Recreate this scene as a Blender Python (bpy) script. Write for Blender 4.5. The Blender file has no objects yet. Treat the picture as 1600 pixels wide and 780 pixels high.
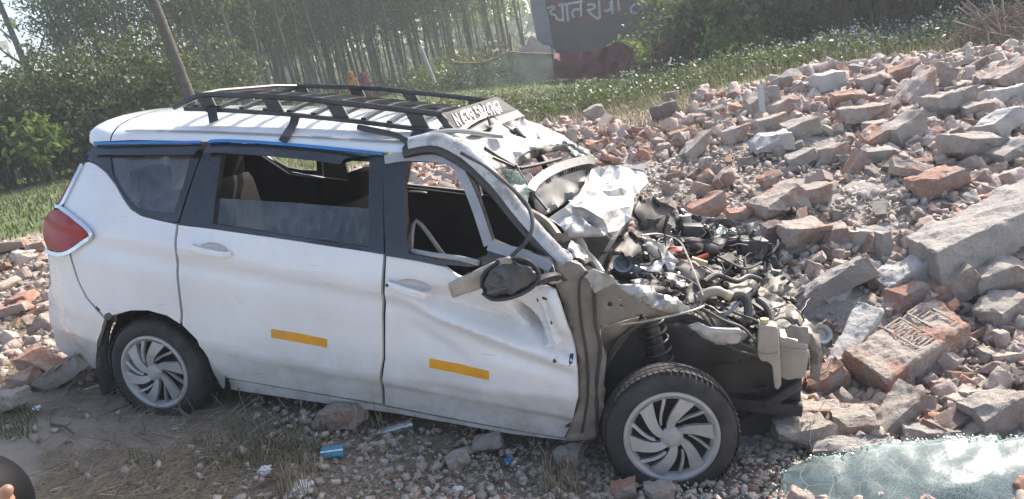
import bpy, bmesh, math, random
import numpy as np
from mathutils import Vector, Matrix, noise as mnoise
from mathutils.geometry import delaunay_2d_cdt

random.seed(7)
RS = np.random.RandomState(11)
SC = bpy.context.scene
COL = SC.collection
D = bpy.data
rad = math.radians

# ------------------------------------------------------------------ camera
CAM_H = 1.65                      # eye height over the field, metres
FOCAL_PX = 1203.57                # for a frame 1600 px wide
PITCH, ROLL = rad(14.2), rad(11.5)
_F = Vector((0, math.cos(PITCH), -math.sin(PITCH)))
_R0 = Vector((1, 0, 0)); _U0 = Vector((0, math.sin(PITCH), math.cos(PITCH)))
_R = _R0 * math.cos(ROLL) - _U0 * math.sin(ROLL)
_D = -(_U0 * math.cos(ROLL) + _R0 * math.sin(ROLL))
EYE = Vector((0, 0, CAM_H))
cam_data = D.cameras.new("camera"); cam = D.objects.new("camera", cam_data); COL.objects.link(cam)
cam_data.sensor_width = 36; cam_data.sensor_fit = 'HORIZONTAL'
cam_data.lens = FOCAL_PX / 1600 * 36
cam_data.clip_start = 0.05; cam_data.clip_end = 3000
_m = Matrix((_R, -_D, -_F)).transposed().to_4x4(); _m.translation = EYE
cam.matrix_world = _m
SC.camera = cam

# the wrecked car's own frame (x forward, y to its left, z up), solved from the photograph
CAR_R = np.array([[0.96671625, 0.25582666, 0.00352286], [0.06810457, -0.24403193, -0.96737283], [-0.24662007, 0.93541496, -0.25333259]])
CAR_C = np.array([0.23767543, -4.25004487, 2.06586259])
WAX = np.array([_R, _D, _F])                       # rows: camera axes in the world
CAR_M3 = WAX.T @ CAR_R
_mm = Matrix([list(r) for r in CAR_M3]).to_4x4()
_mm.translation = EYE - Vector(CAR_M3 @ CAR_C)
CAR_M = _mm

# ------------------------------------------------------------------ light
SUN_CAR = np.array([0.24, 0.64, 0.73])             # towards the sun, in the car's frame
_s = CAR_M3 @ (SUN_CAR / np.linalg.norm(SUN_CAR))
SUN_DIR = Vector(_s)
SUN_EL = math.asin(SUN_DIR.z); SUN_AZ = math.atan2(SUN_DIR.x, SUN_DIR.y)
world = D.worlds.new("World"); SC.world = world; world.use_nodes = True
nt = world.node_tree; nt.nodes.clear()
sky = nt.nodes.new("ShaderNodeTexSky"); sky.sky_type = 'NISHITA'; sky.sun_disc = False
sky.sun_elevation = SUN_EL; sky.sun_rotation = SUN_AZ
sky.air_density = 1.0; sky.dust_density = 3.2; sky.ozone_density = 1.0
bg = nt.nodes.new("ShaderNodeBackground"); bg.inputs[1].default_value = 0.15
wo = nt.nodes.new("ShaderNodeOutputWorld")
nt.links.new(sky.outputs[0], bg.inputs[0]); nt.links.new(bg.outputs[0], wo.inputs[0])
sl = D.lights.new("sun", 'SUN'); sl.energy = 3.7; sl.angle = rad(0.6); sl.color = (1.0, 0.93, 0.83)
so = D.objects.new("sun", sl); COL.objects.link(so)
so.rotation_euler = SUN_DIR.to_track_quat('Z', 'Y').to_euler(); so.location = SUN_DIR * 60
SC.view_settings.view_transform = 'Standard'; SC.view_settings.look = 'None'
SC.view_settings.exposure = 1.12; SC.view_settings.gamma = 1.0
SC.cycles.max_bounces = 6; SC.cycles.transparent_max_bounces = 12
SC.cycles.diffuse_bounces = 3; SC.cycles.glossy_bounces = 3; SC.cycles.transmission_bounces = 6
SC.cycles.use_denoising = True

# ------------------------------------------------------------------ geometry helpers
def ray(u, v):
    d = WAX.T @ np.array([(u - 800) / FOCAL_PX, (v - 390) / FOCAL_PX, 1.0])
    return Vector(d)
def wz(u, v, z):                                   # where the ray meets the level z
    d = ray(u, v); return EYE + d * ((z - CAM_H) / d.z)
def wy(u, v, y):                                   # where it is y metres ahead
    d = ray(u, v); return EYE + d * (y / d.y)
_CRI = CAR_R.T
def cray(u, v):
    return _CRI @ np.array([(u - 800) / FOCAL_PX, (v - 390) / FOCAL_PX, 1.0])
def cp(u, v, y):                                   # point of the car's frame on the plane y
    d = cray(u, v); t = (y - CAR_C[1]) / d[1]; return CAR_C + d * t
def lerp(a, b, t): return a + (b - a) * t
def interp(x, xs, ys): return float(np.interp(x, xs, ys))

def tag(o, label=None, cat=None, group=None, kind=None):
    if label: o["label"] = label
    if cat: o["category"] = cat
    if group: o["group"] = group
    if kind: o["kind"] = kind
    return o
def empty(name, loc=(0, 0, 0), rot=(0, 0, 0), parent=None):
    o = D.objects.new(name, None); COL.objects.link(o); o.location = loc; o.rotation_euler = rot
    o.empty_display_size = .2
    if parent: o.parent = parent
    return o
def link(name, me, parent=None, mat=None):
    if mat and not me.materials: me.materials.append(mat)
    o = D.objects.new(name, me); COL.objects.link(o)
    if parent: o.parent = parent
    return o
def copy_tree(o, parent=None):
    c = o.copy(); COL.objects.link(c); c.parent = parent
    for ch in o.children: copy_tree(ch, c)
    return c

class MB:
    """collects shapes for ONE mesh object"""
    def __init__(s): s.v = []; s.f = []
    def add(s, vs, fs):
        n = len(s.v); s.v += [tuple(p) for p in vs]; s.f += [tuple(i + n for i in q) for q in fs]; return s
    def box(s, c, size, M=None, taper=1.0):
        x, y, z = [q / 2 for q in size]; t = taper
        vs = [Vector(p) for p in ((-x, -y, -z), (x, -y, -z), (x, y, -z), (-x, y, -z), (-x * t, -y * t, z), (x * t, -y * t, z), (x * t, y * t, z), (-x * t, y * t, z))]
        if M is not None: vs = [M @ p for p in vs]
        c = Vector(c); vs = [p + c for p in vs]
        return s.add(vs, [(0, 3, 2, 1), (4, 5, 6, 7), (0, 1, 5, 4), (1, 2, 6, 5), (2, 3, 7, 6), (3, 0, 4, 7)])
    def tube(s, path, r, n=8, r2=None, flat=1.0, up=None, cap=True):
        path = [Vector(p) for p in path]; m = len(path)
        rs = r if isinstance(r, (list, tuple)) else [lerp(r, r if r2 is None else r2, i / max(1, m - 1)) for i in range(m)]
        t0 = (path[1] - path[0]).normalized()
        a = Vector(up) if up else (Vector((0, 0, 1)) if abs(t0.z) < .9 else Vector((1, 0, 0)))
        base = len(s.v); vs = []
        for i, p in enumerate(path):
            t = (path[min(i + 1, m - 1)] - path[max(i - 1, 0)]).normalized()
            b = t.cross(a)
            if b.length < 1e-6: b = t.orthogonal()
            b.normalize(); c = b.cross(t).normalized(); a = c
            for k in range(n):
                w = 2 * math.pi * (k + .5) / n
                vs.append(p + b * (math.cos(w) * rs[i]) + c * (math.sin(w) * rs[i] * flat))
        fs = []
        for i in range(m - 1):
            for k in range(n):
                k2 = (k + 1) % n
                fs.append((i * n + k, i * n + k2, (i + 1) * n + k2, (i + 1) * n + k))
        if cap:
            fs.append(tuple(reversed(range(n)))); fs.append(tuple((m - 1) * n + k for k in range(n)))
        return s.add(vs, fs)
    def bar(s, a, b, w, h=None, up=(0, 0, 1)):
        a = Vector(a); b = Vector(b); h = w if h is None else h
        t = (b - a).normalized(); u = Vector(up); x = t.cross(u)
        if x.length < 1e-5: x = t.orthogonal()
        x.normalize(); u = x.cross(t)
        vs = [p + x * (sx * w / 2) + u * (sz * h / 2) for p in (a, b) for sx, sz in ((-1, -1), (1, -1), (1, 1), (-1, 1))]
        return s.add(vs, [(3, 2, 1, 0), (4, 5, 6, 7), (0, 1, 5, 4), (1, 2, 6, 5), (2, 3, 7, 6), (3, 0, 4, 7)])
    def ribbon(s, path, w, h, up):                 # a flat bar swept along a path
        path = [Vector(p) for p in path]; m = len(path); vs = []
        for i, p in enumerate(path):
            t = (path[min(i + 1, m - 1)] - path[max(i - 1, 0)]).normalized()
            u = Vector(up[i]) if isinstance(up, list) else Vector(up)
            x = t.cross(u).normalized(); u = x.cross(t).normalized()
            ww = w[i] if isinstance(w, (list, tuple)) else w
            vs += [p + x * (sx * ww / 2) + u * (sz * h / 2) for sx, sz in ((-1, -1), (1, -1), (1, 1), (-1, 1))]
        fs = [(3, 2, 1, 0)]
        for i in range(m - 1):
            for k in range(4):
                k2 = (k + 1) % 4; fs.append((i * 4 + k, i * 4 + k2, i * 4 + 4 + k2, i * 4 + 4 + k))
        b = (m - 1) * 4; fs.append((b, b + 1, b + 2, b + 3))
        return s.add(vs, fs)
    def prism(s, pts, off):                        # polygon extruded by the vector off
        pts = [Vector(p) for p in pts]; n = len(pts); off = Vector(off)
        vs = pts + [p + off for p in pts]
        fs = [tuple(range(n)), tuple(reversed(range(n, 2 * n)))] + [(i, i + n, (i + 1) % n + n, (i + 1) % n) for i in range(n)]
        return s.add(vs, fs)
    def lathe(s, prof, n=32, M=None, a0=0, a1=2 * math.pi):   # profile of (radius, height) about y
        closed = abs(a1 - a0 - 2 * math.pi) < 1e-6; m = len(prof); vs = []
        cols = n if closed else n + 1
        for k in range(cols):
            w = a0 + (a1 - a0) * k / n
            for r, h in prof:
                p = Vector((r * math.cos(w), h, r * math.sin(w)))
                vs.append(M @ p if M is not None else p)
        fs = []
        for k in range(n):
            k2 = (k + 1) % cols
            for i in range(m - 1):
                fs.append((k * m + i, k * m + i + 1, k2 * m + i + 1, k2 * m + i))
        return s.add(vs, fs)
    def build(s, name, mat, parent=None, smooth=False, bevel=0, angle=40):
        me = D.meshes.new(name); me.from_pydata(s.v, [], s.f); me.validate()
        bm = bmesh.new(); bm.from_mesh(me)
        bmesh.ops.recalc_face_normals(bm, faces=bm.faces)
        if bevel:
            es = [e for e in bm.edges if len(e.link_faces) == 2 and e.calc_face_angle(0) > .5]
            bmesh.ops.bevel(bm, geom=es, offset=bevel, segments=2, affect='EDGES', profile=.6, clamp_overlap=True)
        bm.to_mesh(me); bm.free()
        if smooth or bevel:
            me.polygons.foreach_set("use_smooth", [True] * len(me.polygons))
            try: me.set_sharp_from_angle(angle=rad(angle))
            except Exception: pass
        return link(name, me, parent, mat)

def mesh_np(name, V, F, mat=None, smooth=False, attr=None):
    """fast mesh from numpy arrays; F is (n,3) or (n,4); attr: name -> per-vertex float"""
    me = D.meshes.new(name); k = F.shape[1]
    me.vertices.add(len(V)); me.vertices.foreach_set("co", np.asarray(V, np.float32).ravel())
    me.loops.add(F.size); me.loops.foreach_set("vertex_index", F.astype(np.int32).ravel())
    me.polygons.add(len(F)); me.polygons.foreach_set("loop_start", np.arange(0, F.size, k, dtype=np.int32))
    try: me.polygons.foreach_set("loop_total", np.full(len(F), k, np.int32))
    except Exception: pass
    if smooth: me.polygons.foreach_set("use_smooth", np.ones(len(F), bool))
    for a, vals in (attr or {}).items():
        at = me.attributes.new(a, 'FLOAT', 'POINT'); at.data.foreach_set("value", np.asarray(vals, np.float32))
    me.update(calc_edges=True)
    if mat: me.materials.append(mat)
    return me

# ------------------------------------------------------------------ materials
class NT:
    def __init__(s, name):
        s.m = D.materials.new(name); s.m.use_nodes = True; s.t = s.m.node_tree; s.t.nodes.clear()
        s.out = s.t.nodes.new("ShaderNodeOutputMaterial")
    def n(s, typ, **kw):
        o = s.t.nodes.new("ShaderNode" + typ)
        for k, v in kw.items(): setattr(o, k, v)
        return o
    def l(s, a, b): s.t.links.new(a, b)
    def val(s, sock, v):
        if hasattr(v, "is_output"): s.l(v, sock)
        else: sock.default_value = v
    def coord(s, kind="Object"):
        return s.n("TexCoord").outputs[kind]
    def noise(s, scale, detail=4, rough=.55, vec=None, dist=0, w=None):
        o = s.n("TexNoise"); o.inputs["Scale"].default_value = scale; o.inputs["Detail"].default_value = detail
        o.inputs["Roughness"].default_value = rough; o.inputs["Distortion"].default_value = dist
        if w is not None: o.noise_dimensions = '4D'; s.val(o.inputs["W"], w)
        s.l(vec if vec is not None else s.coord(), o.inputs["Vector"]); return o.outputs["Fac"]
    def ramp(s, fac, stops):
        o = s.n("ValToRGB"); s.l(fac, o.inputs[0]); cr = o.color_ramp
        while len(cr.elements) < len(stops): cr.elements.new(.5)
        for e, (p, c) in zip(cr.elements, stops):
            e.position = p; e.color = c if len(c) == 4 else (*c, 1)
        return o.outputs[0]
    def gray(s, fac, lo, hi):
        o = s.n("MapRange"); s.l(fac, o.inputs[0]); o.inputs[1].default_value = lo; o.inputs[2].default_value = hi; return o.outputs[0]
    def mix(s, fac, a, b, mode='MIX'):
        o = s.n("MixRGB", blend_type=mode); s.val(o.inputs[0], fac)
        for i, c in ((1, a), (2, b)):
            if hasattr(c, "is_output"): s.l(c, o.inputs[i])
            else: o.inputs[i].default_value = c if len(c) == 4 else (*c, 1)
        return o.outputs[0]
    def math(s, op, a, b=None):
        o = s.n("Math", operation=op); s.val(o.inputs[0], a)
        if b is not None: s.val(o.inputs[1], b)
        return o.outputs[0]
    def bump(s, h, strength=.5, dist=.02, normal=None):
        o = s.n("Bump"); o.inputs["Strength"].default_value = strength; o.inputs["Distance"].default_value = dist
        s.l(h, o.inputs["Height"])
        if normal is not None: s.l(normal, o.inputs["Normal"])
        return o.outputs[0]
    def bsdf(s, color, rough=.6, metal=0, bump=None, **kw):
        o = s.n("BsdfPrincipled")
        if hasattr(color, "is_output"): s.l(color, o.inputs["Base Color"])
        else: o.inputs["Base Color"].default_value = (*color, 1)
        s.val(o.inputs["Roughness"], rough); s.val(o.inputs["Metallic"], metal)
        if bump is not None: s.l(bump, o.inputs["Normal"])
        for k, v in kw.items(): s.val(o.inputs[k], v)
        return o
    def done(s, shader):
        s.l(shader.outputs[0] if hasattr(shader, "outputs") else shader, s.out.inputs[0]); return s.m

def simple(name, c, rough=.6, metal=0, var=.25, scale=12, bump=.15, dust=0, coat=0, dustc=(.30, .25, .20), bscale=60):
    t = NT(name); n1 = t.noise(scale, 5); lo = tuple(x * (1 - var) for x in c); hi = tuple(min(1, x * (1 + var)) for x in c)
    col = t.ramp(n1, [(.3, lo), (.7, hi)])
    r = rough
    if dust:
        dn = t.gray(t.noise(scale * .45, 6, .65), .42, .75); f = t.math('MULTIPLY', dn, dust)
        col = t.mix(f, col, dustc)
    b = t.bump(t.noise(bscale, 4), bump, .004) if bump else None
    kw = {"Coat Weight": coat, "Coat Roughness": .08} if coat else {}
    return t.done(t.bsdf(col, r, metal, b, **kw))

M = {}
def build_materials():
    # white paint, dusty towards nowhere in particular
    t = NT("white_paint"); n1 = t.noise(2.2, 6, .6); n2 = t.noise(40, 4, .6)
    col = t.ramp(n1, [(.3, (.70, .70, .69)), (.75, (.80, .80, .79))])
    d = t.math('MULTIPLY', t.gray(t.noise(3.1, 8, .7), .5, .85), .3)
    col = t.mix(d, col, (.50, .48, .45)); col = t.mix(t.gray(n2, .70, .76), col, (.42, .39, .35))
    sz = t.n('SeparateXYZ'); t.l(t.coord(), sz.inputs[0]); lowd = t.math('MULTIPLY', t.gray(sz.outputs[2], .62, .22), t.gray(t.noise(6, 8, .72), .38, .68)); col = t.mix(t.math('MULTIPLY', lowd, .7), col, (.40, .36, .31))
    wv = t.n('TexNoise'); mpp = t.n('Mapping'); mpp.inputs['Scale'].default_value = (3, 3, 70); mpp.inputs['Rotation'].default_value = (0, .25, 0); t.l(t.coord(), mpp.inputs[0]); t.l(mpp.outputs[0], wv.inputs[0]); wv.inputs['Scale'].default_value = 1.5; wv.inputs['Detail'].default_value = 6
    scr = t.math('MULTIPLY', t.gray(wv.outputs[0], .66, .70), t.gray(t.noise(2.5, 3), .52, .62)); col = t.mix(t.math('MULTIPLY', scr, .6), col, (.33, .31, .29))
    b = t.bump(t.noise(5, 3), .05, .02); rg = t.math('ADD', .17, t.math('MULTIPLY', t.noise(3.1, 7, .7), .28))
    M['paint'] = t.done(t.bsdf(col, rg, 0, b, **{"Coat Weight": .8, "Coat Roughness": .07}))
    # torn painted sheet: bare primer patches
    t = NT("torn_paint"); n1 = t.noise(7, 8, .7)
    col = t.ramp(n1, [(.0, (.60, .59, .57)), (.5, (.52, .51, .49)), (.60, (.28, .26, .23)), (.66, (.50, .49, .47))])
    b = t.bump(t.noise(18, 6), .5, .012)
    M['torn'] = t.done(t.bsdf(col, .38, .1, b, **{"Coat Weight": .3}))
    M['primer'] = simple('grey_brown_primer', (.21, .185, .155), .6, .15, .3, 9, .25, .5)
    M['primer_light'] = simple('pale_primer', (.38, .36, .32), .5, .2, .3, 10, .25, .5)
    M['black'] = simple('black_plastic', (.018, .019, .021), .42, 0, .3, 10, .12, .35, dustc=(.12, .11, .1))
    M['gloss_black'] = simple('gloss_black_trim', (.016, .018, .022), .22, 0, .2, 5, .02, .25, .4, dustc=(.09, .09, .09))
    M['rack'] = simple('satin_black_steel', (.02, .021, .024), .38, .3, .25, 8, .08, .3, .2, dustc=(.16, .15, .14))
    M['rubber'] = simple('tyre_rubber', (.024, .023, .023), .8, 0, .35, 14, .3, .45, dustc=(.105, .095, .085))
    M['hubcap'] = simple('silver_hubcap', (.36, .355, .345), .45, .2, .12, 14, .06, .45, dustc=(.33, .30, .26))
    M['dark'] = simple('dark_interior', (.022, .021, .022), .8, 0, .3, 8, .2, .3, dustc=(.08, .075, .07))
    M['seat'] = simple('black_seat_cover', (.012, .012, .013), .75, 0, .3, 6, .25, .05)
    for k_ in ('seat', 'dark'):
        for n_ in M[k_].node_tree.nodes:
            if n_.type == 'BSDF_PRINCIPLED': n_.inputs['Specular IOR Level'].default_value = .08
    M['beige'] = simple('beige_trim', (.15, .14, .12), .6, 0, .15, 6, .1, .3)
    M['grey_plastic'] = simple('grey_dash_plastic', (.30, .29, .27), .55, 0, .2, 10, .2, .5)
    M['bent_metal'] = simple('bent_scraped_metal', (.40, .385, .36), .42, .35, .28, 11, .5, .55, dustc=(.27, .235, .195), bscale=26)
    M['mirror_grey'] = simple('dusty_mirror_plastic', (.06, .058, .055), .6, 0, .3, 16, .3, .5, dustc=(.16, .15, .135))
    M['chrome'] = simple('chrome_trim', (.66, .67, .68), .14, .95, .1, 6, .03, .1)
    M['steel'] = simple('bare_steel', (.40, .39, .37), .38, .7, .3, 14, .3, .35)
    M['alu'] = simple('cast_aluminium', (.48, .47, .45), .5, .6, .25, 18, .5, .3)
    M['tank'] = simple('yellowed_tank_plastic', (.33, .285, .235), .45, 0, .18, 8, .1, .4)
    M['cap'] = simple('pale_yellow_cap', (.55, .44, .22), .5, 0, .2, 20, .1, .3)
    M['hose'] = simple('black_hose', (.03, .03, .032), .5, 0, .3, 14, .1, .4)
    M['red'] = simple('red_plastic', (.45, .03, .02), .4, 0, .25, 18, .1, .2)
    M['blue_line'] = simple('blue_trim_strip', (.03, .20, .50), .25, .3, .15, 6, .02, .1, .4)
    M['wire'] = simple('grey_wire', (.2, .19, .18), .5, .3, .3, 14, .05, .2)
    M['deflector'] = simple('dusty_dark_deflector', (.075, .075, .073), .85, 0, .18, 9, .15, .3, dustc=(.13, .12, .11))
    M['letter'] = simple('white_paint_lettering', (.75, .74, .71), .7, 0, .12, 30, .1)
    t = NT('amber_reflective_tape'); am = t.ramp(t.noise(9, 4), [(.3, (.68, .29, .012)), (.7, (.80, .38, .02))]); am = t.mix(t.gray(t.noise(38, 3, .5), .70, .75), am, (.10, .05, .02)); am = t.mix(t.math('MULTIPLY', t.gray(t.noise(6, 7, .7), .52, .8), .5), am, (.36, .26, .15)); hx_ = t.n('TexVoronoi'); hx_.inputs['Scale'].default_value = 160; t.l(t.coord(), hx_.inputs[0]); M['reflector'] = t.done(t.bsdf(am, .33, 0, t.bump(hx_.outputs[0], .25, .002)))
    t = NT("red_lamp_lens"); w = t.n("TexWave", wave_type='BANDS'); w.inputs["Scale"].default_value = 26; t.l(t.coord(), w.inputs[0])
    M['lens'] = t.done(t.bsdf(t.ramp(t.noise(5, 3), [(.3, (.27, .006, .012)), (.7, (.38, .010, .016))]), .25, 0, t.bump(w.outputs[0], .12, .003), **{"Coat Weight": .05, "Coat Roughness": .05, "Specular IOR Level": .2}))
    # window glass: thin tinted sheet
    def glass(name, tint, gloss, rough, alpha_c):
        t = NT(name); tr = t.n("BsdfTransparent"); tr.inputs[0].default_value = (*alpha_c, 1)
        g = t.n("BsdfGlossy"); g.inputs[0].default_value = (.9, .93, .95, 1); g.inputs[1].default_value = rough
        df = t.n("BsdfDiffuse"); df.inputs[0].default_value = (*tint, 1)
        m0 = t.n("MixShader"); mg = t.n('Mapping'); mg.inputs['Scale'].default_value = (9, 9, 1.1); t.l(t.coord(), mg.inputs[0]); dn = t.math('MULTIPLY', t.math('ADD', t.gray(t.noise(4, 6, .65), .35, .8), t.gray(t.noise(4, 6, .7, mg.outputs[0]), .45, .8)), .75); t.l(t.math('MULTIPLY', dn, gloss[1]), m0.inputs[0]); t.l(tr.outputs[0], m0.inputs[1]); t.l(df.outputs[0], m0.inputs[2])
        fr = t.n("Fresnel"); fr.inputs[0].default_value = 1.5
        m1 = t.n("MixShader"); t.l(t.math('MULTIPLY', fr.outputs[0], gloss[0]), m1.inputs[0]); t.l(m0.outputs[0], m1.inputs[1]); t.l(g.outputs[0], m1.inputs[2])
        return t.done(m1)
    M['glass'] = glass('dusty_window_glass', (.26, .27, .275), (1.6, .42), .04, (.55, .58, .59))
    M['glass_dark'] = glass('quarter_glass', (.26, .28, .30), (2.0, .42), .05, (.58, .61, .62))
    # crazed laminated glass
    t = NT("crazed_glass"); co = t.coord()
    def crack(scale, width):
        w = t.n("TexVoronoi", feature='DISTANCE_TO_EDGE'); w.inputs["Scale"].default_value = scale
        nn = t.n("TexNoise"); nn.inputs["Scale"].default_value = 3; t.l(co, nn.inputs[0])
        mx = t.n("MixRGB", blend_type='ADD'); mx.inputs[0].default_value = .15; t.l(co, mx.inputs[1]); t.l(nn.outputs["Color"], mx.inputs[2]); t.l(mx.outputs[0], w.inputs["Vector"])
        return t.gray(w.outputs["Distance"], width, 0)
    cr = t.math('MAXIMUM', t.math('MAXIMUM', crack(6, .014), t.math('MULTIPLY', crack(22, .03), t.gray(t.noise(2.1, 4), .40, .55))), t.math('MULTIPLY', crack(75, .10), t.gray(t.noise(3.2, 4), .42, .60)))
    tr = t.n("BsdfTransparent"); tr.inputs[0].default_value = (.70, .82, .80, 1)
    tl = t.n("BsdfTranslucent"); tl.inputs[0].default_value = (.56, .68, .64, 1)
    df = t.n("BsdfDiffuse"); df.inputs[0].default_value = (.43, .53, .50, 1)
    ad = t.n("MixShader"); ad.inputs[0].default_value = .5; t.l(tl.outputs[0], ad.inputs[1]); t.l(df.outputs[0], ad.inputs[2])
    m0 = t.n("MixShader"); fac = t.math('ADD', t.math('MULTIPLY', cr, .65), t.math('ADD', .14, t.math('MULTIPLY', t.gray(t.noise(2.3, 6), .25, .7), .40))); t.l(fac, m0.inputs[0]); t.l(tr.outputs[0], m0.inputs[1]); t.l(ad.outputs[0], m0.inputs[2])
    g = t.n("BsdfGlossy"); g.inputs[1].default_value = .35; g.inputs[0].default_value = (.55, .58, .6, 1)
    t.l(t.bump(t.noise(6, 5), .35, .03), g.inputs["Normal"])
    fr = t.n("Fresnel"); fr.inputs[0].default_value = 1.6
    m1 = t.n("MixShader"); t.l(t.math('MULTIPLY', fr.outputs[0], 1.0), m1.inputs[0]); t.l(m0.outputs[0], m1.inputs[1]); t.l(g.outputs[0], m1.inputs[2])
    M['crazed'] = t.done(m1)
    t = NT("clear_bottle_plastic"); tr = t.n("BsdfTransparent"); tr.inputs[0].default_value = (.8, .85, .86, 1); g = t.n("BsdfGlossy"); g.inputs[1].default_value = .1
    m1 = t.n("MixShader"); m1.inputs[0].default_value = .3; t.l(tr.outputs[0], m1.inputs[1]); t.l(g.outputs[0], m1.inputs[2]); M['bottle'] = t.done(m1)

    # ---- ground: dry dirt, straw and crushed rubble, blending with height-free noise
    t = NT("dry_ground"); co = t.coord(); at = t.n("Attribute"); at.attribute_name = "grass"
    ar = t.n("Attribute"); ar.attribute_name = "rubble"
    n1 = t.noise(1.3, 8, .65, co); n2 = t.noise(14, 8, .7, co); n3 = t.noise(90, 4, .6, co)
    dirt = t.ramp(n1, [(.3, (.24, .19, .145)), (.55, (.33, .27, .21)), (.8, (.40, .335, .265))])
    dirt = t.mix(t.gray(n2, .58, .78), dirt, (.18, .145, .115)); dirt = t.mix(t.gray(n3, .66, .74), dirt, (.34, .31, .26))
    rub = t.ramp(n2, [(.3, (.24, .205, .185)), (.5, (.33, .30, .275)), (.7, (.40, .355, .32))])
    rub = t.mix(t.gray(t.noise(5, 6, .7, co), .55, .68), rub, (.34, .20, .15))
    gr = t.ramp(n2, [(.3, (.06, .085, .025)), (.55, (.105, .14, .04)), (.75, (.20, .19, .08))])
    col = t.mix(ar.outputs["Fac"], dirt, rub); gf = t.math('ADD', at.outputs["Fac"], t.math('MULTIPLY', t.math('SUBTRACT', n2, .5), .6))
    col = t.mix(t.gray(gf, .35, .65), col, gr)
    h = t.math('ADD', n2, t.math('MULTIPLY', n3, .4))
    M['ground'] = t.done(t.bsdf(col, .92, 0, t.bump(h, .9, .03)))

    # ---- rubble: mortar-grey, pale plaster and brick, chosen per chunk and broken by noise
    def rubble_mat(name, per_object, forced=None):
        t = NT(name); co = t.coord()
        if per_object: rnd = t.n("ObjectInfo").outputs["Random"]
        else: a = t.n("Attribute"); a.attribute_name = "tint"; rnd = a.outputs["Fac"]
        off = t.math('MULTIPLY', rnd, 37.0)
        n1 = t.noise(6, 6, .65, co, w=off); n2 = t.noise(34, 6, .7, co); n3 = t.noise(120, 3, .6, co)
        mortar = t.ramp(n2, [(.25, (.36, .295, .25)), (.5, (.51, .43, .365)), (.75, (.60, .52, .45))])
        brick = t.ramp(n2, [(.25, (.34, .16, .105)), (.5, (.45, .24, .165)), (.75, (.52, .35, .27))])
        dusty = t.ramp(n2, [(.25, (.38, .28, .235)), (.6, (.50, .40, .345)), (.8, (.56, .48, .43))])
        kind = t.ramp(rnd, [(.0, (0, 0, 0)), (.34, (0, 0, 0)), (.36, (.5, .5, .5)), (.84, (.5, .5, .5)), (.86, (1, 1, 1))])
        k = t.math('ADD', kind, t.math('MULTIPLY', t.math('SUBTRACT', n1, .5), .85))
        c = t.mix(t.gray(k, .22, .42), mortar, dusty); c = t.mix(t.gray(k, .70, .80), c, brick)
        hs = t.n("HueSaturation"); t.l(c, hs.inputs["Color"]); t.l(t.math('ADD', t.math('MULTIPLY', t.math('FRACT', t.math('MULTIPLY', rnd, 91.7)), .5), .74), hs.inputs["Value"])
        h = t.math('ADD', n2, t.math('MULTIPLY', n3, .6)); cc = t.mix(t.math('MULTIPLY', t.gray(n3, .64, .72), .7), hs.outputs[0], (.20, .155, .125)); cc = t.mix(t.math('MULTIPLY', t.gray(t.noise(17, 6, .75, co), .56, .66), .7), cc, (.60, .51, .44))
        return t.done(t.bsdf(cc, .92, 0, t.bump(h, 1.0, .016)))
    M['rubble'] = rubble_mat('broken_masonry', True); M['rubble_bits'] = rubble_mat('crushed_masonry', False)
    def stone(name, a, b, patch, thr, sc=5):
        t = NT(name); n1 = t.noise(sc, 7, .68); n2 = t.noise(38, 6, .7); n3 = t.noise(140, 3)
        c = t.ramp(n2, [(.25, a), (.75, b)]); c = t.mix(t.gray(n1, thr, thr + .07), c, t.ramp(n2, [(.3, tuple(x * .75 for x in patch)), (.7, patch)]))
        c = t.mix(t.gray(t.noise(2.3, 5), .5, .8), c, tuple(x * .8 for x in a))
        c = t.mix(t.gray(n3, .62, .71), c, tuple(x * .5 for x in a)); c = t.mix(t.math('MULTIPLY', t.gray(t.noise(13, 7, .75), .57, .66), .65), c, (.60, .53, .465))
        return t.done(t.bsdf(c, .92, 0, t.bump(t.math('ADD', t.math('ADD', n2, t.math('MULTIPLY', n3, .5)), t.noise(13, 7, .75)), 1.0, .02)))
    M['slab'] = stone('pale_cement_slab', (.35, .315, .28), (.50, .46, .42), (.38, .25, .19), .62)
    M['masonry'] = stone('mortar_coated_brickwork', (.37, .31, .265), (.53, .45, .39), (.48, .27, .195), .52, 4)
    M['brick'] = stone('broken_red_brick', (.36, .18, .125), (.47, .28, .205), (.50, .42, .36), .50)
    M['dark_brick'] = stone('dark_baked_brick', (.17, .125, .11), (.25, .19, .165), (.30, .26, .23), .68)
    M['plaster'] = stone('whitewashed_plaster', (.50, .48, .45), (.62, .60, .57), (.40, .36, .33), .64)
    M['concrete'] = stone('weathered_concrete', (.34, .30, .265), (.51, .45, .395), (.46, .32, .25), .55)

    # ---- vegetation
    def leaf(name, c1, c2, c3=None, trans=.35, rough=.5):
        t = NT(name); a = t.n("Attribute"); a.attribute_name = "tint"
        col = t.ramp(a.outputs["Fac"], [(0, c1), (.6, c2), (1, c3 or c2)])
        oi = t.n("ObjectInfo").outputs["Random"]; hs = t.n("HueSaturation"); t.l(col, hs.inputs["Color"])
        t.l(t.math('ADD', t.math('MULTIPLY', oi, .5), .75), hs.inputs["Value"])
        b = t.bsdf(hs.outputs[0], rough, 0, None, **{"Specular IOR Level": .35})
        tl = t.n("BsdfTranslucent"); mxc = t.mix(.5, hs.outputs[0], (.22, .30, .05)); t.l(mxc, tl.inputs[0])
        m = t.n("MixShader"); m.inputs[0].default_value = trans; t.l(b.outputs[0], m.inputs[1]); t.l(tl.outputs[0], m.inputs[2])
        return t.done(m)
    M['leaf_euc'] = leaf('eucalyptus_leaves', (.038, .052, .028), (.068, .088, .044), (.13, .14, .075))
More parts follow.
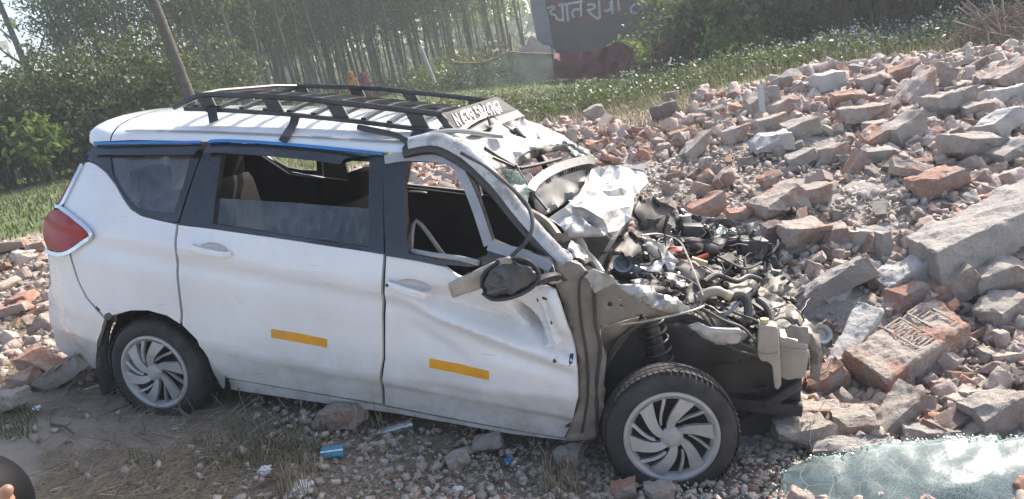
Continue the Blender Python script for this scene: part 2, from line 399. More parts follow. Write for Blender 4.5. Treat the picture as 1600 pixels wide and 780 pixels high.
    M['leaf_bush'] = leaf('bush_leaves', (.028, .042, .022), (.056, .075, .036), (.14, .13, .075), .24)
    M['leaf_rust'] = leaf('bush_flower_heads', (.06, .052, .032), (.10, .078, .05), (.16, .125, .08), .25)
    M['leaf_light'] = leaf('fresh_and_sunlit_green_leaves', (.08, .13, .03), (.15, .22, .05), (.26, .32, .08), .5)
    M['leaf_dark'] = leaf('dark_broad_leaves', (.022, .040, .020), (.045, .072, .030), (.12, .15, .06), .28)
    M['weed'] = leaf('weed_leaves', (.040, .052, .025), (.080, .092, .042), (.22, .19, .10), .25)
    M['grass'] = leaf('grass_blades', (.05, .062, .028), (.10, .108, .048), (.26, .22, .125), .25)
    M['flower'] = leaf('white_weed_flowers', (.50, .50, .52), (.62, .60, .64), (.7, .68, .7), .3)
    M['straw'] = leaf('dry_straw', (.22, .17, .115), (.36, .29, .20), (.50, .42, .30), .15, .7)
    M['twig'] = leaf('dead_twigs', (.10, .08, .065), (.19, .15, .12), (.30, .25, .2), .05, .8)
    t = NT("pale_bark"); n1 = t.noise(3, 6, .6); n2 = t.noise(30, 4)
    M['bark'] = t.done(t.bsdf(t.ramp(n1, [(.3, (.085, .072, .055)), (.6, (.15, .13, .10)), (.8, (.22, .20, .165))]), .85, 0, t.bump(n2, .5, .02)))
    M['bark_dark'] = simple('dark_bark', (.085, .072, .058), .9, 0, .35, 8, .5)
    M['bark_grey'] = simple('grey_trunk', (.17, .165, .155), .85, 0, .25, 8, .5)
build_materials()
# ------------------------------------------------------------------ the ground
CTRL = np.array([
 (-2.15, 4.22, .07), (.41, 3.39, -.47), (-1.67, 5.74, .0), (.9, 4.95, -.46), (-.9, 3.9, -.16), (-.4, 5.2, -.2),
 (-2.48, 3.2, .17), (-1.72, 3.5, .10), (-.79, 3.1, -.15), (.49, 3.1, -.44), (-3.35, 4.7, .27), (-4.0, 6.4, .45), (-5.2, 8, .73), (-10.6, 17, .89),
 (-4.0, 26, .90), (-1.0, 26, .83), (2.26, 25, .45), (4.3, 16, .34), (1.38, 12, .50), (1.83, 9, .46), (2.8, 10, .53), (4.7, 10, .56), (7.0, 10.5, .36), (9.0, 13, .30),
 (3.28, 5.4, -.14), (3.65, 5.3, -.16), (1.95, 5.2, -.24), (1.95, 3.9, -.64), (2.4, 3.5, -.60), (1.38, 3.4, -.54), (1.33, 3.9, -.60), (1.8, 2.7, -.52), (3.4, 4.3, -.42), (.8, 2.0, -.5), (-1.5, 1.6, .02), (3.2, 2.4, -.5), (-4.5, 3.0, .3),
 (0.2, 7.2, .1), (2.6, 7.2, .12), (5.2, 7.2, .08), (-1.8, 8.5, .45), (-7.5, 6, .6), (0, 0, 0), (-5, 0, .2), (5, 0, -.5), (7.5, 5, -.1),
 (1.6, 15.5, .30), (0, 17, .48), (3.2, 19, .2), (14, 20, .0), (20, 40, .1), (-20, 30, .95), (0, 45, .75), (-18, 48, .9), (14, 34, .1), (-28, 15, .9), (24, 10, 0), (30, 26, 0), (-12, -14, .2), (14, -14, -.3), (-40, 60, .8), (0, 75, .7), (40, 60, .2)])
def _tps(r2): return np.where(r2 > 1e-9, r2 * np.log(np.maximum(r2, 1e-9)), 0)
_n = len(CTRL); _X = CTRL[:, :2]
_K = _tps(((_X[:, None] - _X[None]) ** 2).sum(-1)) + np.eye(_n) * .02
_P = np.c_[np.ones(_n), _X]; _A = np.block([[_K, _P], [_P.T, np.zeros((3, 3))]])
_W = np.linalg.solve(_A, np.r_[CTRL[:, 2], 0, 0, 0])
def height(x, y):
    x = np.atleast_1d(np.asarray(x, float)); y = np.atleast_1d(np.asarray(y, float))
    r = np.hypot(x, y); k = np.minimum(1, 62 / np.maximum(r, 1e-6)); xc, yc = x * k, y * k
    o = np.empty_like(xc)
    for i in range(0, len(xc), 8000):
        a, b = xc[i:i + 8000], yc[i:i + 8000]
        o[i:i + 8000] = _tps((a[:, None] - _X[:, 0]) ** 2 + (b[:, None] - _X[:, 1]) ** 2) @ _W[:_n] + _W[_n] + _W[_n + 1] * a + _W[_n + 2] * b
    return o
def H(x, y): return float(height(x, y)[0])
def gp(u, v, ymin=1.2, ymax=90):                   # where the ray through (u, v) meets the ground
    d = ray(u, v); ys = np.geomspace(ymin, ymax, 500); t = ys / d.y
    z = CAM_H + d.z * t; g = height(d.x * t, ys); k = np.argmax(z < g)
    if z[k] >= g[k]: k = len(ys) - 1
    return Vector((d.x * t[k], ys[k], g[k]))
def sstep(a, b, x):
    t = np.clip((x - a) / (b - a), 0, 1); return t * t * (3 - 2 * t)
CREST_X = [-12, -5.2, -2.5, .5, 1.2, 1.7, 2.3, 2.9, 5, 7, 8.5, 12]
CREST_Y = [6.8, 7.9, 9.3, 11.0, 10.6, 9.0, 8.9, 10.3, 10.5, 10.7, 11.6, 12.2]
def crest(x): return np.interp(x, CREST_X, CREST_Y)
def rubble_w(x, y):
    x = np.asarray(x, float); y = np.asarray(y, float)
    a = sstep(.5, -.5, y - crest(x))
    near = sstep(-.9, .7, x + (y - 3.2) * .3)   # dirt only on the near left
    near = np.maximum(near, sstep(4.5, 5.1, y - (x + 3) * .0))
    return a * near * sstep(-9, -7, x) * sstep(12, 9.5, x) * sstep(.5, 2.0, y)
def grass_w(x, y):
    x = np.asarray(x, float); y = np.asarray(y, float)
    g = sstep(-.1, 1.4, y - crest(x) - 1.1 * np.exp(-((x - 1.9) / .7) ** 2))
    return g
def build_ground():
    def axis(lo, hi, fine_lo, fine_hi, step):
        mid = np.arange(fine_lo, fine_hi + 1e-6, step)
        L = fine_lo - np.geomspace(step, fine_lo - lo, 46)[::-1]; Rr = fine_hi + np.geomspace(step, hi - fine_hi, 46)
        return np.r_[L, mid, Rr]
    xs = axis(-900, 900, -6, 8, .07); ys = axis(-300, 1600, 1.5, 12.5, .07)
    X, Y = np.meshgrid(xs, ys, indexing='ij'); x, y = X.ravel(), Y.ravel()
    z = height(x, y)
    rw, gw = rubble_w(x, y), grass_w(x, y)
    rs = np.array([mnoise.fractal(Vector((a * 1.7, b * 1.7, 3)), 1, 2, 4) if -7 < a < 9 and 1 < b < 13 else 0 for a, b in zip(x, y)])
    z = z + rs * (.02 + .045 * rw) - .015
    nx, ny = len(xs), len(ys); idx = np.arange(nx * ny).reshape(nx, ny)
    F = np.stack([idx[:-1, :-1], idx[1:, :-1], idx[1:, 1:], idx[:-1, 1:]], -1).reshape(-1, 4)
    me = mesh_np("ground", np.c_[x, y, z], F, M['ground'], True, {"grass": gw, "rubble": rw})
    tag(link("ground", me), kind='structure')
build_ground()
# ------------------------------------------------------------------ the wrecked car (car frame: x forward, y left, z up)
M['primer_dark0'] = simple('bared_metal_and_crease_shade', (.05, .045, .04), .7, 0, .5, 30, .3, .3)
CAR = empty("wrecked_car"); CAR.matrix_world = CAR_M
tag(CAR, "white people carrier with torn-open front and black roof rack, nose down by the rubble", "car")
_SZ = [.10, .20, .25, .30, .36, .42, .55, .70, .85, .95, 1.05, 1.12, 1.20, 1.30, 1.45, 1.545, 1.60]
_SY = [.72, .765, .79, .815, .842, .866, .866, .862, .862, .856, .842, .825, .795, .758, .692, .648, .61]
def crease(x): return lerp(.861, .983, (x + 1.351) / (-1.162))
def crease2(x): return lerp(.37, .458, (x + 1.339) / (-1.0))
def S(x, z):
    s = interp(z, _SZ, _SY)
    if x < -2.85: s -= min(.22, .16 * ((-2.85 - x) / .65) ** 2)
    d = z - crease(x)
    k = 1 / (1 + math.exp(-max(-30, min(30, d / .010))))
    if z < 1.1: s += .012 * k * math.exp(-max(0, d) / .16) - .010 * math.exp(-((d + .035) / .04) ** 2)
    d2 = z - crease2(x); k2 = 1 / (1 + math.exp(-max(-30, min(30, d2 / .008))))
    s += -.022 * (1 - k2) * math.exp(-max(0, -d2) / .25) + .006 * math.exp(-(d2 / .03) ** 2)
    return s
def cside(u, v):
    y = -.85
    for _ in range(14):
        p = cp(u, v, y); y = .5 * y + .5 * -S(p[0], p[2])
    return cp(u, v, y)
def inside(pt, poly):
    x, y = pt; c = False; n = len(poly); j = n - 1
    for i in range(n):
        xi, yi = poly[i]; xj, yj = poly[j]
        if (yi > y) != (yj > y) and x < (xj - xi) * (y - yi) / (yj - yi + 1e-12) + xi: c = not c
        j = i
    return c
def dense(poly, step, closed=True):
    out = []; n = len(poly)
    for i in range(n if closed else n - 1):
        a = np.array(poly[i], float); b = np.array(poly[(i + 1) % n], float); m = max(1, int(round(np.linalg.norm((b - a)[:2]) / step)))
        out += [tuple(a + (b - a) * k / m) for k in range(m)]
    if not closed: out.append(tuple(poly[-1]))
    return out
def smooth_poly(poly, closed=True, sub=4):           # Catmull-Rom through the points
    n = len(poly); out = []
    P_ = [np.array(p, float) for p in poly]
    for i in range(n if closed else n - 1):
        p0 = P_[(i - 1) % n] if closed or i > 0 else P_[i]; p1 = P_[i]; p2 = P_[(i + 1) % n]; p3 = P_[(i + 2) % n] if closed or i + 2 < n else P_[i + 1]
        for k in range(sub):
            t = k / sub
            out.append(tuple(.5 * (2 * p1 + (p2 - p0) * t + (2 * p0 - 5 * p1 + 4 * p2 - p3) * t * t + (3 * p1 - p0 - 3 * p2 + p3) * t ** 3)))
    if not closed: out.append(tuple(P_[-1]))
    return out
def triangulate(outer, holes, step):
    pts = [Vector(p[:2]) for p in outer]; edges = [(i, (i + 1) % len(outer)) for i in range(len(outer))]
    loops = [list(range(len(outer)))]
    for h in holes:
        b = len(pts); pts += [Vector(p[:2]) for p in h]; edges += [(b + i, b + (i + 1) % len(h)) for i in range(len(h))]; loops.append(list(range(b, b + len(h))))
    nb = len(pts)
    arr = np.array([p[:2] for p in outer]); lo, hi = arr.min(0), arr.max(0)
    bnd = np.array([tuple(p) for p in pts])
    j = 0; y = lo[1] + step / 2
    while y < hi[1]:
        x = lo[0] + (step / 2 if j % 2 else step)
        while x < hi[0]:
            q = (x + RS.uniform(-.12, .12) * step, y + RS.uniform(-.12, .12) * step)
            if inside(q, outer) and not any(inside(q, h) for h in holes) and np.min(((bnd - q) ** 2).sum(1)) > (.45 * step) ** 2: pts.append(Vector(q))
            x += step
        y += step * .87; j += 1
    vo, _, fo, ov, _, _ = delaunay_2d_cdt(pts, edges, [], 0, 1e-7)
    vs = [tuple(v) for v in vo]; fs = []
    for f in fo:
        c = (sum(vs[i][0] for i in f) / 3, sum(vs[i][1] for i in f) / 3)
        if inside(c, outer) and not any(inside(c, h) for h in holes): fs.append(tuple(f))
    return vs, fs
def skin(name, pts3, fs, depth, mat, parent, flip=1, smooth=True, lip=True):
    """a pressed panel: outer skin plus a lip turned in along every free edge"""
    bm = bmesh.new(); vv = [bm.verts.new(p) for p in pts3]
    for f in fs:
        try: bm.faces.new([vv[i] for i in f])
        except ValueError: pass
    bmesh.ops.delete(bm, geom=[v for v in bm.verts if not v.link_faces], context='VERTS')
    bm.normal_update()
    if sum(f.normal.y * f.calc_area() for f in bm.faces) * flip > 0: bmesh.ops.reverse_faces(bm, faces=bm.faces)
    if lip:
        be = [e for e in bm.edges if e.is_boundary]
        r = bmesh.ops.extrude_edge_only(bm, edges=be)
        nv = [g for g in r['geom'] if isinstance(g, bmesh.types.BMVert)]
        for v in nv: v.co.y += depth * flip
    me = D.meshes.new(name); bm.to_mesh(me); bm.free()
    if smooth:
        me.polygons.foreach_set("use_smooth", [True] * len(me.polygons))
        try: me.set_sharp_from_angle(angle=rad(38))
        except Exception: pass
    return link(name, me, parent, mat)
def side_panel(name, outer, holes=(), mat=None, parent=None, step=.05, off=0, depth=.025, disp=None, mirror=False, sm=True):
    """outline given where the photograph shows it, carried onto the car's flank"""
    f = (lambda p: [cside(*q) for q in (smooth_poly(p) if sm else p)])
    O = [(p[0], p[2]) for p in f(outer)]; Hs = [[(p[0], p[2]) for p in f(h)] for h in holes]
    O = dense(O, step); Hs = [dense(h, step) for h in Hs]
    vs, fs = triangulate(O, Hs, step)
    P3 = []
    for x, z in vs:
        y = -(S(x, z) + off)
        if disp: y += disp(x, z)
        P3.append((x, -y if mirror else y, z))
    return skin(name, P3, fs, depth, mat, parent, -1 if mirror else 1)
def sheet(name, pts, mat, parent=None, step=12, inner=(), amp=0, freq=5, seed=0, holes=(), thick=.004, smooth=True, ridged=True, angle=30):
    """torn sheet metal: outline (u, v, y) in the car's frame, creased by folded noise"""
    allp = np.array(list(pts) + list(inner), float)
    O = dense([p[:2] for p in pts], step)
    vs, fs = triangulate(O, holes, step)
    P3 = []
    for u, v in vs:
        d2 = (allp[:, 0] - u) ** 2 + (allp[:, 1] - v) ** 2 + 4; w = 1 / d2 ** 1.5
        y = float((w * allp[:, 2]).sum() / w.sum()); p = cp(u, v, y)
        if amp:
            q = Vector(p) * freq + Vector((seed * 7.3, seed, 0))
            n1 = mnoise.noise(q); n2 = mnoise.noise(q * 2.3 + Vector((5, 9, 2)))
            r = (abs(n1) - .25) + .45 * (abs(n2) - .2) if ridged else n1 + .4 * n2
            p = p + np.array([.35, 1, .25]) * (amp * r)
        P3.append(tuple(p))
    me = D.meshes.new(name); me.from_pydata(P3, [], fs); me.update()
    if smooth:
        me.polygons.foreach_set("use_smooth", [True] * len(me.polygons))
        try: me.set_sharp_from_angle(angle=rad(angle))
        except Exception: pass
    o = link(name, me, parent, mat)
    if thick:
        md = o.modifiers.new("thickness", 'SOLIDIFY'); md.thickness = thick; md.offset = 0
    return o
def cpath(pts): return [Vector(cp(*p)) for p in pts]
def hose(name, pts, r, mat, parent=None, n=8, sub=5, r2=None):
    P3 = smooth_poly([tuple(p) for p in cpath(pts)], False, sub)
    return MB().tube(P3, r, n, r2).build(name, mat, parent or CAR, True)

# ---- flank panels
HOLE_R = [(335 + 21 * math.cos(a), 388.5 + 9.5 * math.sin(a) + 2.5 * math.cos(a)) for a in np.linspace(0, 2 * math.pi, 19)[:-1]]
HOLE_F = [(647 + 25 * math.cos(a), 447.5 + 11 * math.sin(a) + 4.5 * math.cos(a)) for a in np.linspace(0, 2 * math.pi, 19)[:-1]]
quarter = side_panel("rear_quarter_panel", [(275, 351), (248, 345), (220, 338), (203, 327), (193, 313), (180, 290), (165, 270), (150, 258), (139, 253), (133, 255), (116, 288), (99, 323), (120, 341), (147, 363), (147, 370), (131, 383), (111, 396), (124, 440), (137, 465), (156, 486), (165, 497), (177, 492), (205, 485), (231, 485), (261, 493), (281, 506), (282, 493), (276, 440), (272, 385)], (), M['paint'], CAR, sm=False)
bumper = side_panel("rear_bumper", [(108, 397), (121, 440), (134, 466), (153, 488), (163, 499), (158, 518), (151, 547), (149, 577), (128, 569), (100, 553), (88, 540), (83, 515), (76, 482), (77, 430), (74, 397), (90, 400)], (), M['paint'], CAR, sm=False)
rear_door = side_panel("rear_door", [(279, 352), (330, 358), (450, 375), (575, 394), (599, 398), (597, 470), (597, 560), (597, 631), (480, 612), (352, 590), (335, 572), (319, 549), (308, 531), (285, 508), (286, 493), (280, 440), (276, 385)], [HOLE_R], M['paint'], CAR, sm=False, step=.04)
def dent(x, z):
    def g(u, v, ru, rv, a=0):
        c = cp(u, v, -.86); dx, dz = x - c[0], z - c[2]; ca, sa = math.cos(a), math.sin(a)
        q = ((dx * ca + dz * sa) / ru) ** 2 + ((-dx * sa + dz * ca) / rv) ** 2
        return math.exp(-q)
    d = .07 * g(745, 487, .25, .055, -.24) + .085 * g(832, 498, .09, .075, .2) + .045 * g(680, 470, .14, .04, -.2) + .05 * g(790, 510, .10, .03, -.5)
    d += -.026 * g(775, 527, .28, .028, -.30) - .035 * g(866, 482, .035, .10, .35) + .045 * g(884, 548, .05, .03) - .02 * g(700, 500, .15, .03, -.25) + .018 * g(720, 620, .2, .03, -.1)
    d += .012 * g(700, 600, .25, .06) + .01 * mnoise.noise(Vector((x * 7, z * 7, 1)))* g(780, 500, .4, .25)
    # the leading edge is bent outwards
    d += -.03 * sstep(-.62, -.30, x) * sstep(.45, .95, z)
    # sharp fold running down from the mirror
    a = cp(800, 470, -.86); b = cp(850, 535, -.86); t = ((x - a[0]) * (b[0] - a[0]) + (z - a[2]) * (b[2] - a[2])) / ((b[0] - a[0]) ** 2 + (b[2] - a[2]) ** 2)
    if -.1 < t < 1.1:
        px, pz = a[0] + t * (b[0] - a[0]), a[2] + t * (b[2] - a[2]); dist = math.hypot(x - px, z - pz); d += .05 * math.exp(-(dist / .016) ** 2) * (1 - abs(2 * t - 1) ** 4)
    return float(d)
_fold = [(650, 470, 890, 563, .06, -.030), (800, 468, 853, 540, .030, .055), (853, 540, 894, 560, .030, .040), (700, 478, 800, 512, .045, .030), (846, 470, 872, 545, .022, -.030), (745, 540, 890, 585, .05, .016), (640, 505, 720, 560, .05, .012)]
_fold = [(cp(a, b, -.86), cp(c, d, -.86), w, h) for a, b, c, d, w, h in _fold]
dent_soft = dent
def dent(x, z):
    d = dent_soft(x, z) * .8
    for a, b, w, h in _fold:
        ex, ez = b[0] - a[0], b[2] - a[2]; t = max(0, min(1, ((x - a[0]) * ex + (z - a[2]) * ez) / (ex * ex + ez * ez))); q = math.hypot(x - a[0] - t * ex, z - a[2] - t * ez) / w
        if q < 1: d += h * (1 - q) * (.35 + .65 * math.sin(math.pi * (.12 + .76 * t)))
    return float(d)
front_door = side_panel("front_door", [(604, 400), (652, 408), (694, 417), (712, 430), (735, 440), (800, 448), (855, 446), (868, 452), (876, 472), (892, 520), (902, 575), (903, 620), (895, 657), (882, 684), (840, 678), (740, 660), (602, 633), (602, 560), (603, 470)], [HOLE_F], M['paint'], CAR, step=.019, disp=dent, sm=False)
tag(front_door, "dented front door, creased below its broken mirror")
sill = side_panel("sill", [(321, 553), (336, 575), (353, 593), (480, 615), (600, 637), (740, 664), (885, 688), (884, 690), (800, 680), (620, 648), (500, 631), (345, 608), (332, 585)], (), M['paint'], CAR, off=-.012, depth=.05, sm=False)
# black window surrounds
G1 = [(145, 238), (230, 236), (316, 234), (296, 290), (278, 348), (248, 343), (221, 336), (205, 325), (195, 311), (182, 288), (167, 268), (152, 256), (140, 251), (136, 249)]
g1h = [(172, 246), (298, 243), (286, 290), (271, 334), (240, 332), (215, 326), (200, 313), (186, 294), (176, 272)]
surround = side_panel("quarter_window_surround", G1, [g1h], M['gloss_black'], CAR, sm=False, depth=.03)
side_panel("quarter_window_glass", g1h, (), M['glass_dark'], surround, off=-.008, depth=0, sm=False)
G2 = [(319, 232), (330, 224), (450, 228), (600, 242), (600, 398), (575, 393), (450, 374), (330, 357), (280, 350), (298, 292)]
g2h = [(346, 242), (460, 246), (577, 253), (577, 387), (450, 369), (332, 350), (338, 300)]
rframe = side_panel("rear_window_frame", G2, [g2h], M['gloss_black'], CAR, sm=False, depth=.04)
side_panel("half_lowered_glass", [(337, 311), (450, 318), (578, 328), (578, 388), (450, 370), (331, 351)], (), M['glass'], rframe, off=-.025, depth=0, sm=False)
G3o = [(601, 243), (640, 238), (690, 240), (712, 248), (728, 264), (747, 305), (760, 345), (770, 376), (795, 387), (830, 396), (858, 405), (866, 420), (862, 430), (800, 416), (770, 411), (735, 416), (690, 412), (604, 399)]
g3h = [(640, 253), (695, 254), (713, 264), (725, 285), (742, 325), (755, 362), (764, 385), (762, 400), (735, 409), (690, 405), (640, 396), (634, 340), (632, 290)]
fframe = side_panel("front_window_frame", G3o, [g3h], M['gloss_black'], CAR, sm=False, depth=.05, off=.012, step=.035)
def band(name, pts, w, mat, parent, off=.02, h=.012):
    P3 = [Vector(cside(*p)) + Vector((0, -off, 0)) for p in smooth_poly(pts, False, 4)]
    return MB().ribbon(P3, w, h, (0, -1, .35)).build(name, mat, parent, True)
M['frame_grey'] = simple('dusty_frame_sheen_grey', (.33, .34, .35), .35, .1, .15, 8, .05, .35, .3)  # grey carries the black frame's painted silvery reflection as well as dust
band("frame_edge", [(604, 249), (640, 244), (690, 247), (712, 256), (724, 272), (741, 310), (755, 350), (765, 382)], .045, M['frame_grey'], fframe)
band("frame_edge", [(765, 382), (795, 391), (830, 401), (862, 416)], .05, M['frame_grey'], fframe, .02)
MB().tube(smooth_poly([tuple(cp(*p)) for p in ((642, 395, -.80), (650, 345, -.70), (690, 395, -.72), (700, 402, -.78))], False), .012, 6).build("seat_belt", M['wire'], CAR, True)
hose("window_seal", [(642, 392, -.80), (680, 399, -.84), (720, 404, -.86), (748, 411, -.88)], .013, M['frame_grey'])
# rain visors over the windows, blue strip above
def visor(pts_top, pts_bot, name):
    a = [Vector(cside(*p)) + Vector((0, -.012, 0)) for p in pts_top]; b = [Vector(cside(*p)) + Vector((0, -.040, 0)) for p in pts_bot]
    mb = MB(); n = len(a); mb.add(a + b + [p + Vector((0, .012, -.002)) for p in b], [(i, i + 1, n + i + 1, n + i) for i in range(n - 1)] + [(n + i, n + i + 1, 2 * n + i + 1, 2 * n + i) for i in range(n - 1)])
    return mb.build(name, M['gloss_black'], CAR, True)
visor([(150, 227), (200, 227), (260, 226), (318, 225)], [(143, 240), (200, 241), (260, 241), (310, 240)], "rain_visor")
visor([(328, 226), (345, 223), (420, 225), (500, 231), (560, 238), (590, 242)], [(324, 238), (345, 237), (420, 242), (500, 250), (536, 255), (545, 246)], "rain_visor")
band("blue_strip", [(153, 224), (230, 223), (318, 221.5)], .014, M['blue_line'], CAR, .024, .014)
band("blue_strip", [(331, 222), (345, 219.5), (400, 221), (500, 229), (602, 239.5)], .016, M['blue_line'], CAR, .028, .014)
# amber reflective strips, door handles
for q in ([(424, 514), (468, 521), (511, 530), (511, 543), (468, 535), (424, 527)], [(671, 560), (718, 569), (764, 580), (764, 594), (718, 584), (671, 574)]):
    fd = q[0][0] > 600
    side_panel("reflective_strip", q, (), M['reflector'], front_door if fd else rear_door, off=.003, depth=.002, sm=False, disp=dent if fd else None, step=.03)
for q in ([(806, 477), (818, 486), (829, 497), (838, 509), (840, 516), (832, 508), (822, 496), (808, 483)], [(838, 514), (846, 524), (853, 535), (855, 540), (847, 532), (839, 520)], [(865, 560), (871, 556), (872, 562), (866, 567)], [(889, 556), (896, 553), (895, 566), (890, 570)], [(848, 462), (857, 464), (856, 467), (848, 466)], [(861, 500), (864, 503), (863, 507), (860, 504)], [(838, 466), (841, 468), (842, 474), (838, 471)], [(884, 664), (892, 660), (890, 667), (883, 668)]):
    side_panel('paint_tear_and_crease_shade', q, (), M['primer_dark0'], front_door, off=.0016, depth=.001, sm=False, disp=dent, step=.02)  # scratches and tears; marks along the fold paint the crease's shade
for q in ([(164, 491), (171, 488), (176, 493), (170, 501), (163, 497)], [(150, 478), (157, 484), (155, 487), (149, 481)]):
    side_panel('paint_tear_and_crease_shade', q, (), M['primer_dark0'], bumper, off=.002, depth=.001, sm=False, step=.02)
def handle(u0, v0, u1, v1, parent, lock):
    a = Vector(cside(u0, v0)); b = Vector(cside(u1, v1)); o = Vector((0, -1, 0)); mb = MB()
    t = (b - a)
    path = [a + o * .004, a + t * .06 + o * .034, a + t * .5 + o * .046, a + t * .9 + o * .042, b + o * .006]
    mb.ribbon(path, [.030, .034, .036, .034, .028], .017, (0, -1, .1)); ho = mb.build("door_handle", M['paint'], parent, True, bevel=.006)
    HO = HOLE_F if lock else HOLE_R; n = len(HO); rings = []
    for sc_, dep in ((1.0, .0), (.93, .018), (.7, .034), (.35, .042)):
        cu = sum(p[0] for p in HO) / n; cv = sum(p[1] for p in HO) / n; row = []
        for (u, v) in HO:
            p = cside(cu + (u - cu) * sc_, cv + (v - cv) * sc_); d_ = dent(p[0], p[2]) if lock else 0
            row.append(Vector((p[0], p[1] + d_ + dep, p[2])))
        rings.append(row)
    mb = MB(); mb.add([q for r in rings for q in r], [(i * n + k, i * n + (k + 1) % n, (i + 1) * n + (k + 1) % n, (i + 1) * n + k) for i in range(3) for k in range(n)] + [tuple(range(3 * n, 4 * n))])
    mb.build("handle_recess", M['paint'], parent, True)
    if lock: MB().tube([a + t * .06 + o * .03, a + t * .06 + o * .045], .008, 10).build("lock_cylinder", M['black'], parent, True)
handle(301, 385, 362, 397, rear_door, False); handle(606, 441, 676, 461, front_door, True)
# tail lamp with chrome surround
def lamp_disp(x, z): return 0
lamp = side_panel("tail_lamp", [(97, 327), (118, 343), (141, 364), (128, 376), (108, 391), (92, 393), (76, 388), (69, 366), (71, 346), (82, 328)], (), M['lens'], CAR, off=.012, depth=.05, sm=False, step=.03)
band("chrome_surround", [(97, 323), (120, 340), (146, 365), (131, 380), (110, 394), (92, 397), (75, 391)], .022, M['chrome'], lamp, .012, .02)
refl = side_panel("upper_reflector", [(124, 262), (127, 262), (98, 318), (90, 318)], (), M['lens'], CAR, off=.004, depth=.03, sm=False)
band("chrome_surround", [(130, 257), (115, 287), (98, 320), (89, 322)], .02, M['chrome'], refl, .004, .02)
# tailgate and rear end, joining the two flanks
def loft_rear(edge, name, mat, bulge=.12):
    mb = MB(); n = 9; rows = []
    for (u, v) in edge:
        p = cside(u, v); rows.append([Vector((p[0] - bulge * (1 - (2 * k / (n - 1) - 1) ** 2), lerp(p[1], -p[1], k / (n - 1)), p[2])) for k in range(n)])
    vs = [q for r in rows for q in r]
    return mb.add(vs, [(i * n + k, i * n + k + 1, (i + 1) * n + k + 1, (i + 1) * n + k) for i in range(len(rows) - 1) for k in range(n - 1)]).build(name, mat, CAR, True)
loft_rear([(76, 398), (78, 430), (77, 482), (84, 515), (89, 540), (101, 553)], "rear_valance", M['paint'])
tg = loft_rear([(128, 258), (108, 290), (88, 320), (74, 345), (71, 366), (78, 395)], "tailgate", M['paint'], .10)
loft_rear([(148, 240), (136, 252), (128, 258)], "rear_window_header", M['gloss_black'], .06)

# ---- roof
def roof_edge(x):                                  # height of the gutter above the near flank
    return interp(x, [-3.25, -2.9, -2.5, -2.0, -1.4, -1.0], [1.535, 1.565, 1.572, 1.57, 1.555, 1.55])
def roof_grid(x0, x1, nx, name, steep=0):
    ys = [-1, -.985, -.95, -.86, -.72, -.5, -.25, 0, .25, .5, .72, .86, .95, .985, 1]; zs = [0, .018, .042, .075, .10, .122, .134, .138, .134, .122, .10, .075, .042, .018, 0]
    zst = [0, .045, .075, .096, .112, .126, .134, .138, .134, .126, .112, .096, .075, .045, 0]
    vs = []
    for i in range(nx + 1):
        x = lerp(x0, x1, i / nx); e = roof_edge(x); w = .652 - (.16 * ((-2.85 - x) / .65) ** 2 if x < -2.85 else 0); drop = 1 - .22 * max(0, (-3.14 - x) / .085) ** 2.2
        xb = -.05 * max(0, (-2.9 - x) / .35)
        kk = min(1, max(0, (-3.04 - x) / .12)) * steep
        for y, z, z2 in zip(ys, zs, zst):
            z = lerp(z, z2, kk); vs.append((x + xb * (1 - y * y) * 2.2, y * w, e + z * max(.05, drop)))
    m = len(ys)
    return MB().add(vs, [(i * m + k, i * m + k + 1, (i + 1) * m + k + 1, (i + 1) * m + k) for i in range(nx) for k in range(m - 1)]).build(name, M['paint'], CAR, True)
roof = roof_grid(-3.04, -1.02, 26, "roof")
spoiler = roof_grid(-3.225, -3.05, 12, "roof_spoiler", 1)
bm = bmesh.new(); bm.from_mesh(spoiler.data); ed = [e for e in bm.edges if e.is_boundary and all(v.co.x < -3.0 and v.co.x < -3.19 for v in e.verts)]
nv = [g for g in bmesh.ops.extrude_edge_only(bm, edges=ed)["geom"] if isinstance(g, bmesh.types.BMVert)]
for v in nv: v.co.z = min(v.co.z, 1.535) - .02; v.co.x += .03
bm.to_mesh(spoiler.data); bm.free()
MB().ribbon([(x, -.652 * .95 + .0, roof_edge(x) + .050) for x in np.linspace(-2.95, -1.1, 24)], .012, .006, (0, -.5, 1)).build("roof_gutter", M['frame_grey'], roof, True)
front_roof = sheet("crushed_roof_front", [(660, 222, -.62), (690, 209, -.5), (752, 195, 0), (812, 184, .55), (850, 198, .62), (882, 212, .63), (926, 247, .63), (908, 240, .5), (893, 230, .42), (884, 226, .3), (835, 232, .0), (812, 246, -.15), (800, 262, -.3), (768, 268, -.58), (742, 248, -.65), (705, 228, -.66)], M['torn'], CAR, 7, [(770, 225, -.2), (840, 212, .35)], .035, 4, 3, thick=.005)
sheet("torn_roof_edge", [(788, 262, -.3), (800, 250, -.2), (835, 232, 0), (884, 226, .3), (894, 238, .42), (872, 236, .3), (845, 242, .1), (820, 254, -.1), (800, 268, -.25)], M['primer'], front_roof, 6, [], .03, 9, 5)
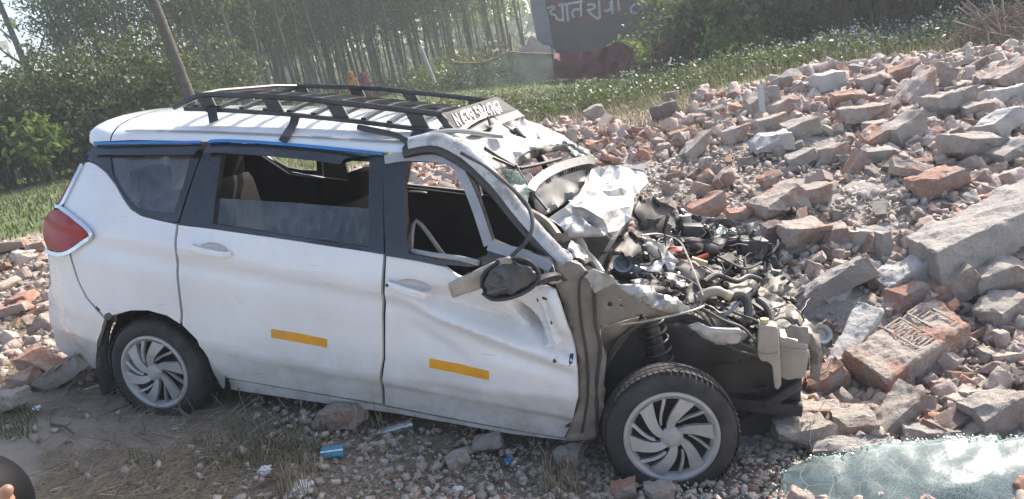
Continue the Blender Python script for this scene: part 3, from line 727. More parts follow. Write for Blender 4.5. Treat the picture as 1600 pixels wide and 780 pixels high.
# A pillar, silvered and scraped, with its black seal
ap = [(640, 226, -.655), (668, 220, -.66), (690, 220, -.665), (712, 230, -.67), (735, 246, -.675), (770, 280, -.69), (808, 328, -.71), (845, 370, -.735), (880, 408, -.76), (888, 424, -.77)]
apv = smooth_poly([tuple(cp(*p)) for p in ap], False, 4)
MB().tube(apv, .040, 10, flat=.55, up=(0, -1, .6)).build("windscreen_pillar", M['frame_pillar'] if 'frame_pillar' in M else M['torn'], CAR, True)
hose("pillar_seal", [(u - 8 + k * .6, v + 15, y - .015) for k, (u, v, y) in enumerate(ap)], .024, M['gloss_black'])
hose("roof_channel_strip", [(640, 232, -.66), (660, 214, -.64), (690, 206, -.6), (722, 205, -.55), (760, 210, -.5), (785, 213, -.45)], .014, M['frame_grey'])
M['dark_trim'] = simple('grey_brown_trim', (.05, .047, .042), .8, 0, .2, 6, .1, .1)
# far flank: window surrounds and door skins mirrored, so one looks through the car
G3far = [(601, 243), (640, 238), (690, 240), (712, 248), (728, 264), (747, 305), (760, 345), (770, 376), (800, 400), (735, 409), (690, 406), (604, 399)]
g3far = [(636, 258), (690, 256), (710, 266), (722, 285), (740, 325), (750, 362), (755, 388), (690, 392), (632, 384), (630, 340)]
for G, hh in ((G1, g1h), (G2, g2h), (G3far, g3far)):
    side_panel("far_window_frame", G, [hh], M['dark_trim'] if G is not G2 else M['beige'], CAR, sm=False, depth=.03, mirror=True, step=.08)
side_panel("far_door", [(275, 351), (450, 373), (600, 398), (760, 402), (800, 420), (855, 446), (900, 575), (890, 684), (600, 634), (345, 600), (320, 549), (280, 505)], (), M['paint'], CAR, sm=False, mirror=True, step=.09)
side_panel("far_quarter_panel", [(275, 351), (220, 338), (150, 258), (130, 258), (95, 330), (76, 398), (77, 480), (88, 540), (148, 575), (165, 497), (231, 485), (281, 506)], (), M['paint'], CAR, sm=False, mirror=True, step=.09)
side_panel("far_door_trim", [(280, 349), (450, 372), (600, 396), (770, 400), (860, 446), (895, 575), (880, 660), (600, 620), (345, 580), (290, 505)], (), M['dark'], CAR, sm=False, mirror=True, off=-.07, step=.12)
hose("far_door_pull", [(640, 300, .70), (645, 300, .68), (660, 301, .68), (666, 302, .70)], .01, M['wire'])
side_panel('far_quarter_trim', [(282, 351), (220, 340), (155, 258), (132, 262), (100, 330), (82, 398), (84, 480), (95, 530), (150, 560), (165, 500), (231, 488), (284, 506)], (), M['dark'], CAR, sm=False, mirror=True, off=-.06, step=.12)
# floor, bulkhead and cabin
mb = MB(); mb.box((-1.65, 0, .27), (3.0, 1.4, .06)); mb.box((-2.2, 0, .50), (1.9, 1.3, .02)); mb.build("floor_pan", M['dark'], CAR)
MB().prism([(-.28, -.74, .25), (-.28, -.74, .98), (-.40, -.74, 1.03), (-.62, -.72, .98), (-.66, -.72, .75), (-.45, -.72, .62), (-.42, -.74, .25)], (0, 1.45, 0)).build("dashboard", M['dark'], CAR, True)
roof_in = MB().box((-2.05, 0, 1.60), (2.0, 1.16, .015)).build("headliner", M['beige'], CAR)
def seat(x, y, w, name, z0=.50, lab=None):
    r = MB(); cush = smooth_poly([(x - .22, z0 - .12), (x + .30, z0 - .10), (x + .33, z0 + .03), (x - .18, z0 + .02)], True, 3)
    r.prism([(p[0], y - w / 2, p[1]) for p in cush], (0, w, 0)); s = r.build(name, M['seat'], CAR, True, bevel=.03)
    b = MB(); bk = smooth_poly([(x - .20, z0), (x - .08, z0 + .02), (x - .20, z0 + .58), (x - .30, z0 + .60), (x - .34, z0 + .5)], True, 3)
    b.prism([(p[0], y - w * .46, p[1]) for p in bk], (0, w * .92, 0)); b.build("seat_back", M['seat'], s, True, bevel=.04)
    for yy in ([y + .36] if name == 'middle_bench' else [y - .38, y + .38]):
        h = MB(); h.box((x - .30, yy, z0 + .70), (.11, .27, .19)); h.build("headrest", M['seat'], s, True, bevel=.045)
        [MB().tube([(x - .29, yy + k, z0 + .55), (x - .30, yy + k, z0 + .66)], .007, 6).build("headrest_post", M["chrome"], s, True) for k in (-.05, .05)]
    return s
seat(-1.70, 0, 1.25, "middle_bench", .50); seat(-2.72, 0, 1.15, "rear_bench", .58)
sw = MB(); cx = Vector((-.72, -.36, .93)); ax = Vector((-.5, 0, .86)).normalized(); e1 = Vector((0, 1, 0)); e2 = ax.cross(e1)
sw.tube([cx + (e1 * math.cos(k * math.pi / 12) + e2 * math.sin(k * math.pi / 12)) * .18 for k in range(25)], .014, 6)
for a in (0, math.pi, -math.pi / 2): sw.bar(cx, cx + (e1 * math.cos(a) + e2 * math.sin(a)) * .18, .04, .012, ax)
sw.build("steering_wheel", M['black'], CAR, True)

# ---- wheels
def make_wheel(loc, yaw, camber=0, spin=0, sc=1):
    T = Matrix.Rotation(camber, 3, 'X') @ Matrix.Rotation(yaw, 3, 'Z') ; R1 = .311
    
    mb = MB(); mb.lathe([(0, .03), (.13, .03), (.20, .012), (.205, .18)], 40); core = mb.build("wheel", M['dark'], CAR, True)
    core.matrix_local = Matrix.Translation(loc) @ T.to_4x4() @ Matrix.Scale(sc, 4)
    # outer face at local y = 0, tread behind it (y > 0)
    prof = [(.202, .010), (.212, .002), (.235, -.010), (.262, -.012), (.286, -.002), (.298, .012), (.304, .024)]
    for g in (.045, .085, .125): prof += [(.3095, g - .006), (.3095, g - .005), (.302, g - .003), (.302, g + .003), (.3095, g + .005)]
    prof += [(.304, .150), (.296, .165), (.27, .182), (.205, .175)]
    mb = MB(); mb.lathe(prof, 72); ty = mb.build("tyre", M['rubber'], core, True, angle=28)
    tb = MB()
    for k in range(68):                             # shoulder tread blocks
        a = 2 * math.pi * k / 68; c = Vector((math.cos(a), 0, math.sin(a))); t = Vector((-math.sin(a), 0, math.cos(a)))
        for yy, hw in ((.026, .017), (.064, .016), (.105, .016)):
            p = c * .3105 + Vector((0, yy, 0)); vs = [p + t * (sx * .0105 + .004 * sy) + Vector((0, sy * hw, 0)) - c * dz for dz in (.004, -.0004) for sx, sy in ((-1, -1), (1, -1), (1, 1), (-1, 1))]
            tb.add(vs, [(4, 5, 6, 7), (0, 1, 5, 4), (1, 2, 6, 5), (2, 3, 7, 6), (3, 0, 4, 7)])
    tr = tb.build("tread", M['rubber'], core); tr["kind"] = "stuff"
    rib = MB()
    for rr in (.222, .246, .274): rib.lathe([(rr - .002, -.0095 + (.004 if rr < .23 else -.002)), (rr, -.0145 + (.004 if rr < .23 else -.001)), (rr + .002, -.0095 + (.004 if rr < .23 else -.002))], 60)
    # hubcap: six broad and six thin swept spokes
    hc = MB(); hc.lathe([(.176, .022), (.190, -.004), (.206, -.014), (.218, -.010), (.221, .004), (.205, .02)], 60)
    hc.lathe([(0, -.024), (.022, -.024), (.025, -.020), (.032, -.020), (.038, -.016), (.052, -.006), (.05, .02)], 36)
    def spoke(tip, w0, w1, sweep, r0, z0, hgt):
        L = []; Rr = []; m = 9
        for i in range(m):
            t = i / (m - 1); r = lerp(r0, .192, t); a = tip + sweep * (1 - t) ** 1.5; hw = lerp(w0, w1, t ** .9) / 2
            y = -(.010 + .012 * math.sin(math.pi * min(1, t * .9 + .1))) + z0
            for lst, sg in ((L, -1), (Rr, 1)):
                q = a + sg * hw / max(r, .03)
                lst.append(Vector((r * math.cos(q), y + (.006 if sg < 0 else 0), r * math.sin(q))))
        n = m; back = Vector((0, hgt, 0))
        vs = L + Rr + [p + back for p in L] + [p + back for p in Rr]
        fs = []
        for i in range(n - 1): fs += [(i, i + 1, n + i + 1, n + i), (i, i + 1, 2 * n + i + 1, 2 * n + i), (n + i, n + i + 1, 3 * n + i + 1, 3 * n + i)]
        hc.add(vs, fs)
    for k in range(6):
        a = spin + k * math.pi / 3
        spoke(a, .030, .074, .62, .040, 0, .024); spoke(a + .56, .012, .017, .50, .075, .006, .02)
    # the emblem: a slanted S in low relief
    for q in ([(-.014, .012), (.002, .016), (.016, .006), (.008, .003), (.0, .009), (-.008, .006)], [(.014, -.012), (-.002, -.016), (-.016, -.006), (-.008, -.003), (.0, -.009), (.008, -.006)], [(-.014, .010), (-.006, .007), (.014, -.010), (.006, -.007)]):
        hc.prism([Vector((x, -.0255, z)) for x, z in q], (0, .003, 0))
    hc.build("hubcap", M['hubcap'], core, True, angle=35)
    return core
make_wheel(Vector((-2.74, -.862, .285)), 0, 0, .25)
make_wheel(Vector((.13, -.875, .293)), rad(11), rad(-3), .2, 1.035)
for x in (-2.74, .13):
    mb = MB(); mb.lathe([(0, -.01), (.2, -.01), (.30, .01), (.31, .09), (.31, .13), (.29, .19), (0, .19)], 36); o = mb.build("far_wheel", M['rubber'], CAR, True); o.location = (x, .68, .295)
# wheel housings
def housing(x, z, r, name):
    mb = MB(); mb.lathe([(r, -.80), (r + .015, -.45), (r - .03, -.42), (.0, -.42)], 30, None, rad(-25), rad(205)); o = mb.build(name, M['dark'], CAR, True); o.location = (x, 0, z); return o
housing(-2.715, .30, .385, "rear_wheel_housing")
# mud flap behind the rear wheel
mf = sheet("mud_flap", [(163, 500, -.78), (178, 495, -.78), (171, 520, -.76), (168, 560, -.74), (182, 615, -.72), (160, 618, -.72), (150, 580, -.74), (153, 545, -.76)], M['black'], CAR, 10, [], .01, 5, 2, thick=.008)
# ------------------------------------------------------------------ the torn front of the car
M['dark_sheet'] = simple('dark_grimy_metal', (.04, .038, .036), .6, .2, .5, 16, .5, .65, dustc=(.15, .13, .11), bscale=30)
M['primer_dark'] = simple('shaded_inner_panel', (.045, .041, .037), .7, .0, .35, 9, .3, .25, dustc=(.12, .105, .09))  # primer darkened: the shade inside the arch put into the colour
M['blue_steel'] = simple('blued_steel', (.20, .24, .28), .35, .6, .25, 14, .2, .3)
DECK = [(880, 405, -.45), (930, 385, -.3), (975, 372, -.15), (1005, 330, .1), (1060, 330, .4), (1120, 348, .55), (1190, 352, .6), (1195, 400, .5), (1215, 440, .25), (1240, 470, .1), (1280, 520, -.15), (1290, 565, -.3), (1230, 560, -.45), (1180, 545, -.5), (1080, 520, -.5), (985, 480, -.55), (920, 440, -.58)]
_dk = np.array(DECK, float)
def deck_y(u, v):
    w = 1 / ((_dk[:, 0] - u) ** 2 + (_dk[:, 1] - v) ** 2 + 60) ** 1.3; return float((w * _dk[:, 2]).sum() / w.sum())
deck = sheet("engine_bay_shade_sheet", DECK, M['dark_sheet'], CAR, 9, [], .10, 7, 1, thick=.006)  # dark sheet under the wreckage; the bay's shade put into its colour
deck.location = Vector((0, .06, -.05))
mb = MB(); mb.box((.28, .15, .50), (.52, .75, .42), Matrix.Rotation(.2, 3, 'Z'), .8); mb.build("engine_block", M['dark_sheet'], CAR, bevel=.02)
MB().box((.30, .05, .30), (.9, 1.0, .06)).build("undertray", M['black'], CAR)
MB().box((-.30, 0, .62), (.03, 1.35, .75)).build("bulkhead", M['dark_sheet'], CAR)

# the door pillar and the inner wing
apost = sheet("door_pillar", [(862, 416, -.80), (890, 408, -.78), (908, 412, -.77), (920, 430, -.77), (930, 470, -.77), (937, 520, -.77), (946, 560, -.77), (943, 640, -.77), (930, 684, -.76), (884, 688, -.78), (900, 640, -.80), (903, 600, -.80), (902, 560, -.80), (890, 512, -.80), (876, 468, -.80)], M['primer'], CAR, 9, [], .025, 7, 4, thick=.03)
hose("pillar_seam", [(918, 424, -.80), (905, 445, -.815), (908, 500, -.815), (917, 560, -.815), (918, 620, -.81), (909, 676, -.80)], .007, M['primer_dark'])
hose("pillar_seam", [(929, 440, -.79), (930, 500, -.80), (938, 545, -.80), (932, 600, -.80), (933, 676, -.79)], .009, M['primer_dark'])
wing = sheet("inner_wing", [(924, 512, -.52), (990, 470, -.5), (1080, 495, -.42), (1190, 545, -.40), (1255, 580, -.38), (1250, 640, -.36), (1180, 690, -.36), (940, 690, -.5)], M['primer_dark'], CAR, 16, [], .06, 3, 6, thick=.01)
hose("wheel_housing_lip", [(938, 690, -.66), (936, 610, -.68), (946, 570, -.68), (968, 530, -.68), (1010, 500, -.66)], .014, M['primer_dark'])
sheet("inner_wing_gusset", [(926, 514, -.74), (960, 506, -.73), (1000, 494, -.70), (985, 520, -.66), (965, 548, -.62), (945, 575, -.62), (938, 590, -.70)], M['primer'], CAR, 8, [], .03, 6, 8, thick=.006)
apron = sheet("apron_panel", [(904, 430, -.74), (950, 438, -.73), (985, 450, -.72), (1050, 480, -.68), (1078, 490, -.65), (1040, 493, -.67), (1002, 491, -.71), (985, 499, -.73), (955, 506, -.74), (925, 516, -.76), (913, 511, -.76), (907, 470, -.76)], M['primer'], CAR, 7, [], .022, 6, 9, holes=[[(953 + 4 * math.cos(k), 476 + 4 * math.sin(k)) for k in np.linspace(0, 6.28, 9)[:-1]], [(970 + 2.5 * math.cos(k), 466 + 2.5 * math.sin(k)) for k in np.linspace(0, 6.28, 8)[:-1]], [(970 + 2.5 * math.cos(k), 478 + 2.5 * math.sin(k)) for k in np.linspace(0, 6.28, 8)[:-1]]], thick=.006)
sheet("crumpled_wing_edge", [(960, 443, -.73), (990, 443, -.73), (1017, 452, -.72), (1047, 465, -.70), (1078, 477, -.67), (1082, 484, -.66), (1060, 490, -.70), (1033, 484, -.73), (1003, 471, -.75), (980, 458, -.75)], M['bent_metal'], CAR, 5, [(1010, 462, -.79), (1045, 474, -.76), (1030, 462, -.68)], .05, 8, 12, thick=.004)
sheet("hinge_bracket", [(909, 428, -.80), (925, 421, -.78), (946, 424, -.76), (966, 440, -.74), (950, 448, -.76), (932, 456, -.79), (925, 444, -.80)], M['primer_light'], CAR, 5, [], .05, 10, 14, thick=.006)
sheet("torn_pillar_foot", [(872, 386, -.74), (884, 390, -.72), (900, 408, -.72), (905, 425, -.75), (890, 428, -.78), (880, 415, -.78)], M['torn'], CAR, 4, [], .06, 14, 15, thick=.004)
sheet("torn_pillar_foot", [(893, 374, -.6), (915, 390, -.6), (925, 408, -.62), (912, 414, -.66), (900, 404, -.68), (888, 388, -.68)], M['torn'], CAR, 4, [], .06, 14, 19, thick=.004)
# coil spring and damper
c0 = Vector(cp(1014, 492, -.56)); c1 = Vector(cp(1034, 572, -.56)); ax = (c1 - c0).normalized(); e1 = ax.orthogonal().normalized(); e2 = ax.cross(e1)
MB().tube([c0 + (c1 - c0) * t + (e1 * math.cos(t * 34) + e2 * math.sin(t * 34)) * .066 for t in np.linspace(0, 1, 110)], .0065, 6).build("coil_spring", M['black'], CAR, True)
MB().tube([c0, c1, c1 + ax * .2], .035, 10).build("damper", M['dark_sheet'], CAR, True)
# rails and beams
def beam(name, pts, mat, amp=.03, fr=7, seed=0, th=.02, step=6, inner=()): return sheet(name, pts, mat, CAR, step, inner, amp, fr, seed, thick=th)
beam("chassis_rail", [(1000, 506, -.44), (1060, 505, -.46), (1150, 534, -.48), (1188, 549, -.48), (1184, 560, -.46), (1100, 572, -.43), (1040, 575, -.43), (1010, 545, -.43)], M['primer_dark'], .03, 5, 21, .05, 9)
beam("front_rail_end", [(1075, 508, -.63), (1090, 505, -.63), (1110, 511, -.63), (1155, 513, -.60), (1168, 525, -.58), (1152, 537, -.6), (1120, 537, -.62), (1095, 523, -.63)], M['bent_metal'], .035, 8, 22, .02)
beam("bent_cross_beam", [(1003, 370, -.12), (1024, 374, -.1), (1040, 391, -.1), (1060, 410, -.12), (1050, 417, -.15), (1025, 404, -.16), (1010, 391, -.16)], M['primer_light'], .03, 7, 23, .03)
beam("bent_cross_beam", [(1056, 404, -.1), (1085, 410, -.08), (1115, 430, -.08), (1124, 440, -.1), (1116, 447, -.16), (1080, 449, -.18), (1064, 430, -.16)], M['primer'], .03, 6, 24, .03)
beam("dark_cross_beam", [(1060, 374, .2), (1098, 375, .26), (1128, 366, .34), (1136, 371, .34), (1128, 394, .25), (1112, 397, .2), (1080, 390, .15), (1064, 382, .15)], M['dark_sheet'], .03, 6, 25, .05)
beam("front_panel_end", [(1190, 441, .15), (1206, 420, .2), (1222, 423, .2), (1239, 440, .12), (1233, 453, .05), (1212, 463, 0), (1196, 466, 0)], M['primer'], .035, 9, 26, .035, 5)
for (u, v, r) in ((1211, 430, 3.5), (1222, 436, 3), (1230, 443, 2.5)):
    c = Vector(cp(u, v, .08)); mb = MB(); mb.tube([c, c + Vector((.005, -.05, .02))], r * .0034, 10); mb.build("panel_hole_dark_peg", M['black'], CAR)  # solid black pegs paint the dark of open holes
P3 = smooth_poly([tuple(cp(*p)) for p in [(1185, 448, .1), (1220, 472, -.1), (1253, 498, -.25), (1272, 520, -.35), (1280, 560, -.42), (1276, 590, -.42)]], False, 5)
beam('radiator_support', [(1184, 448, .08), (1222, 466, -.08), (1256, 492, -.22), (1278, 516, -.33), (1286, 558, -.42), (1280, 596, -.44), (1266, 590, -.44), (1264, 530, -.42), (1240, 508, -.34), (1212, 490, -.22), (1184, 464, -.05)], M['primer'], .045, 8, 90, .012, 6)
P3 = smooth_poly([tuple(cp(*p)) for p in [(1180, 470, -.1), (1215, 495, -.25), (1240, 525, -.4), (1250, 580, -.45)]], False, 5)
MB().ribbon(P3, .09, .03, (.3, -.6, .7)).build("radiator_support", M['dark_sheet'], CAR, True)
# things that can be told apart in the bay
c = Vector(cp(973, 416, -.28)); a = Vector((.1, -.75, .65)).normalized(); R_ = Vector((0, 0, 1)).rotation_difference(a).to_matrix() @ Matrix.Rotation(rad(90), 3, 'X')
mb = MB(); mb.lathe([(.0, .0), (.032, .004), (.036, .028), (.050, .030), (.052, .012), (.048, -.03), (.04, -.08), (0, -.08)], 24, Matrix.Translation(c) @ R_.to_4x4()); tb_ = mb.build("throttle_body", M['blue_steel'], CAR, True)
MB().box(c + Vector((.08, .03, -.03)), (.08, .06, .07), Matrix.Rotation(.3, 3, 'Y')).build("sensor_block", M['blue_steel'], tb_, bevel=.008)
sheet("cylinder_cover", [(992, 418, -.22), (1012, 412, -.2), (1036, 405, -.14), (1054, 414, -.16), (1051, 426, -.2), (1018, 432, -.24), (1000, 434, -.26)], M['torn'], CAR, 6, [], .04, 8, 31, thick=.035)
sheet("white_fragment", [(985, 438, -.4), (1004, 434, -.38), (1022, 440, -.38), (1014, 446, -.42), (992, 446, -.44)], M['torn'], CAR, 5, [], .03, 9, 33, thick=.004)
sheet("white_fragment", [(1070, 460, -.35), (1078, 466, -.36), (1096, 474, -.34), (1086, 482, -.38), (1074, 474, -.38)], M['torn'], CAR, 5, [], .03, 9, 34, thick=.004)
MB().box(cp(1056, 396, .03), (.07, .05, .07), Matrix.Rotation(.4, 3, 'X')).build("red_connector", M['red'], CAR, bevel=.01)
rb = MB(); rb.tube([Vector(cp(1070, 410, -.05)), Vector(cp(1090, 404, .0)), Vector(cp(1107, 398, .02))], .012, 7); rbo = rb.build("red_handle", M['red'], CAR, True)
MB().box(cp(1092, 410, -.02), (.09, .03, .04), Matrix.Rotation(.25, 3, 'Y')).build("cream_clip", M['cap'], rbo, bevel=.006)
MB().box(cp(1172, 390, .5), (.17, .16, .15), Matrix.Rotation(.3, 3, 'Z')).build("relay_box", M['black'], CAR, bevel=.015)
MB().box(cp(1081, 362, .3), (.12, .10, .09), Matrix.Rotation(.2, 3, 'Z')).build("fuse_box", M['black'], CAR, bevel=.01)
mb = MB(); mb.tube([Vector(cp(1070, 336, .4)), Vector(cp(1071, 352, .4))], .038, 14, .032); mb.build("reservoir_pot", M['alu'], CAR, True)
sheet("glass_fragment", [(1100, 358, .45), (1118, 350, .5), (1135, 356, .5), (1140, 366, .45), (1120, 368, .4)], M['crazed'], CAR, 5, [], .02, 7, 35)
sheet("grey_shard", [(1160, 352, .6), (1184, 346, .62), (1190, 366, .58), (1172, 372, .55)], M['primer'], CAR, 6, [], .02, 7, 36)
sheet("dark_panel", [(1056, 324, .5), (1090, 336, .55), (1162, 349, .62), (1140, 358, .58), (1098, 362, .5), (1066, 342, .48)], M['gloss_black'], CAR, 7, [], .04, 6, 37)
sheet("torn_liner", [(998, 306, .25), (1030, 310, .35), (1056, 326, .42), (1066, 345, .38), (1052, 364, .28), (1020, 366, .18), (1000, 350, .12), (990, 330, .12)], M['dark_sheet'], CAR, 6, [], .10, 9, 38)
sheet("torn_liner", [(962, 372, -.2), (990, 358, -.1), (1004, 372, -.12), (1010, 392, -.2), (985, 402, -.3), (960, 396, -.32)], M['dark_sheet'], CAR, 6, [], .10, 9, 39)
hose("strut_tube", [(902, 372, -.45), (910, 384, -.46), (915, 396, -.47), (928, 410, -.50), (940, 428, -.55)], .022, M['primer_light'])
hose("tan_hose", [(1092, 470, -.45), (1102, 460, -.44), (1120, 455, -.43), (1136, 461, -.42)], [.018] * 3 + [.026] * 9 + [.022] * 4, M['tank'], n=12)
hose("hose_clip", [(1134, 460, -.42), (1143, 464, -.42)], .026, M['cap'], n=12)
hose("black_hose", [(1143, 465, -.42), (1156, 461, -.4), (1166, 470, -.4), (1169, 485, -.42), (1168, 505, -.45)], .022, M['hose'])
hose("black_hose", [(1183, 468, -.3), (1196, 478, -.32), (1203, 492, -.36), (1206, 512, -.42)], .017, M['hose'])
hose("black_hose", [(1100, 440, -.2), (1120, 430, -.1), (1150, 440, -.1), (1170, 432, 0), (1190, 438, .02)], .014, M['hose'])
hose("steel_bar", [(1156, 478, -.35), (1170, 464, -.3), (1184, 446, -.22)], .014, M['dark_sheet'], sub=2)
hose("steel_bar", [(1120, 500, -.5), (1142, 486, -.46), (1156, 470, -.4)], .011, M['blue_steel'], sub=2)
for q in ([(968, 508, -.72), (1020, 500, -.74), (1080, 486, -.70), (1100, 478, -.6)], [(1003, 368, -.1), (1030, 366, 0), (1060, 376, -.1), (1074, 400, -.25), (1086, 430, -.4), (1098, 462, -.5)]):
    hose("bright_wire", q, .0055, M['primer_light'], n=6)
for q, r in (([(1075, 478, -.6), (1100, 496, -.6), (1125, 528, -.62), (1150, 547, -.62), (1186, 556, -.62)], .007), ([(1094, 480, -.6), (1130, 500, -.58), (1160, 512, -.58), (1182, 535, -.6)], .007), ([(1085, 460, -.5), (1094, 485, -.56), (1100, 470, -.55)], .006), ([(1110, 470, -.45), (1150, 490, -.45), (1180, 500, -.5), (1200, 515, -.55)], .006), ([(1200, 520, -.55), (1210, 500, -.5), (1230, 498, -.4), (1250, 520, -.4)], .007), ([(1120, 400, .1), (1140, 410, .1), (1165, 420, .1), (1190, 410, .2)], .008), ([(1020, 440, -.35), (1050, 430, -.3), (1080, 440, -.3), (1100, 455, -.4)], .006), ([(1262, 590, -.42), (1290, 580, -.3), (1300, 560, -.2)], .006)):
    hose("black_wire", q, r, M['hose'], n=6)
for (u, v) in ((1193, 524), (1253, 533)): pass
# tanks at the corner
def tank(name, pts, y, depth, mat):
    P_ = [Vector(cp(u, v, y)) for u, v in smooth_poly(pts, True, 2)]
    return MB().prism(P_, (0, depth, 0)).build(name, mat, CAR, True, bevel=.010)
wt = tank("washer_bottle", [(1187, 511), (1200, 509), (1214, 511), (1217, 524), (1218, 548), (1221, 603), (1210, 607), (1207, 574), (1198, 566), (1188, 564), (1184, 550), (1185, 526)], -.66, .08, M['tank'])
mb = MB(); mb.tube([Vector(cp(1194.5, 512, -.62)), Vector(cp(1194.5, 498, -.62))], .020, 14); mb.build("bottle_cap", M['cap'], wt, True)
MB().ribbon([Vector(cp(u, v, -.665)) for u, v in ((1184, 552), (1200, 555), (1218, 551))], .006, .008, (0, -1, 0)).build("moulded_seam", M['tank'], wt)
ct = tank("coolant_tank", [(1217, 531), (1226, 528), (1258, 538), (1263, 546), (1259, 588), (1245, 592), (1219, 590)], -.58, .14, M['tank'])
MB().ribbon([Vector(cp(u, v, -.585)) for u, v in ((1216, 543), (1235, 546), (1263, 549))], .01, .012, (0, -1, 0)).build("moulded_seam", M['tank'], ct)
beam("tank_bracket", [(1226, 514, -.56), (1236, 508, -.56), (1262, 512, -.54), (1268, 540, -.54), (1252, 542, -.56), (1246, 530, -.57), (1230, 527, -.57)], M['primer'], .015, 8, 41, .006, 5)
# smashed headlamp, lower members
c = Vector(cp(1284, 522, -.25)); R_ = Vector((0, 0, 1)).rotation_difference(Vector((.2, -.85, .5)).normalized()).to_matrix() @ Matrix.Rotation(rad(90), 3, 'X')
mb = MB(); mb.lathe([(0, -.02), (.025, -.012), (.03, .0), (.045, .012), (.050, .012), (.052, 0), (.047, -.05), (.03, -.08), (0, -.08)], 24, Matrix.Translation(c) @ R_.to_4x4()); hl = mb.build("smashed_headlamp", M['bent_metal'], CAR, True)
sheet("lamp_shell", [(1272, 510, -.2), (1290, 500, -.15), (1304, 512, -.1), (1300, 540, -.15), (1282, 552, -.25), (1268, 545, -.3)], M['black'], hl, 5, [], .05, 12, 43)
hose("lower_beam", [(1150, 646, -.35), (1180, 640, -.4), (1214, 622, -.45), (1250, 600, -.4)], .032, M['dark_sheet'], r2=.026)
hose("lower_beam", [(1120, 625, -.3), (1160, 612, -.35), (1200, 608, -.42)], .012, M['dark_sheet'])
hose("control_arm", [(1060, 690, -.6), (1110, 660, -.4), (1180, 640, -.2)], .035, M['dark_sheet'])
MB().box(cp(1180, 610, -.2), (.4, .25, .12), Matrix.Rotation(.2, 3, 'Y')).build("subframe", M['dark_sheet'], CAR, bevel=.02)

# bonnet, folded like paper, and the toothed scuttle panel under it
bonnet = sheet("crumpled_bonnet", [(858, 340, -.45), (880, 326, -.42), (905, 303, -.15), (914, 280, .15), (926, 262, .30), (955, 256, .42), (985, 264, .45), (1009, 268, .42), (1013, 286, .35), (998, 300, .25), (988, 312, .15), (984, 330, -.05), (982, 345, -.15), (955, 371, -.38), (948, 366, -.42), (895, 369, -.50), (884, 362, -.5)], M['torn'], CAR, 13, [(930, 300, -.12), (960, 300, .0), (940, 340, -.42), (975, 280, .22), (915, 320, -.4), (968, 330, -.18), (945, 276, .35)], .13, 4.2, 51, thick=.004, smooth=False)
sheet("folded_bonnet_flap", [(882, 362, -.55), (905, 340, -.5), (950, 366, -.5), (945, 369, -.53), (897, 372, -.58)], M['bent_metal'], bonnet, 6, [], .03, 6, 52, thick=.004)
sheet("folded_bonnet_flap", [(985, 262, .5), (1009, 267, .45), (1014, 287, .38), (1000, 296, .36)], M['blue_steel'], bonnet, 5, [], .03, 6, 53, thick=.004)
sc_pts = [(829, 297, -.42), (838, 284, -.34), (855, 271, -.22), (875, 261, -.06), (897, 254, .10), (918, 250, .26), (928, 252, .36), (926, 268, .34), (912, 290, .12), (890, 312, -.10), (865, 330, -.30), (850, 337, -.40), (836, 326, -.42)]
scut = sheet("scuttle_panel", sc_pts, M['grey_plastic'], CAR, 7, [], .02, 3, 55, thick=.012, ridged=False)
P3 = [Vector(cp(u, v, y - .02)) for u, v, y in smooth_poly(sc_pts[:7], False, 6)]
MB().ribbon(P3, .05, .012, (.2, -.9, .3)).build("scuttle_rim", M['grey_plastic'], scut, True)
tb = MB()
for k in range(1, len(P3) - 1):
    t = (P3[k + 1] - P3[k - 1]).normalized(); d = Vector((.15, -.1, -1)).normalized(); p = P3[k] + d * .030 + Vector((0, -.008, 0))
    tb.bar(p - d * .012, p + d * .022, .013, .01, t)
tb.build("scuttle_tooth_row", M['black'], scut)["kind"] = "stuff"
# remnants of the windscreen
sheet("windscreen_remnant", [(782, 262, -.60), (812, 267, -.50), (820, 282, -.48), (827, 300, -.50), (823, 326, -.58), (808, 306, -.62)], M['crazed'], CAR, 5, [], .02, 6, 57)
sheet("windscreen_remnant", [(880, 215, .60), (905, 228, .62), (932, 246, .62), (926, 256, .55), (905, 250, .5), (888, 240, .5)], M['crazed'], CAR, 5, [], .02, 6, 58)
hose("scuttle_rail", [(822, 330, -.55), (842, 340, -.5), (858, 352, -.52), (872, 370, -.6)], .025, M['primer'])
# wipers, aerial, dangling cable
wip = MB(); q = cpath([(757, 231, -.45), (775, 243, -.42), (800, 257, -.36), (812, 263, -.34)]); wip.tube(q, .012, 6, .008); q2 = cpath([(770, 246, -.46), (790, 255, -.42), (806, 262, -.36)]); wip.tube(q2, .008, 6); wip.build("wiper_blade", M['black'], CAR, True)
hose("wiper_arm", [(812, 263, -.34), (838, 258, -.2), (862, 252, -.05), (876, 248, .05)], .010, M['black'])
hose("wiper_arm", [(806, 258, -.36), (822, 285, -.4), (836, 305, -.42), (855, 328, -.45)], .007, M['black'])
hose("pillar_cable", [(720, 238, -.70), (760, 262, -.69), (795, 290, -.71), (822, 318, -.74), (832, 345, -.80), (826, 372, -.86), (806, 394, -.9), (790, 408, -.9), (780, 416, -.9)], .010, M['hose'])
ab = Vector(cp(807, 212, .18)); an = MB(); an.prism([ab + Vector(p) for p in ((-.06, -.022, 0), (.05, -.012, -.012), (.06, 0, -.014), (.05, .012, -.012), (-.06, .022, 0))], (0, 0, .012))
an.tube([ab + Vector((-.05, 0, .01)), ab + Vector((.0, 0, .03)), ab + Vector((.05, 0, -.008))], [.018, .022, .006], 8); af = an.build("aerial_base", M['black'], CAR, True)
q = cpath([(803, 206, .16), (780, 190, .12), (749, 162, .05)]); MB().tube(q, .006, 6, .004).build("aerial_rod", M['black'], af, True)
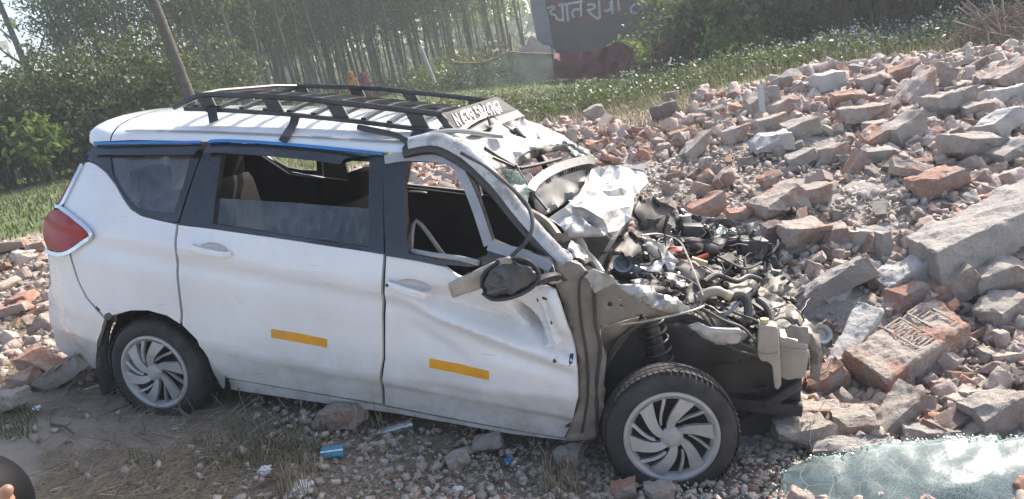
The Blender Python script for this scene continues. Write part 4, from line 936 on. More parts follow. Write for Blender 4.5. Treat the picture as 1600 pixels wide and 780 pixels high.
# the broken door mirror hanging off its bracket
br = sheet("mirror_bracket", [(701, 442, -.98), (740, 424, -.99), (790, 402, -.99), (806, 402, -.97), (800, 420, -.96), (770, 446, -.96), (752, 450, -.96), (708, 465, -.97)], M['primer_light'], CAR, 6, [], .012, 8, 61, thick=.02)
mh = sheet("mirror_housing", [(752, 448, -1.00), (758, 428, -.98), (778, 412, -.97), (802, 405, -.96), (822, 408, -.96), (838, 420, -.96), (842, 434, -.97), (828, 452, -1.0), (806, 464, -1.02), (776, 468, -1.02), (758, 461, -1.02)], M['black'], CAR, 5, [(795, 432, -.90), (780, 440, -.91), (815, 428, -.90), (805, 445, -.92)], .012, 12, 62, thick=.006)
hose("mirror_rim", [(752, 450, -1.02), (757, 428, -1.0), (778, 411, -.99), (804, 404, -.98), (826, 408, -.98), (841, 424, -.98), (840, 440, -.99), (822, 456, -1.02), (796, 466, -1.04), (770, 468, -1.04), (754, 458, -1.03)], .009, M['black'], mh)
sheet("mirror_back_plate", [(757, 446, -1.03), (764, 426, -1.02), (796, 408, -1.0), (834, 418, -1.0), (836, 440, -1.01), (800, 460, -1.03), (768, 464, -1.04)], M['mirror_grey'], mh, 5, [], .05, 12, 63, thick=.006)
for k, (u, v, sx, sz) in enumerate(((808, 424, .05, .07), (820, 428, .035, .08), (800, 434, .05, .04), (830, 432, .02, .06))):
    MB().box(cp(u, v, -.97), (sx, .05, sz), Matrix.Rotation(.25 + .1 * k, 3, 'Y')).build("mirror_motor_part", M['black'] if k % 2 else M['mirror_grey'], mh, bevel=.006)
hose("mirror_strut", [(762, 458, -1.04), (790, 450, -1.03), (822, 440, -1.0), (840, 432, -.98)], .012, M['mirror_grey'], mh)
hose("mirror_stalk", [(838, 440, -.97), (855, 434, -.92), (868, 432, -.86), (876, 436, -.82)], .022, M['black'], mh)
sheet("door_corner_shard", [(850, 420, -.86), (862, 415, -.84), (872, 428, -.84), (880, 440, -.85), (862, 446, -.88), (852, 436, -.88)], M['primer_light'], CAR, 5, [], .03, 12, 64)
for k, q in enumerate(([(1000, 446, -.5), (1020, 436, -.45), (1044, 446, -.42), (1060, 462, -.45), (1036, 462, -.52), (1014, 458, -.54)], [(1040, 424, -.3), (1066, 432, -.28), (1080, 452, -.32), (1060, 456, -.38), (1044, 440, -.36)], [(1120, 396, .2), (1150, 392, .35), (1160, 408, .3), (1136, 416, .15), (1120, 410, .12)], [(1130, 440, -.05), (1160, 428, .08), (1188, 446, .05), (1176, 462, -.1), (1148, 462, -.18)], [(1010, 380, .05), (1036, 366, .15), (1050, 380, .1), (1040, 394, 0)], [(1098, 480, -.5), (1130, 492, -.5), (1160, 508, -.5), (1150, 520, -.54), (1110, 508, -.56)])):
    sheet('torn_bracket', q, M[('dark_sheet', 'bent_metal', 'dark_sheet', 'primer', 'bent_metal', 'dark_sheet')[k]], CAR, 5, [], .07, 11, 70 + k, thick=.004)
for k, q in enumerate(([(1030, 372, .12), (1060, 366, .25), (1078, 384, .2), (1060, 402, .05), (1036, 396, .0)], [(1090, 420, .0), (1124, 410, .12), (1140, 430, .02), (1116, 446, -.12), (1094, 440, -.15)], [(1140, 400, .3), (1184, 402, .42), (1192, 430, .25), (1160, 432, .15)], [(1060, 450, -.4), (1092, 446, -.32), (1104, 470, -.42), (1076, 476, -.5)], [(1130, 470, -.3), (1164, 470, -.22), (1190, 494, -.38), (1160, 510, -.48), (1136, 494, -.44)], [(1190, 470, -.1), (1222, 484, -.2), (1248, 520, -.38), (1222, 522, -.45), (1196, 500, -.38)])):
    sheet('torn_liner', q, M['dark_sheet'], CAR, 5, [], .09, 10, 100 + k, thick=.004)
def cables(name, n, mat, r, seed):
    rs = random.Random(seed); mb = MB(); k = 0
    while k < n:
        u, v = rs.uniform(985, 1250), rs.uniform(370, 530)
        if not inside((u, v), [(968, 425), (1010, 385), (1050, 355), (1120, 355), (1185, 375), (1205, 420), (1232, 470), (1262, 520), (1240, 545), (1180, 520), (1090, 480), (1020, 452)]): continue
        k += 1; p = Vector(cp(u, v, deck_y(u, v) - .02)); d = Vector((rs.gauss(0, 1), rs.gauss(0, .8), rs.gauss(0, .4))).normalized(); P3 = [p]
        for _ in range(5):
            d = (d + Vector((rs.gauss(0, .6), rs.gauss(0, .6), rs.gauss(0, .45)))).normalized(); P3.append(P3[-1] + d * rs.uniform(.03, .07))
        mb.tube(smooth_poly([tuple(q) for q in P3], False, 2), r * rs.uniform(.6, 1.4), 4)
    o = mb.build(name, mat, CAR, True); o['kind'] = 'stuff'
cables('torn_wiring', 85, M['hose'], .005, 201); cables('torn_wiring', 26, M['wire'], .004, 202)
# small wreckage strewn over the bay: nobody could count it
def debris(name, n, mat, seed, kinds, smin, smax, lift=0):
    rs = random.Random(seed); mb = MB(); poly = [(968, 425), (1010, 385), (1050, 350), (1120, 355), (1185, 375), (1205, 420), (1232, 470), (1262, 520), (1240, 545), (1180, 520), (1090, 470), (1020, 452)]
    k = 0
    while k < n:
        u, v = rs.uniform(960, 1270), rs.uniform(345, 550)
        if not inside((u, v), poly): continue
        k += 1; p = Vector(cp(u, v, deck_y(u, v) + rs.uniform(-.03, .05))) + Vector((0, 0, lift)); s = rs.uniform(smin, smax)
        Rm = Matrix.Rotation(rs.uniform(0, 6.28), 3, Vector((rs.uniform(-1, 1), rs.uniform(-1, 1), rs.uniform(-1, 1))).normalized())
        t = rs.choice(kinds)
        if t == 'box': mb.box(p, (s, s * rs.uniform(.3, .8), s * rs.uniform(.15, .5)), Rm, rs.uniform(.6, 1))
        elif t == 'rod': mb.tube([p - Rm @ Vector((s * 1.2, 0, 0)), p + Rm @ Vector((0, s * .25, 0)), p + Rm @ Vector((s * 1.2, 0, 0))], s * rs.uniform(.07, .16), 5)
        elif t == 'strip':
            mb.ribbon([p + Rm @ Vector((s * (i - 2) * .6, s * .4 * rs.uniform(-1, 1), s * .3 * rs.uniform(-1, 1))) for i in range(5)], s * rs.uniform(.3, .7), s * .06, Rm @ Vector((0, 0, 1)))
        elif t == 'disc': mb.tube([p, p + Rm @ Vector((0, 0, s * .5))], s * .45, 9)
    o = mb.build(name, mat, CAR); o["kind"] = "stuff"; return o
debris("engine_debris", 170, M['dark_sheet'], 3, ['box', 'strip', 'rod', 'disc'], .03, .11)
debris("engine_debris", 140, M['black'], 4, ['box', 'rod', 'strip'], .02, .09)
debris("engine_debris", 60, M['steel'], 5, ['strip', 'rod', 'box', 'disc'], .015, .06, .01)
debris("engine_debris", 55, M['primer'], 6, ['strip', 'box'], .02, .075, .01)
debris("engine_debris", 40, M['alu'], 7, ['box', 'disc', 'rod'], .02, .06)

# ---- roof rack, bolted to the car
rk = MB()
def rl(pts, mir): return [Vector((p[0], -p[1] if mir else p[1], p[2])) for p in [cp(u, v, -.515) for u, v in pts]]
up_ = [(272, 168), (290, 159), (312, 149), (330, 148), (400, 150), (470, 154), (560, 164), (640, 173), (690, 179)]
lo_ = [(290, 170), (330, 171), (444, 178), (560, 190), (641, 200), (690, 207)]
rack = None
for mir in (False, True):
    mb = MB(); mb.tube(rl(up_, mir), .0155, 8); o = mb.build("roof_rack" if rack is None else "upper_rail", M['rack'], CAR if rack is None else rack, True)
    if rack is None: rack = o
    MB().ribbon(rl(lo_, mir), .034, .022, (0, 0, 1)).build("lower_rail", M['rack'], rack)
    for (u0, v0, u1, v1) in ((318, 150, 327, 172), (420, 152, 430, 176), (520, 161, 532, 187), (645, 175, 655, 201)):
        a = rl([(u0, v0)], mir)[0]; b = rl([(u1, v1)], mir)[0]; mb = MB(); mb.prism([a + Vector((-.045, 0, 0)), a + Vector((.045, 0, 0)), b + Vector((.055, 0, 0)), b + Vector((-.035, 0, 0))], (0, .012, 0)); mb.build("rail_plate", M['rack'], rack)
    a = rl([(678, 178), (690, 180), (716, 208), (697, 204)], mir); MB().prism(a, (0, .014, 0)).build("end_plate", M['rack'], rack)
    for pts in ([(322, 168, -.52), (331, 172, -.55), (334, 190, -.60)], [(462, 179, -.52), (459, 193, -.56), (446, 214, -.645), (441, 222, -.66)], [(655, 200, -.52), (648, 214, -.57), (640, 228, -.645), (634, 236, -.665)]):
        P3 = [Vector(cp(*p)) for p in pts]; P3 = [Vector((p.x, -p.y, p.z)) if mir else p for p in P3]
        MB().ribbon(P3, .05, .008, (0, (1 if mir else -1), .9)).build("rack_foot", M['rack'], rack)
    P3 = [Vector(cp(*p)) for p in [(560, 199, -.56), (600, 207, -.59), (625, 213, -.61), (642, 226, -.64)]]; P3 = [Vector((p.x, -p.y, p.z)) if mir else p for p in P3]
    MB().tube(P3, .016, 8).build("rack_brace", M['rack'], rack, True)
l0 = rl([(305, 170)], False)[0]; l1 = rl([(690, 207)], False)[0]
for k in range(11):
    p = l0 + (l1 - l0) * (k / 10); z = interp(p.x, [v.x for v in rl(lo_, False)], [v.z for v in rl(lo_, False)])
    MB().ribbon([(p.x, y, z + .012 + .05 * (1 - (y / .515) ** 2)) for y in np.linspace(-.51, .51, 9)], .03, .018, (0, 0, 1)).build("crossbar", M['rack'], rack)
a = rl([(312, 149)], False)[0]; MB().tube([a, Vector((a.x - .03, -.3, a.z + .01)), Vector((a.x - .03, .3, a.z + .01)), Vector((a.x, -a.y, a.z))], .0155, 8).build("rear_rail", M['rack'], rack, True)
T0 = Vector(cp(690, 178, -.52)); T1 = Vector(cp(776, 151, .52)); B0 = Vector(cp(706, 206, -.53)); B1 = Vector(cp(808, 172, .53))
nrm = (T1 - T0).cross(B0 - T0).normalized(); nrm = nrm if nrm.z > 0 else -nrm
dp = MB(); dp.prism([T0, T1, B1, B0], -nrm * .012); defl = dp.build("wind_deflector", M['deflector'], rack)
B0b = B0 + Vector((.045, .0, -.035)); B1b = B1 + Vector((.045, 0, -.035)); MB().prism([B0 + nrm * .002, B1 + nrm * .002, B1b, B0b], (-.012, 0, -.006)).build("deflector_lip", M['rack'], defl)
MB().prism([(T0 + B0) / 2 + Vector((0, 0, .02)), T0, B0], (0, .012, 0)).build("deflector_cheek", M['rack'], defl)
m_ = lerp(B0, B1, .42); MB().prism([m_ + Vector((.045, -.03, -.02)), m_ + Vector((.02, 0, .03)), m_ + Vector((.045, .04, -.02))], (.012, 0, 0)).build("deflector_bracket", M['deflector'], defl)
# the number brushed on it by hand
GL = {'N': [[(0, 0), (0, 1), (.55, 0), (.55, 1)]], '6': [[(.55, 1), (.15, .75), (0, .3), (.15, .02), (.45, .02), (.55, .25), (.4, .48), (.05, .35)]],
      '3': [[(0, .95), (.35, 1), (.5, .75), (.2, .54), (.5, .35), (.4, .05), (0, .02)]], '9': [[(.5, .6), (.3, .48), (.05, .6), (.05, .9), (.3, 1), (.5, .85), (.5, .4), (.4, 0)]],
      '5': [[(.5, 1), (.1, 1), (.05, .6), (.35, .6), (.5, .3), (.35, 0), (0, .05)]], '8': [[(.25, .52), (.05, .75), (.25, 1), (.45, .75), (.25, .52), (.02, .25), (.25, 0), (.5, .25), (.25, .52)]],
      '/': [[(0, 0), (.3, 1)]], '7': [[(0, 1), (.5, 1), (.2, 0)], [(.1, .5), (.45, .5)]], '4': [[(.4, 0), (.4, 1), (0, .35), (.55, .35)]], '1': [[(.1, 1), (.1, 0)]]}
ex = (T1 - T0); ey = (T0 - B0); bx = .10; lt = MB()
txt = "N 639 58/4767"
for ch in txt:
    if ch == ' ': bx += .03; continue
    for st in GL[ch]:
        P3 = [B0 + (B1 - B0) * (bx + .055 * px / .55 * .82) + ey * (.17 + .66 * py) + nrm * .003 for px, py in (smooth_poly(st, False, 3) if len(st) > 3 and ch not in 'N45' else st)]
        lt.ribbon(P3, .017, .003, nrm)
    bx += .058 if ch != '/' else .042
lo = lt.build("painted_number", M['letter'], defl); lo["kind"] = "stuff"
# ------------------------------------------------------------------ vegetation, wall and fences behind
def leaf_mesh(name, C_, size, mat, seed=0, aspect=.45, droop=.0, tint=None, up=0.0):
    """one leaf-shaped face per centre, folded at random attitudes"""
    rs = np.random.RandomState(seed); n = len(C_)
    a = rs.normal(size=(n, 3)); a[:, 2] -= droop; a /= np.linalg.norm(a, axis=1)[:, None]
    b = rs.normal(size=(n, 3)); b[:, 2] += up; b -= (a * b).sum(1)[:, None] * a; b /= np.linalg.norm(b, axis=1)[:, None]
    s = size * rs.uniform(.6, 1.35, n)[:, None]
    w = b * s * aspect; t = a * s
    V = np.stack([C_ - t * .5, C_ + w * .5 - t * .05, C_ + t * .55, C_ - w * .5 - t * .05], 1).reshape(-1, 3)
    F = np.arange(4 * n).reshape(n, 4)
    tv = np.repeat(np.clip(rs.beta(2, 2.4, n) if tint is None else tint, 0, 1), 4)
    return mesh_np(name, V, F, mat, False, {"tint": tv})
def clumps(blobs, n_clump, per, spread, seed, shell=.55):
    """leaf centres gathered into clumps spread through ellipsoids (centre, radii)"""
    rs = np.random.RandomState(seed); out = []; vol = np.array([b[1][0] * b[1][1] * b[1][2] for b in blobs]); vol = vol / vol.sum()
    for _ in range(n_clump):
        c, r = blobs[rs.choice(len(blobs), p=vol)]
        d = rs.normal(size=3); d /= np.linalg.norm(d); q = rs.uniform(shell ** 3, 1) ** (1 / 3)
        cc = np.array(c) + d * np.array(r) * q
        sp = spread * rs.uniform(.5, 1.4); out.append(cc + rs.normal(size=(int(per * rs.uniform(.5, 1.5)), 3)) * sp * [1, 1, .7])
    return np.concatenate(out)
def trunk_mesh(name, h, r, mat, seed, limbs=6, bend=.15, n=7, limb_from=.4, limb_len=.25):
    rs = random.Random(seed); mb = MB(); ph = rs.uniform(0, 6)
    path = [Vector((bend * math.sin(ph + t * 2.2) * t, bend * math.cos(ph * 1.7 + t * 1.8) * t, h * t - .25 * (t == 0))) for t in [i / 7 for i in range(8)]]
    mb.tube(path, r * 1.1, n, r * .3)
    for k in range(limbs):
        t = rs.uniform(limb_from, .95); i = min(6, int(t * 7)); p = path[i].lerp(path[i + 1], t * 7 - i); a = rs.uniform(0, 6.28); L = h * limb_len * rs.uniform(.5, 1.1) * (1.15 - t * .6)
        d = Vector((math.cos(a), math.sin(a), rs.uniform(.35, 1.1))).normalized()
        mb.tube([p, p + d * L * .5 + Vector((0, 0, .04 * L)), p + d * L + Vector((0, 0, .12 * L))], r * (.5 - .25 * t), 5, r * .08)
    o = mb.build(name, mat, None, True); me = o.data; D.objects.remove(o); return me
def plant(name, loc, crown_me, trunk_me, label, cat, group=None, rz=0, sc=1, tilt=(0, 0), trunk_name="trunk", crown_name="crown", sz=1):
    r = empty(name, loc, (tilt[0], tilt[1], rz)); r.scale = (sc, sc, sc * sz); tag(r, label, cat, group)
    if trunk_me: link(trunk_name, trunk_me, r)
    link(crown_name, crown_me, r); return r

# -- the plantation of slim trunks
EUC = []
for k in range(7):
    h = 9.5 + (k % 3) * .9; rs = np.random.RandomState(40 + k)
    blobs = [((rs.normal() * .35, rs.normal() * .35, z), (.95, .95, 1.0)) for z in np.linspace(4.3, h - .3, 6)]
    C_ = clumps(blobs, 95, 15, .30, 60 + k, .2)
    low = clumps([((0, 0, 3.0), (.8, .8, .8))], 6, 8, .22, 90 + k, .1)
    EUC.append((leaf_mesh("plantation_crown", np.r_[C_, low], .17, M['leaf_euc'], k, .36, .5), trunk_mesh("plantation_trunk", h, .044 + .011 * (k % 3), M['bark'], k, 9, .25, 6, .28, .16)))
rs = random.Random(5); ntree = 0
for j in range(20):
    for i in range(20):
        y = 25.5 + j * 1.55 + rs.uniform(-.45, .45); x = -19.5 + i * 1.2 + rs.uniform(-.35, .35) - .12 * j
        front = 25.5 if x < -8 else interp(x, [-8, -5.5, -1.5, 3.2], [27, 33.5, 35, 34])
        if y < front or x > 3.4 or ntree > 285: continue
        if x < -13.5 and y > 36: continue
        uu = x / y
        if uu < -.50: continue
        c, t = EUC[rs.randrange(7)]
        zone = "left of the sapling" if uu < -.33 else "behind the sapling" if uu < -.27 else "between the sapling and the two women" if uu < -.20 else "behind the two women" if uu < -.14 else "between the women and the leaning post" if uu < -.08 else "behind the leaning post" if uu < -.03 else "behind the net fence"
        row = "front" if y < front + 3.5 else "middle" if y < front + 10 else "back"
        plant("plantation_tree", (x, y, H(x, y)), c, t, f"{('thin', 'slim', 'thicker')[EUC.index((c, t)) % 3]} pale plantation trunk {zone}, in the {row} rows", "tree", "slim trees planted in rows behind the car", rs.uniform(0, 6.28), rs.uniform(.88, 1.12), (rs.uniform(-.03, .03), rs.uniform(-.07, .015))); ntree += 1

# -- bushes and trees of the left hedge
def bush_mesh(name, seed, w, h, mat, n_clump=150, per=22, size=.15, spread=.22, aspect=.5):
    rs = np.random.RandomState(seed)
    blobs = [((rs.uniform(-.5, .5) * w, rs.uniform(-.35, .35) * w, h * rs.uniform(.3, .72)), (w * .34, w * .32, h * .28)) for _ in range(6)] + [((0, 0, h * .4), (w * .5, w * .42, h * .42))]
    C_ = clumps(blobs, n_clump, per, spread, seed + 5, .35); C_ = C_[C_[:, 2] > .02]
    return leaf_mesh(name, C_, size, mat, seed, aspect, .2)
def stem_mesh(name, seed, w, h, mat, n=9):
    rs = random.Random(seed); mb = MB()
    for k in range(n):
        a = rs.uniform(0, 6.28); R = w * .4 * rs.uniform(.2, 1)
        mb.tube([(.1 * math.cos(a), .1 * math.sin(a), -.1), (R * .5 * math.cos(a), R * .5 * math.sin(a), h * .4), (R * math.cos(a), R * math.sin(a), h * .8)], .035, 5, .008)
    o = mb.build(name, mat, None, True); me = o.data; D.objects.remove(o); return me
BU = [(bush_mesh("bush_foliage", 100 + k, 3.2, 3.0, M['leaf_bush'], 300, 26, .105, .17), stem_mesh("bush_stem", k, 3, 2.8, M['bark_dark'])) for k in range(3)]
BR = [(bush_mesh("bush_foliage", 110 + k, 3.0, 3.0, M['leaf_rust'], 130, 16, .10, .16), None) for k in range(2)]
def on(u, v, y): p = wy(u, v, y); return Vector((p.x, p.y, H(p.x, p.y)))
hedge = [(15, 280, 17.5, .92, 0, "dark green bush at the far left edge beyond the meadow"), (75, 275, 18.5, .94, 1, "tall rust-topped bush at the left, second from the edge"), (130, 262, 17.5, .98, 2, "dark bush with a pale shoot, beyond the tail of the car"), (190, 245, 18.5, 1.02, 1, "dense bush between the hedge and the leaning grey trunk"), (250, 230, 19.5, 1.05, 0, "bush at the foot of the leaning grey trunk"), (-60, 300, 17.5, .95, 2, "tall dark bush cut by the left edge"), (45, 262, 22, .95, 2, "tall bush standing behind the rust-topped bush"), (165, 235, 23, 1.2, 0, "tall dark bush behind the hedge, in front of the plantation")]
for i, (u, v, y, s, k, lab) in enumerate(hedge):
    r = plant("hedge_bush", on(u, v, y), BU[k][0], BU[k][1], lab, "bush", "bushes of the dark hedge beyond the meadow", i * 1.3, s, crown_name="foliage", trunk_name="stem")
    if k == 1 or i in (0, 6):
        link("flower_head", BR[i % 2][0], r).location = (0, -.1, .35)
bl = [(leaf_mesh("sapling_crown", clumps([((0, 0, 2.2), (1.1, 1.1, 1.0)), ((.4, 0, 1.4), (.9, .9, .7))], 120, 18, .22, 131, .3), .17, M['leaf_bush'], 3, .4, .4), trunk_mesh("sapling_trunk", 2.8, .06, M['bark_dark'], 4, 8, .1, 6, .3, .35))]
plant("broad_leaved_sapling", on(368, 160, 25.5), bl[0][0], bl[0][1], "dark broad-leaved sapling in front of the plantation trunks", "tree", None, .4, .92)
sh = leaf_mesh("shoot_foliage", clumps([((0, 0, .9), (.55, .45, .45))], 40, 14, .14, 141, .2), .17, M['leaf_light'], 6, .5, .3)
plant("young_shrub", on(66, 250, 16.0), sh, stem_mesh("shoot_stem", 8, .8, 1.0, M['bark_dark'], 5), "small bright green shrub in front of the dark hedge", "shrub", None, 0, .95, crown_name="foliage", trunk_name="stem")
# leaning grey trunk
p = on(314, 195, 16.0); rs = np.random.RandomState(3)
big_c = leaf_mesh("tall_tree_crown", clumps([((-1, 0, 6.6), (2.3, 2, 1.7)), ((.8, 0, 7.6), (2, 2, 1.6)), ((-1.8, .5, 6.2), (1.5, 1.3, .9))], 170, 18, .33, 151, .3), .2, M['leaf_euc'], 9, .36, .5)
plant("leaning_tree", p, big_c, trunk_mesh("leaning_trunk", 8.5, .125, M['bark_dark'], 12, 7, .2, 10, .5, .3), "tall tree with a thick leaning grey trunk behind the tail", "tree", None, 0, 1, (0, rad(-3.5)))
p = on(98, 235, 30)
plant("roadside_tree", p, leaf_mesh("roadside_crown", clumps([((-1.2, 0, 5.6), (1.7, 1.5, 1.2)), ((-2.2, 0, 4.2), (1.3, 1.2, .8)), ((.3, 0, 7.2), (1.5, 1.4, 1))], 70, 14, .3, 161, .3), .2, M['leaf_euc'], 10, .36, .4), trunk_mesh("roadside_trunk", 8, .16, M['bark_grey'], 15, 8, .3, 8, .4, .3), "thin crowned tree against the white sky at top left", "tree", None, 1, 1, (0, rad(-6)))
# far-off wood, hazy, one mass
rs = np.random.RandomState(8); Cs = []
for k in range(210):
    a = -1.1 + 2.2 * rs.rand(); R_ = rs.uniform(85, 170); x, y = R_ * math.sin(a), R_ * math.cos(a); hh = rs.uniform(4, 10)
    Cs.append(np.array([x, y, hh * .5 + .4]) + rs.normal(size=(130, 3)) * [3.2, 2.2, hh * .3])
tag(link("far_wood", leaf_mesh("far_wood", np.concatenate(Cs), 1.5, M['leaf_euc'], 12, .7)), kind='stuff')

# -- right hand side: leafy trees and creepers over the weeds
BD = [(bush_mesh("leafy_crown", 200 + k, 4.0, 3.6, M['leaf_dark'], 230, 20, .20, .26, .55), stem_mesh("leafy_stem", 30 + k, 3.4, 3.4, M['bark_dark'], 8)) for k in range(3)]
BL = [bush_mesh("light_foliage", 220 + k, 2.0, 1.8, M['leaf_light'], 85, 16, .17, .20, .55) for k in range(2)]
right = [(1172, 115, 20, .95, 0, "leafy tree with sunlit leaves hanging over the red cloth"), (1235, 105, 18.5, .95, 1, "leafy tree right of the red cloth, its top leaves sunlit"), (1275, 98, 19, 1.1, 2, "dark leafy tree above the white flowering weeds"), (1360, 90, 18, 1.05, 0, "creeper-hung tree with bare twisted stems at upper right"), (1450, 80, 18.5, 1.15, 1, "dark leafy tree above the pale tilted block"), (1540, 62, 17.5, 1.1, 2, "dark tree above the brushwood heap"), (1640, 55, 17, 1.2, 0, "dark tree cut by the right edge"), (1230, 80, 23, 1.35, 1, "taller dark tree behind the leafy trees, left of the creepers"), (1330, 70, 23, 1.45, 0, "taller dark tree behind the creeper-hung tree"), (1430, 60, 23, 1.5, 2, "taller dark tree behind the upper right trees"), (1530, 40, 23, 1.5, 1, "tall tree in the dark thicket behind the brushwood"), (1640, 20, 23, 1.5, 0, "tall tree in the thicket at the right edge"), (1215, 90, 25, 1.2, 2, "tree behind the painted wall's right end"), (1165, 108, 23.5, .8, 1, "small leafy tree between the two pieces of red cloth")]
for i, (u, v, y, s, k, lab) in enumerate(right):
    r = plant("leafy_tree", on(u, v, y), BD[k][0], BD[k][1], lab, "tree", "leafy trees at the right behind the rubble", i * 1.7, s, crown_name="crown", trunk_name="stem")
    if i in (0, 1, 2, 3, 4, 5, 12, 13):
        for q in range(1 if i in (2, 4, 5) else 2): f_ = link("painted_sunlit_foliage", BL[(i + q) % 2], r); f_.location = (-.7 + .9 * q + .3 * (i % 3), -.9, 1.35 + .55 * ((i + q) % 3)); f_.scale = (.8, .6, .7)  # lighter leaf clumps: sunlit highlights put into the leaf colour
for (u, v, y, s, lab) in ((992, 112, 24.2, .72, "bright green shrub in front of the painted wall"), (905, 118, 25.5, .5, "low bright shrub under the painted letters"), (1165, 70, 17.5, .8, "bright creeper leaves above the weeds right of the cloth"), (1085, 100, 26, 1.0, "bright leafy shrub against the right part of the painted wall")):
    plant("bright_shrub", on(u, v, y), BL[0], stem_mesh("shrub_stem", int(u), 1.4, 1.5, M['bark_dark'], 6), lab, "shrub", None, u, s, crown_name="foliage", trunk_name="stem")
mb = MB(); rs = random.Random(17)
for k in range(26):
    u = rs.uniform(1310, 1470); b = on(u, 90, 16.5); t = b + Vector((rs.uniform(-1.2, 1.2), rs.uniform(-.3, .6), rs.uniform(1.0, 2.4))); m = (b + t) / 2 + Vector((rs.uniform(-.5, .5), 0, rs.uniform(-.2, .3)))
    mb.tube(smooth_poly([tuple(b), tuple(m), tuple(t)], False, 5), rs.uniform(.012, .035), 5, .008)
cr = empty("dead_creeper", on(1390, 90, 16.5)); tag(cr, "tangle of bare grey creeper stems before the dark trees", "creeper"); o = mb.build("stem_tangle", M['twig'], cr); o["kind"] = "stuff"; o.matrix_parent_inverse = Matrix.Translation(-cr.location)

# -- weeds with white flower heads, one sheet of growth nobody could count
def weeds():
    rs = np.random.RandomState(21); L = []; T = []; Fl = []
    n = 0
    while n < 7200:
        x = rs.uniform(-5.5, 13); y = rs.uniform(9, 25)
        if x > 0 and x / y > .85: continue
        c = float(crest(x)) + 1.4 + (1.3 if 1.2 < x < 2.6 else 0)
        d = y - c
        if d < 0: continue
        if x < -1.2 and y < 17: continue
        if rs.rand() > (.95 if d < 5 else .45) or (x < 4 and y > 19): continue
        pn = .5 + mnoise.fractal(Vector((x * .9, y * .9, 5)), 1, 2, 3)
        if rs.rand() > .25 + 1.1 * pn: continue
        n += 1; z = H(x, y); h = rs.uniform(.10, .34) * (.5 + pn) * (1 + .04 * min(max(0, x - 3), 8)); k = rs.randint(9, 15)
        q = np.c_[rs.normal(0, .13, k), rs.normal(0, .13, k), rs.uniform(.05, 1, k) * h] + [x, y, z]; L.append(q)
        T.append(np.clip(rs.normal(.45 + .35 * mnoise.noise(Vector((x * .7, y * .7, 0))) - .03 * d, .17, k), 0, 1))
        if rs.rand() < .17 + .25 * (x > 5): Fl.append(np.c_[rs.normal(0, .10, 3), rs.normal(0, .10, 3), h * rs.uniform(.95, 1.15, 3)] + [x, y, z])
    tag(link("weed_patch", leaf_mesh("weed_patch", np.concatenate(L), .085, M['weed'], 22, .42, 0, np.concatenate(T), .9)), kind='stuff')
    tag(link("weed_flowers", leaf_mesh("weed_flowers", np.concatenate(Fl), .042, M['flower'], 23, .95, 0, None, 1)), kind='stuff')
weeds()
def blades(name, pts, hmin, hmax, w, mat, seed, lean=.4, tint=None):
    rs = np.random.RandomState(seed); n = len(pts); P_ = np.array(pts); a = rs.uniform(0, 6.28, n); h = rs.uniform(hmin, hmax, n)
    d = np.c_[np.cos(a), np.sin(a), np.zeros(n)]; s = np.c_[-np.sin(a), np.cos(a), np.zeros(n)] * (w * rs.uniform(.6, 1.3, n))[:, None]
    l = (rs.uniform(.05, 1, n) * lean * h)[:, None]; up = np.array([0, 0, 1.])
    m = P_ + d * l * .35 + up * (h * .6)[:, None]; t = P_ + d * l + up * (h * rs.uniform(.75, 1, n))[:, None]
    V = np.stack([P_ - s, P_ + s, m + s * .6, m - s * .6, t], 1).reshape(-1, 3); b = np.arange(n) * 5
    F = np.concatenate([np.c_[b, b + 1, b + 2], np.c_[b, b + 2, b + 3], np.c_[b + 3, b + 2, b + 4]])
    tv = np.repeat(np.clip(rs.beta(2, 2.5, n) if tint is None else tint, 0, 1), 5)
    return mesh_np(name, V, F, mat, False, {"tint": tv})
def meadow():
    rs = np.random.RandomState(31); xs = rs.uniform(-16, 13, 90000); ys = 7.5 + 22 * rs.rand(90000) ** 1.4
    k = (np.abs(xs / ys) < .9) & (rs.rand(90000) < grass_w(xs, ys)); xs, ys = xs[k], ys[k]
    z = height(xs, ys); tint = np.array([.42 + .5 * mnoise.noise(Vector((x * .6, y * .6, 4))) for x, y in zip(xs, ys)]) + rs.normal(0, .15, len(xs))
    tag(link("meadow_grass", blades("meadow_grass", np.c_[xs, ys, z - .02], .03, .12, .010, M['grass'], 32, 1.0, tint)), kind='stuff')
    xs = rs.uniform(-3, 12, 26000); ys = rs.uniform(8, 22, 26000); k = (xs / ys < .85) & (rs.rand(26000) < grass_w(xs, ys) * .8); xs, ys = xs[k], ys[k]
    tag(link('dry_weed_stalks', blades('dry_weed_stalks', np.c_[xs, ys, height(xs, ys)], .08, .30, .006, M['straw'], 35, .7)), kind='stuff')
    # a strip of dry trodden grass in the gap of the crest
    xs = rs.uniform(1.0, 3.2, 5000); ys = rs.uniform(8.4, 12.5, 5000)
    tag(link("dry_grass", blades("dry_grass", np.c_[xs, ys, height(xs, ys)], .03, .10, .008, M['straw'], 33, 1.4)), kind='stuff')
meadow()

def undergrowth():
    rs = np.random.RandomState(41); L = []; T = []
    for k in range(420):
        if k < 260: x = rs.uniform(-8, 3.6); y = (33 if x > -5 else 29) + rs.uniform(-1.5, 2.5)
        else: x = rs.uniform(-2.2, 1.0); y = rs.uniform(26, 33)
        h = rs.uniform(.3, 1.0) * (1.3 if x > -2.5 else .8); m = rs.randint(20, 45); L.append(rs.normal(size=(m, 3)) * [.4, .4, h * .35] + [x, y, H(x, y) + h * .45]); T.append(np.clip(rs.normal(.35 + .3 * rs.rand(), .15, m), 0, 1))
    tag(link("undergrowth", leaf_mesh("undergrowth", np.concatenate(L), .15, M['weed'], 42, .5, 0, np.concatenate(T), .5)), kind='stuff')
undergrowth()
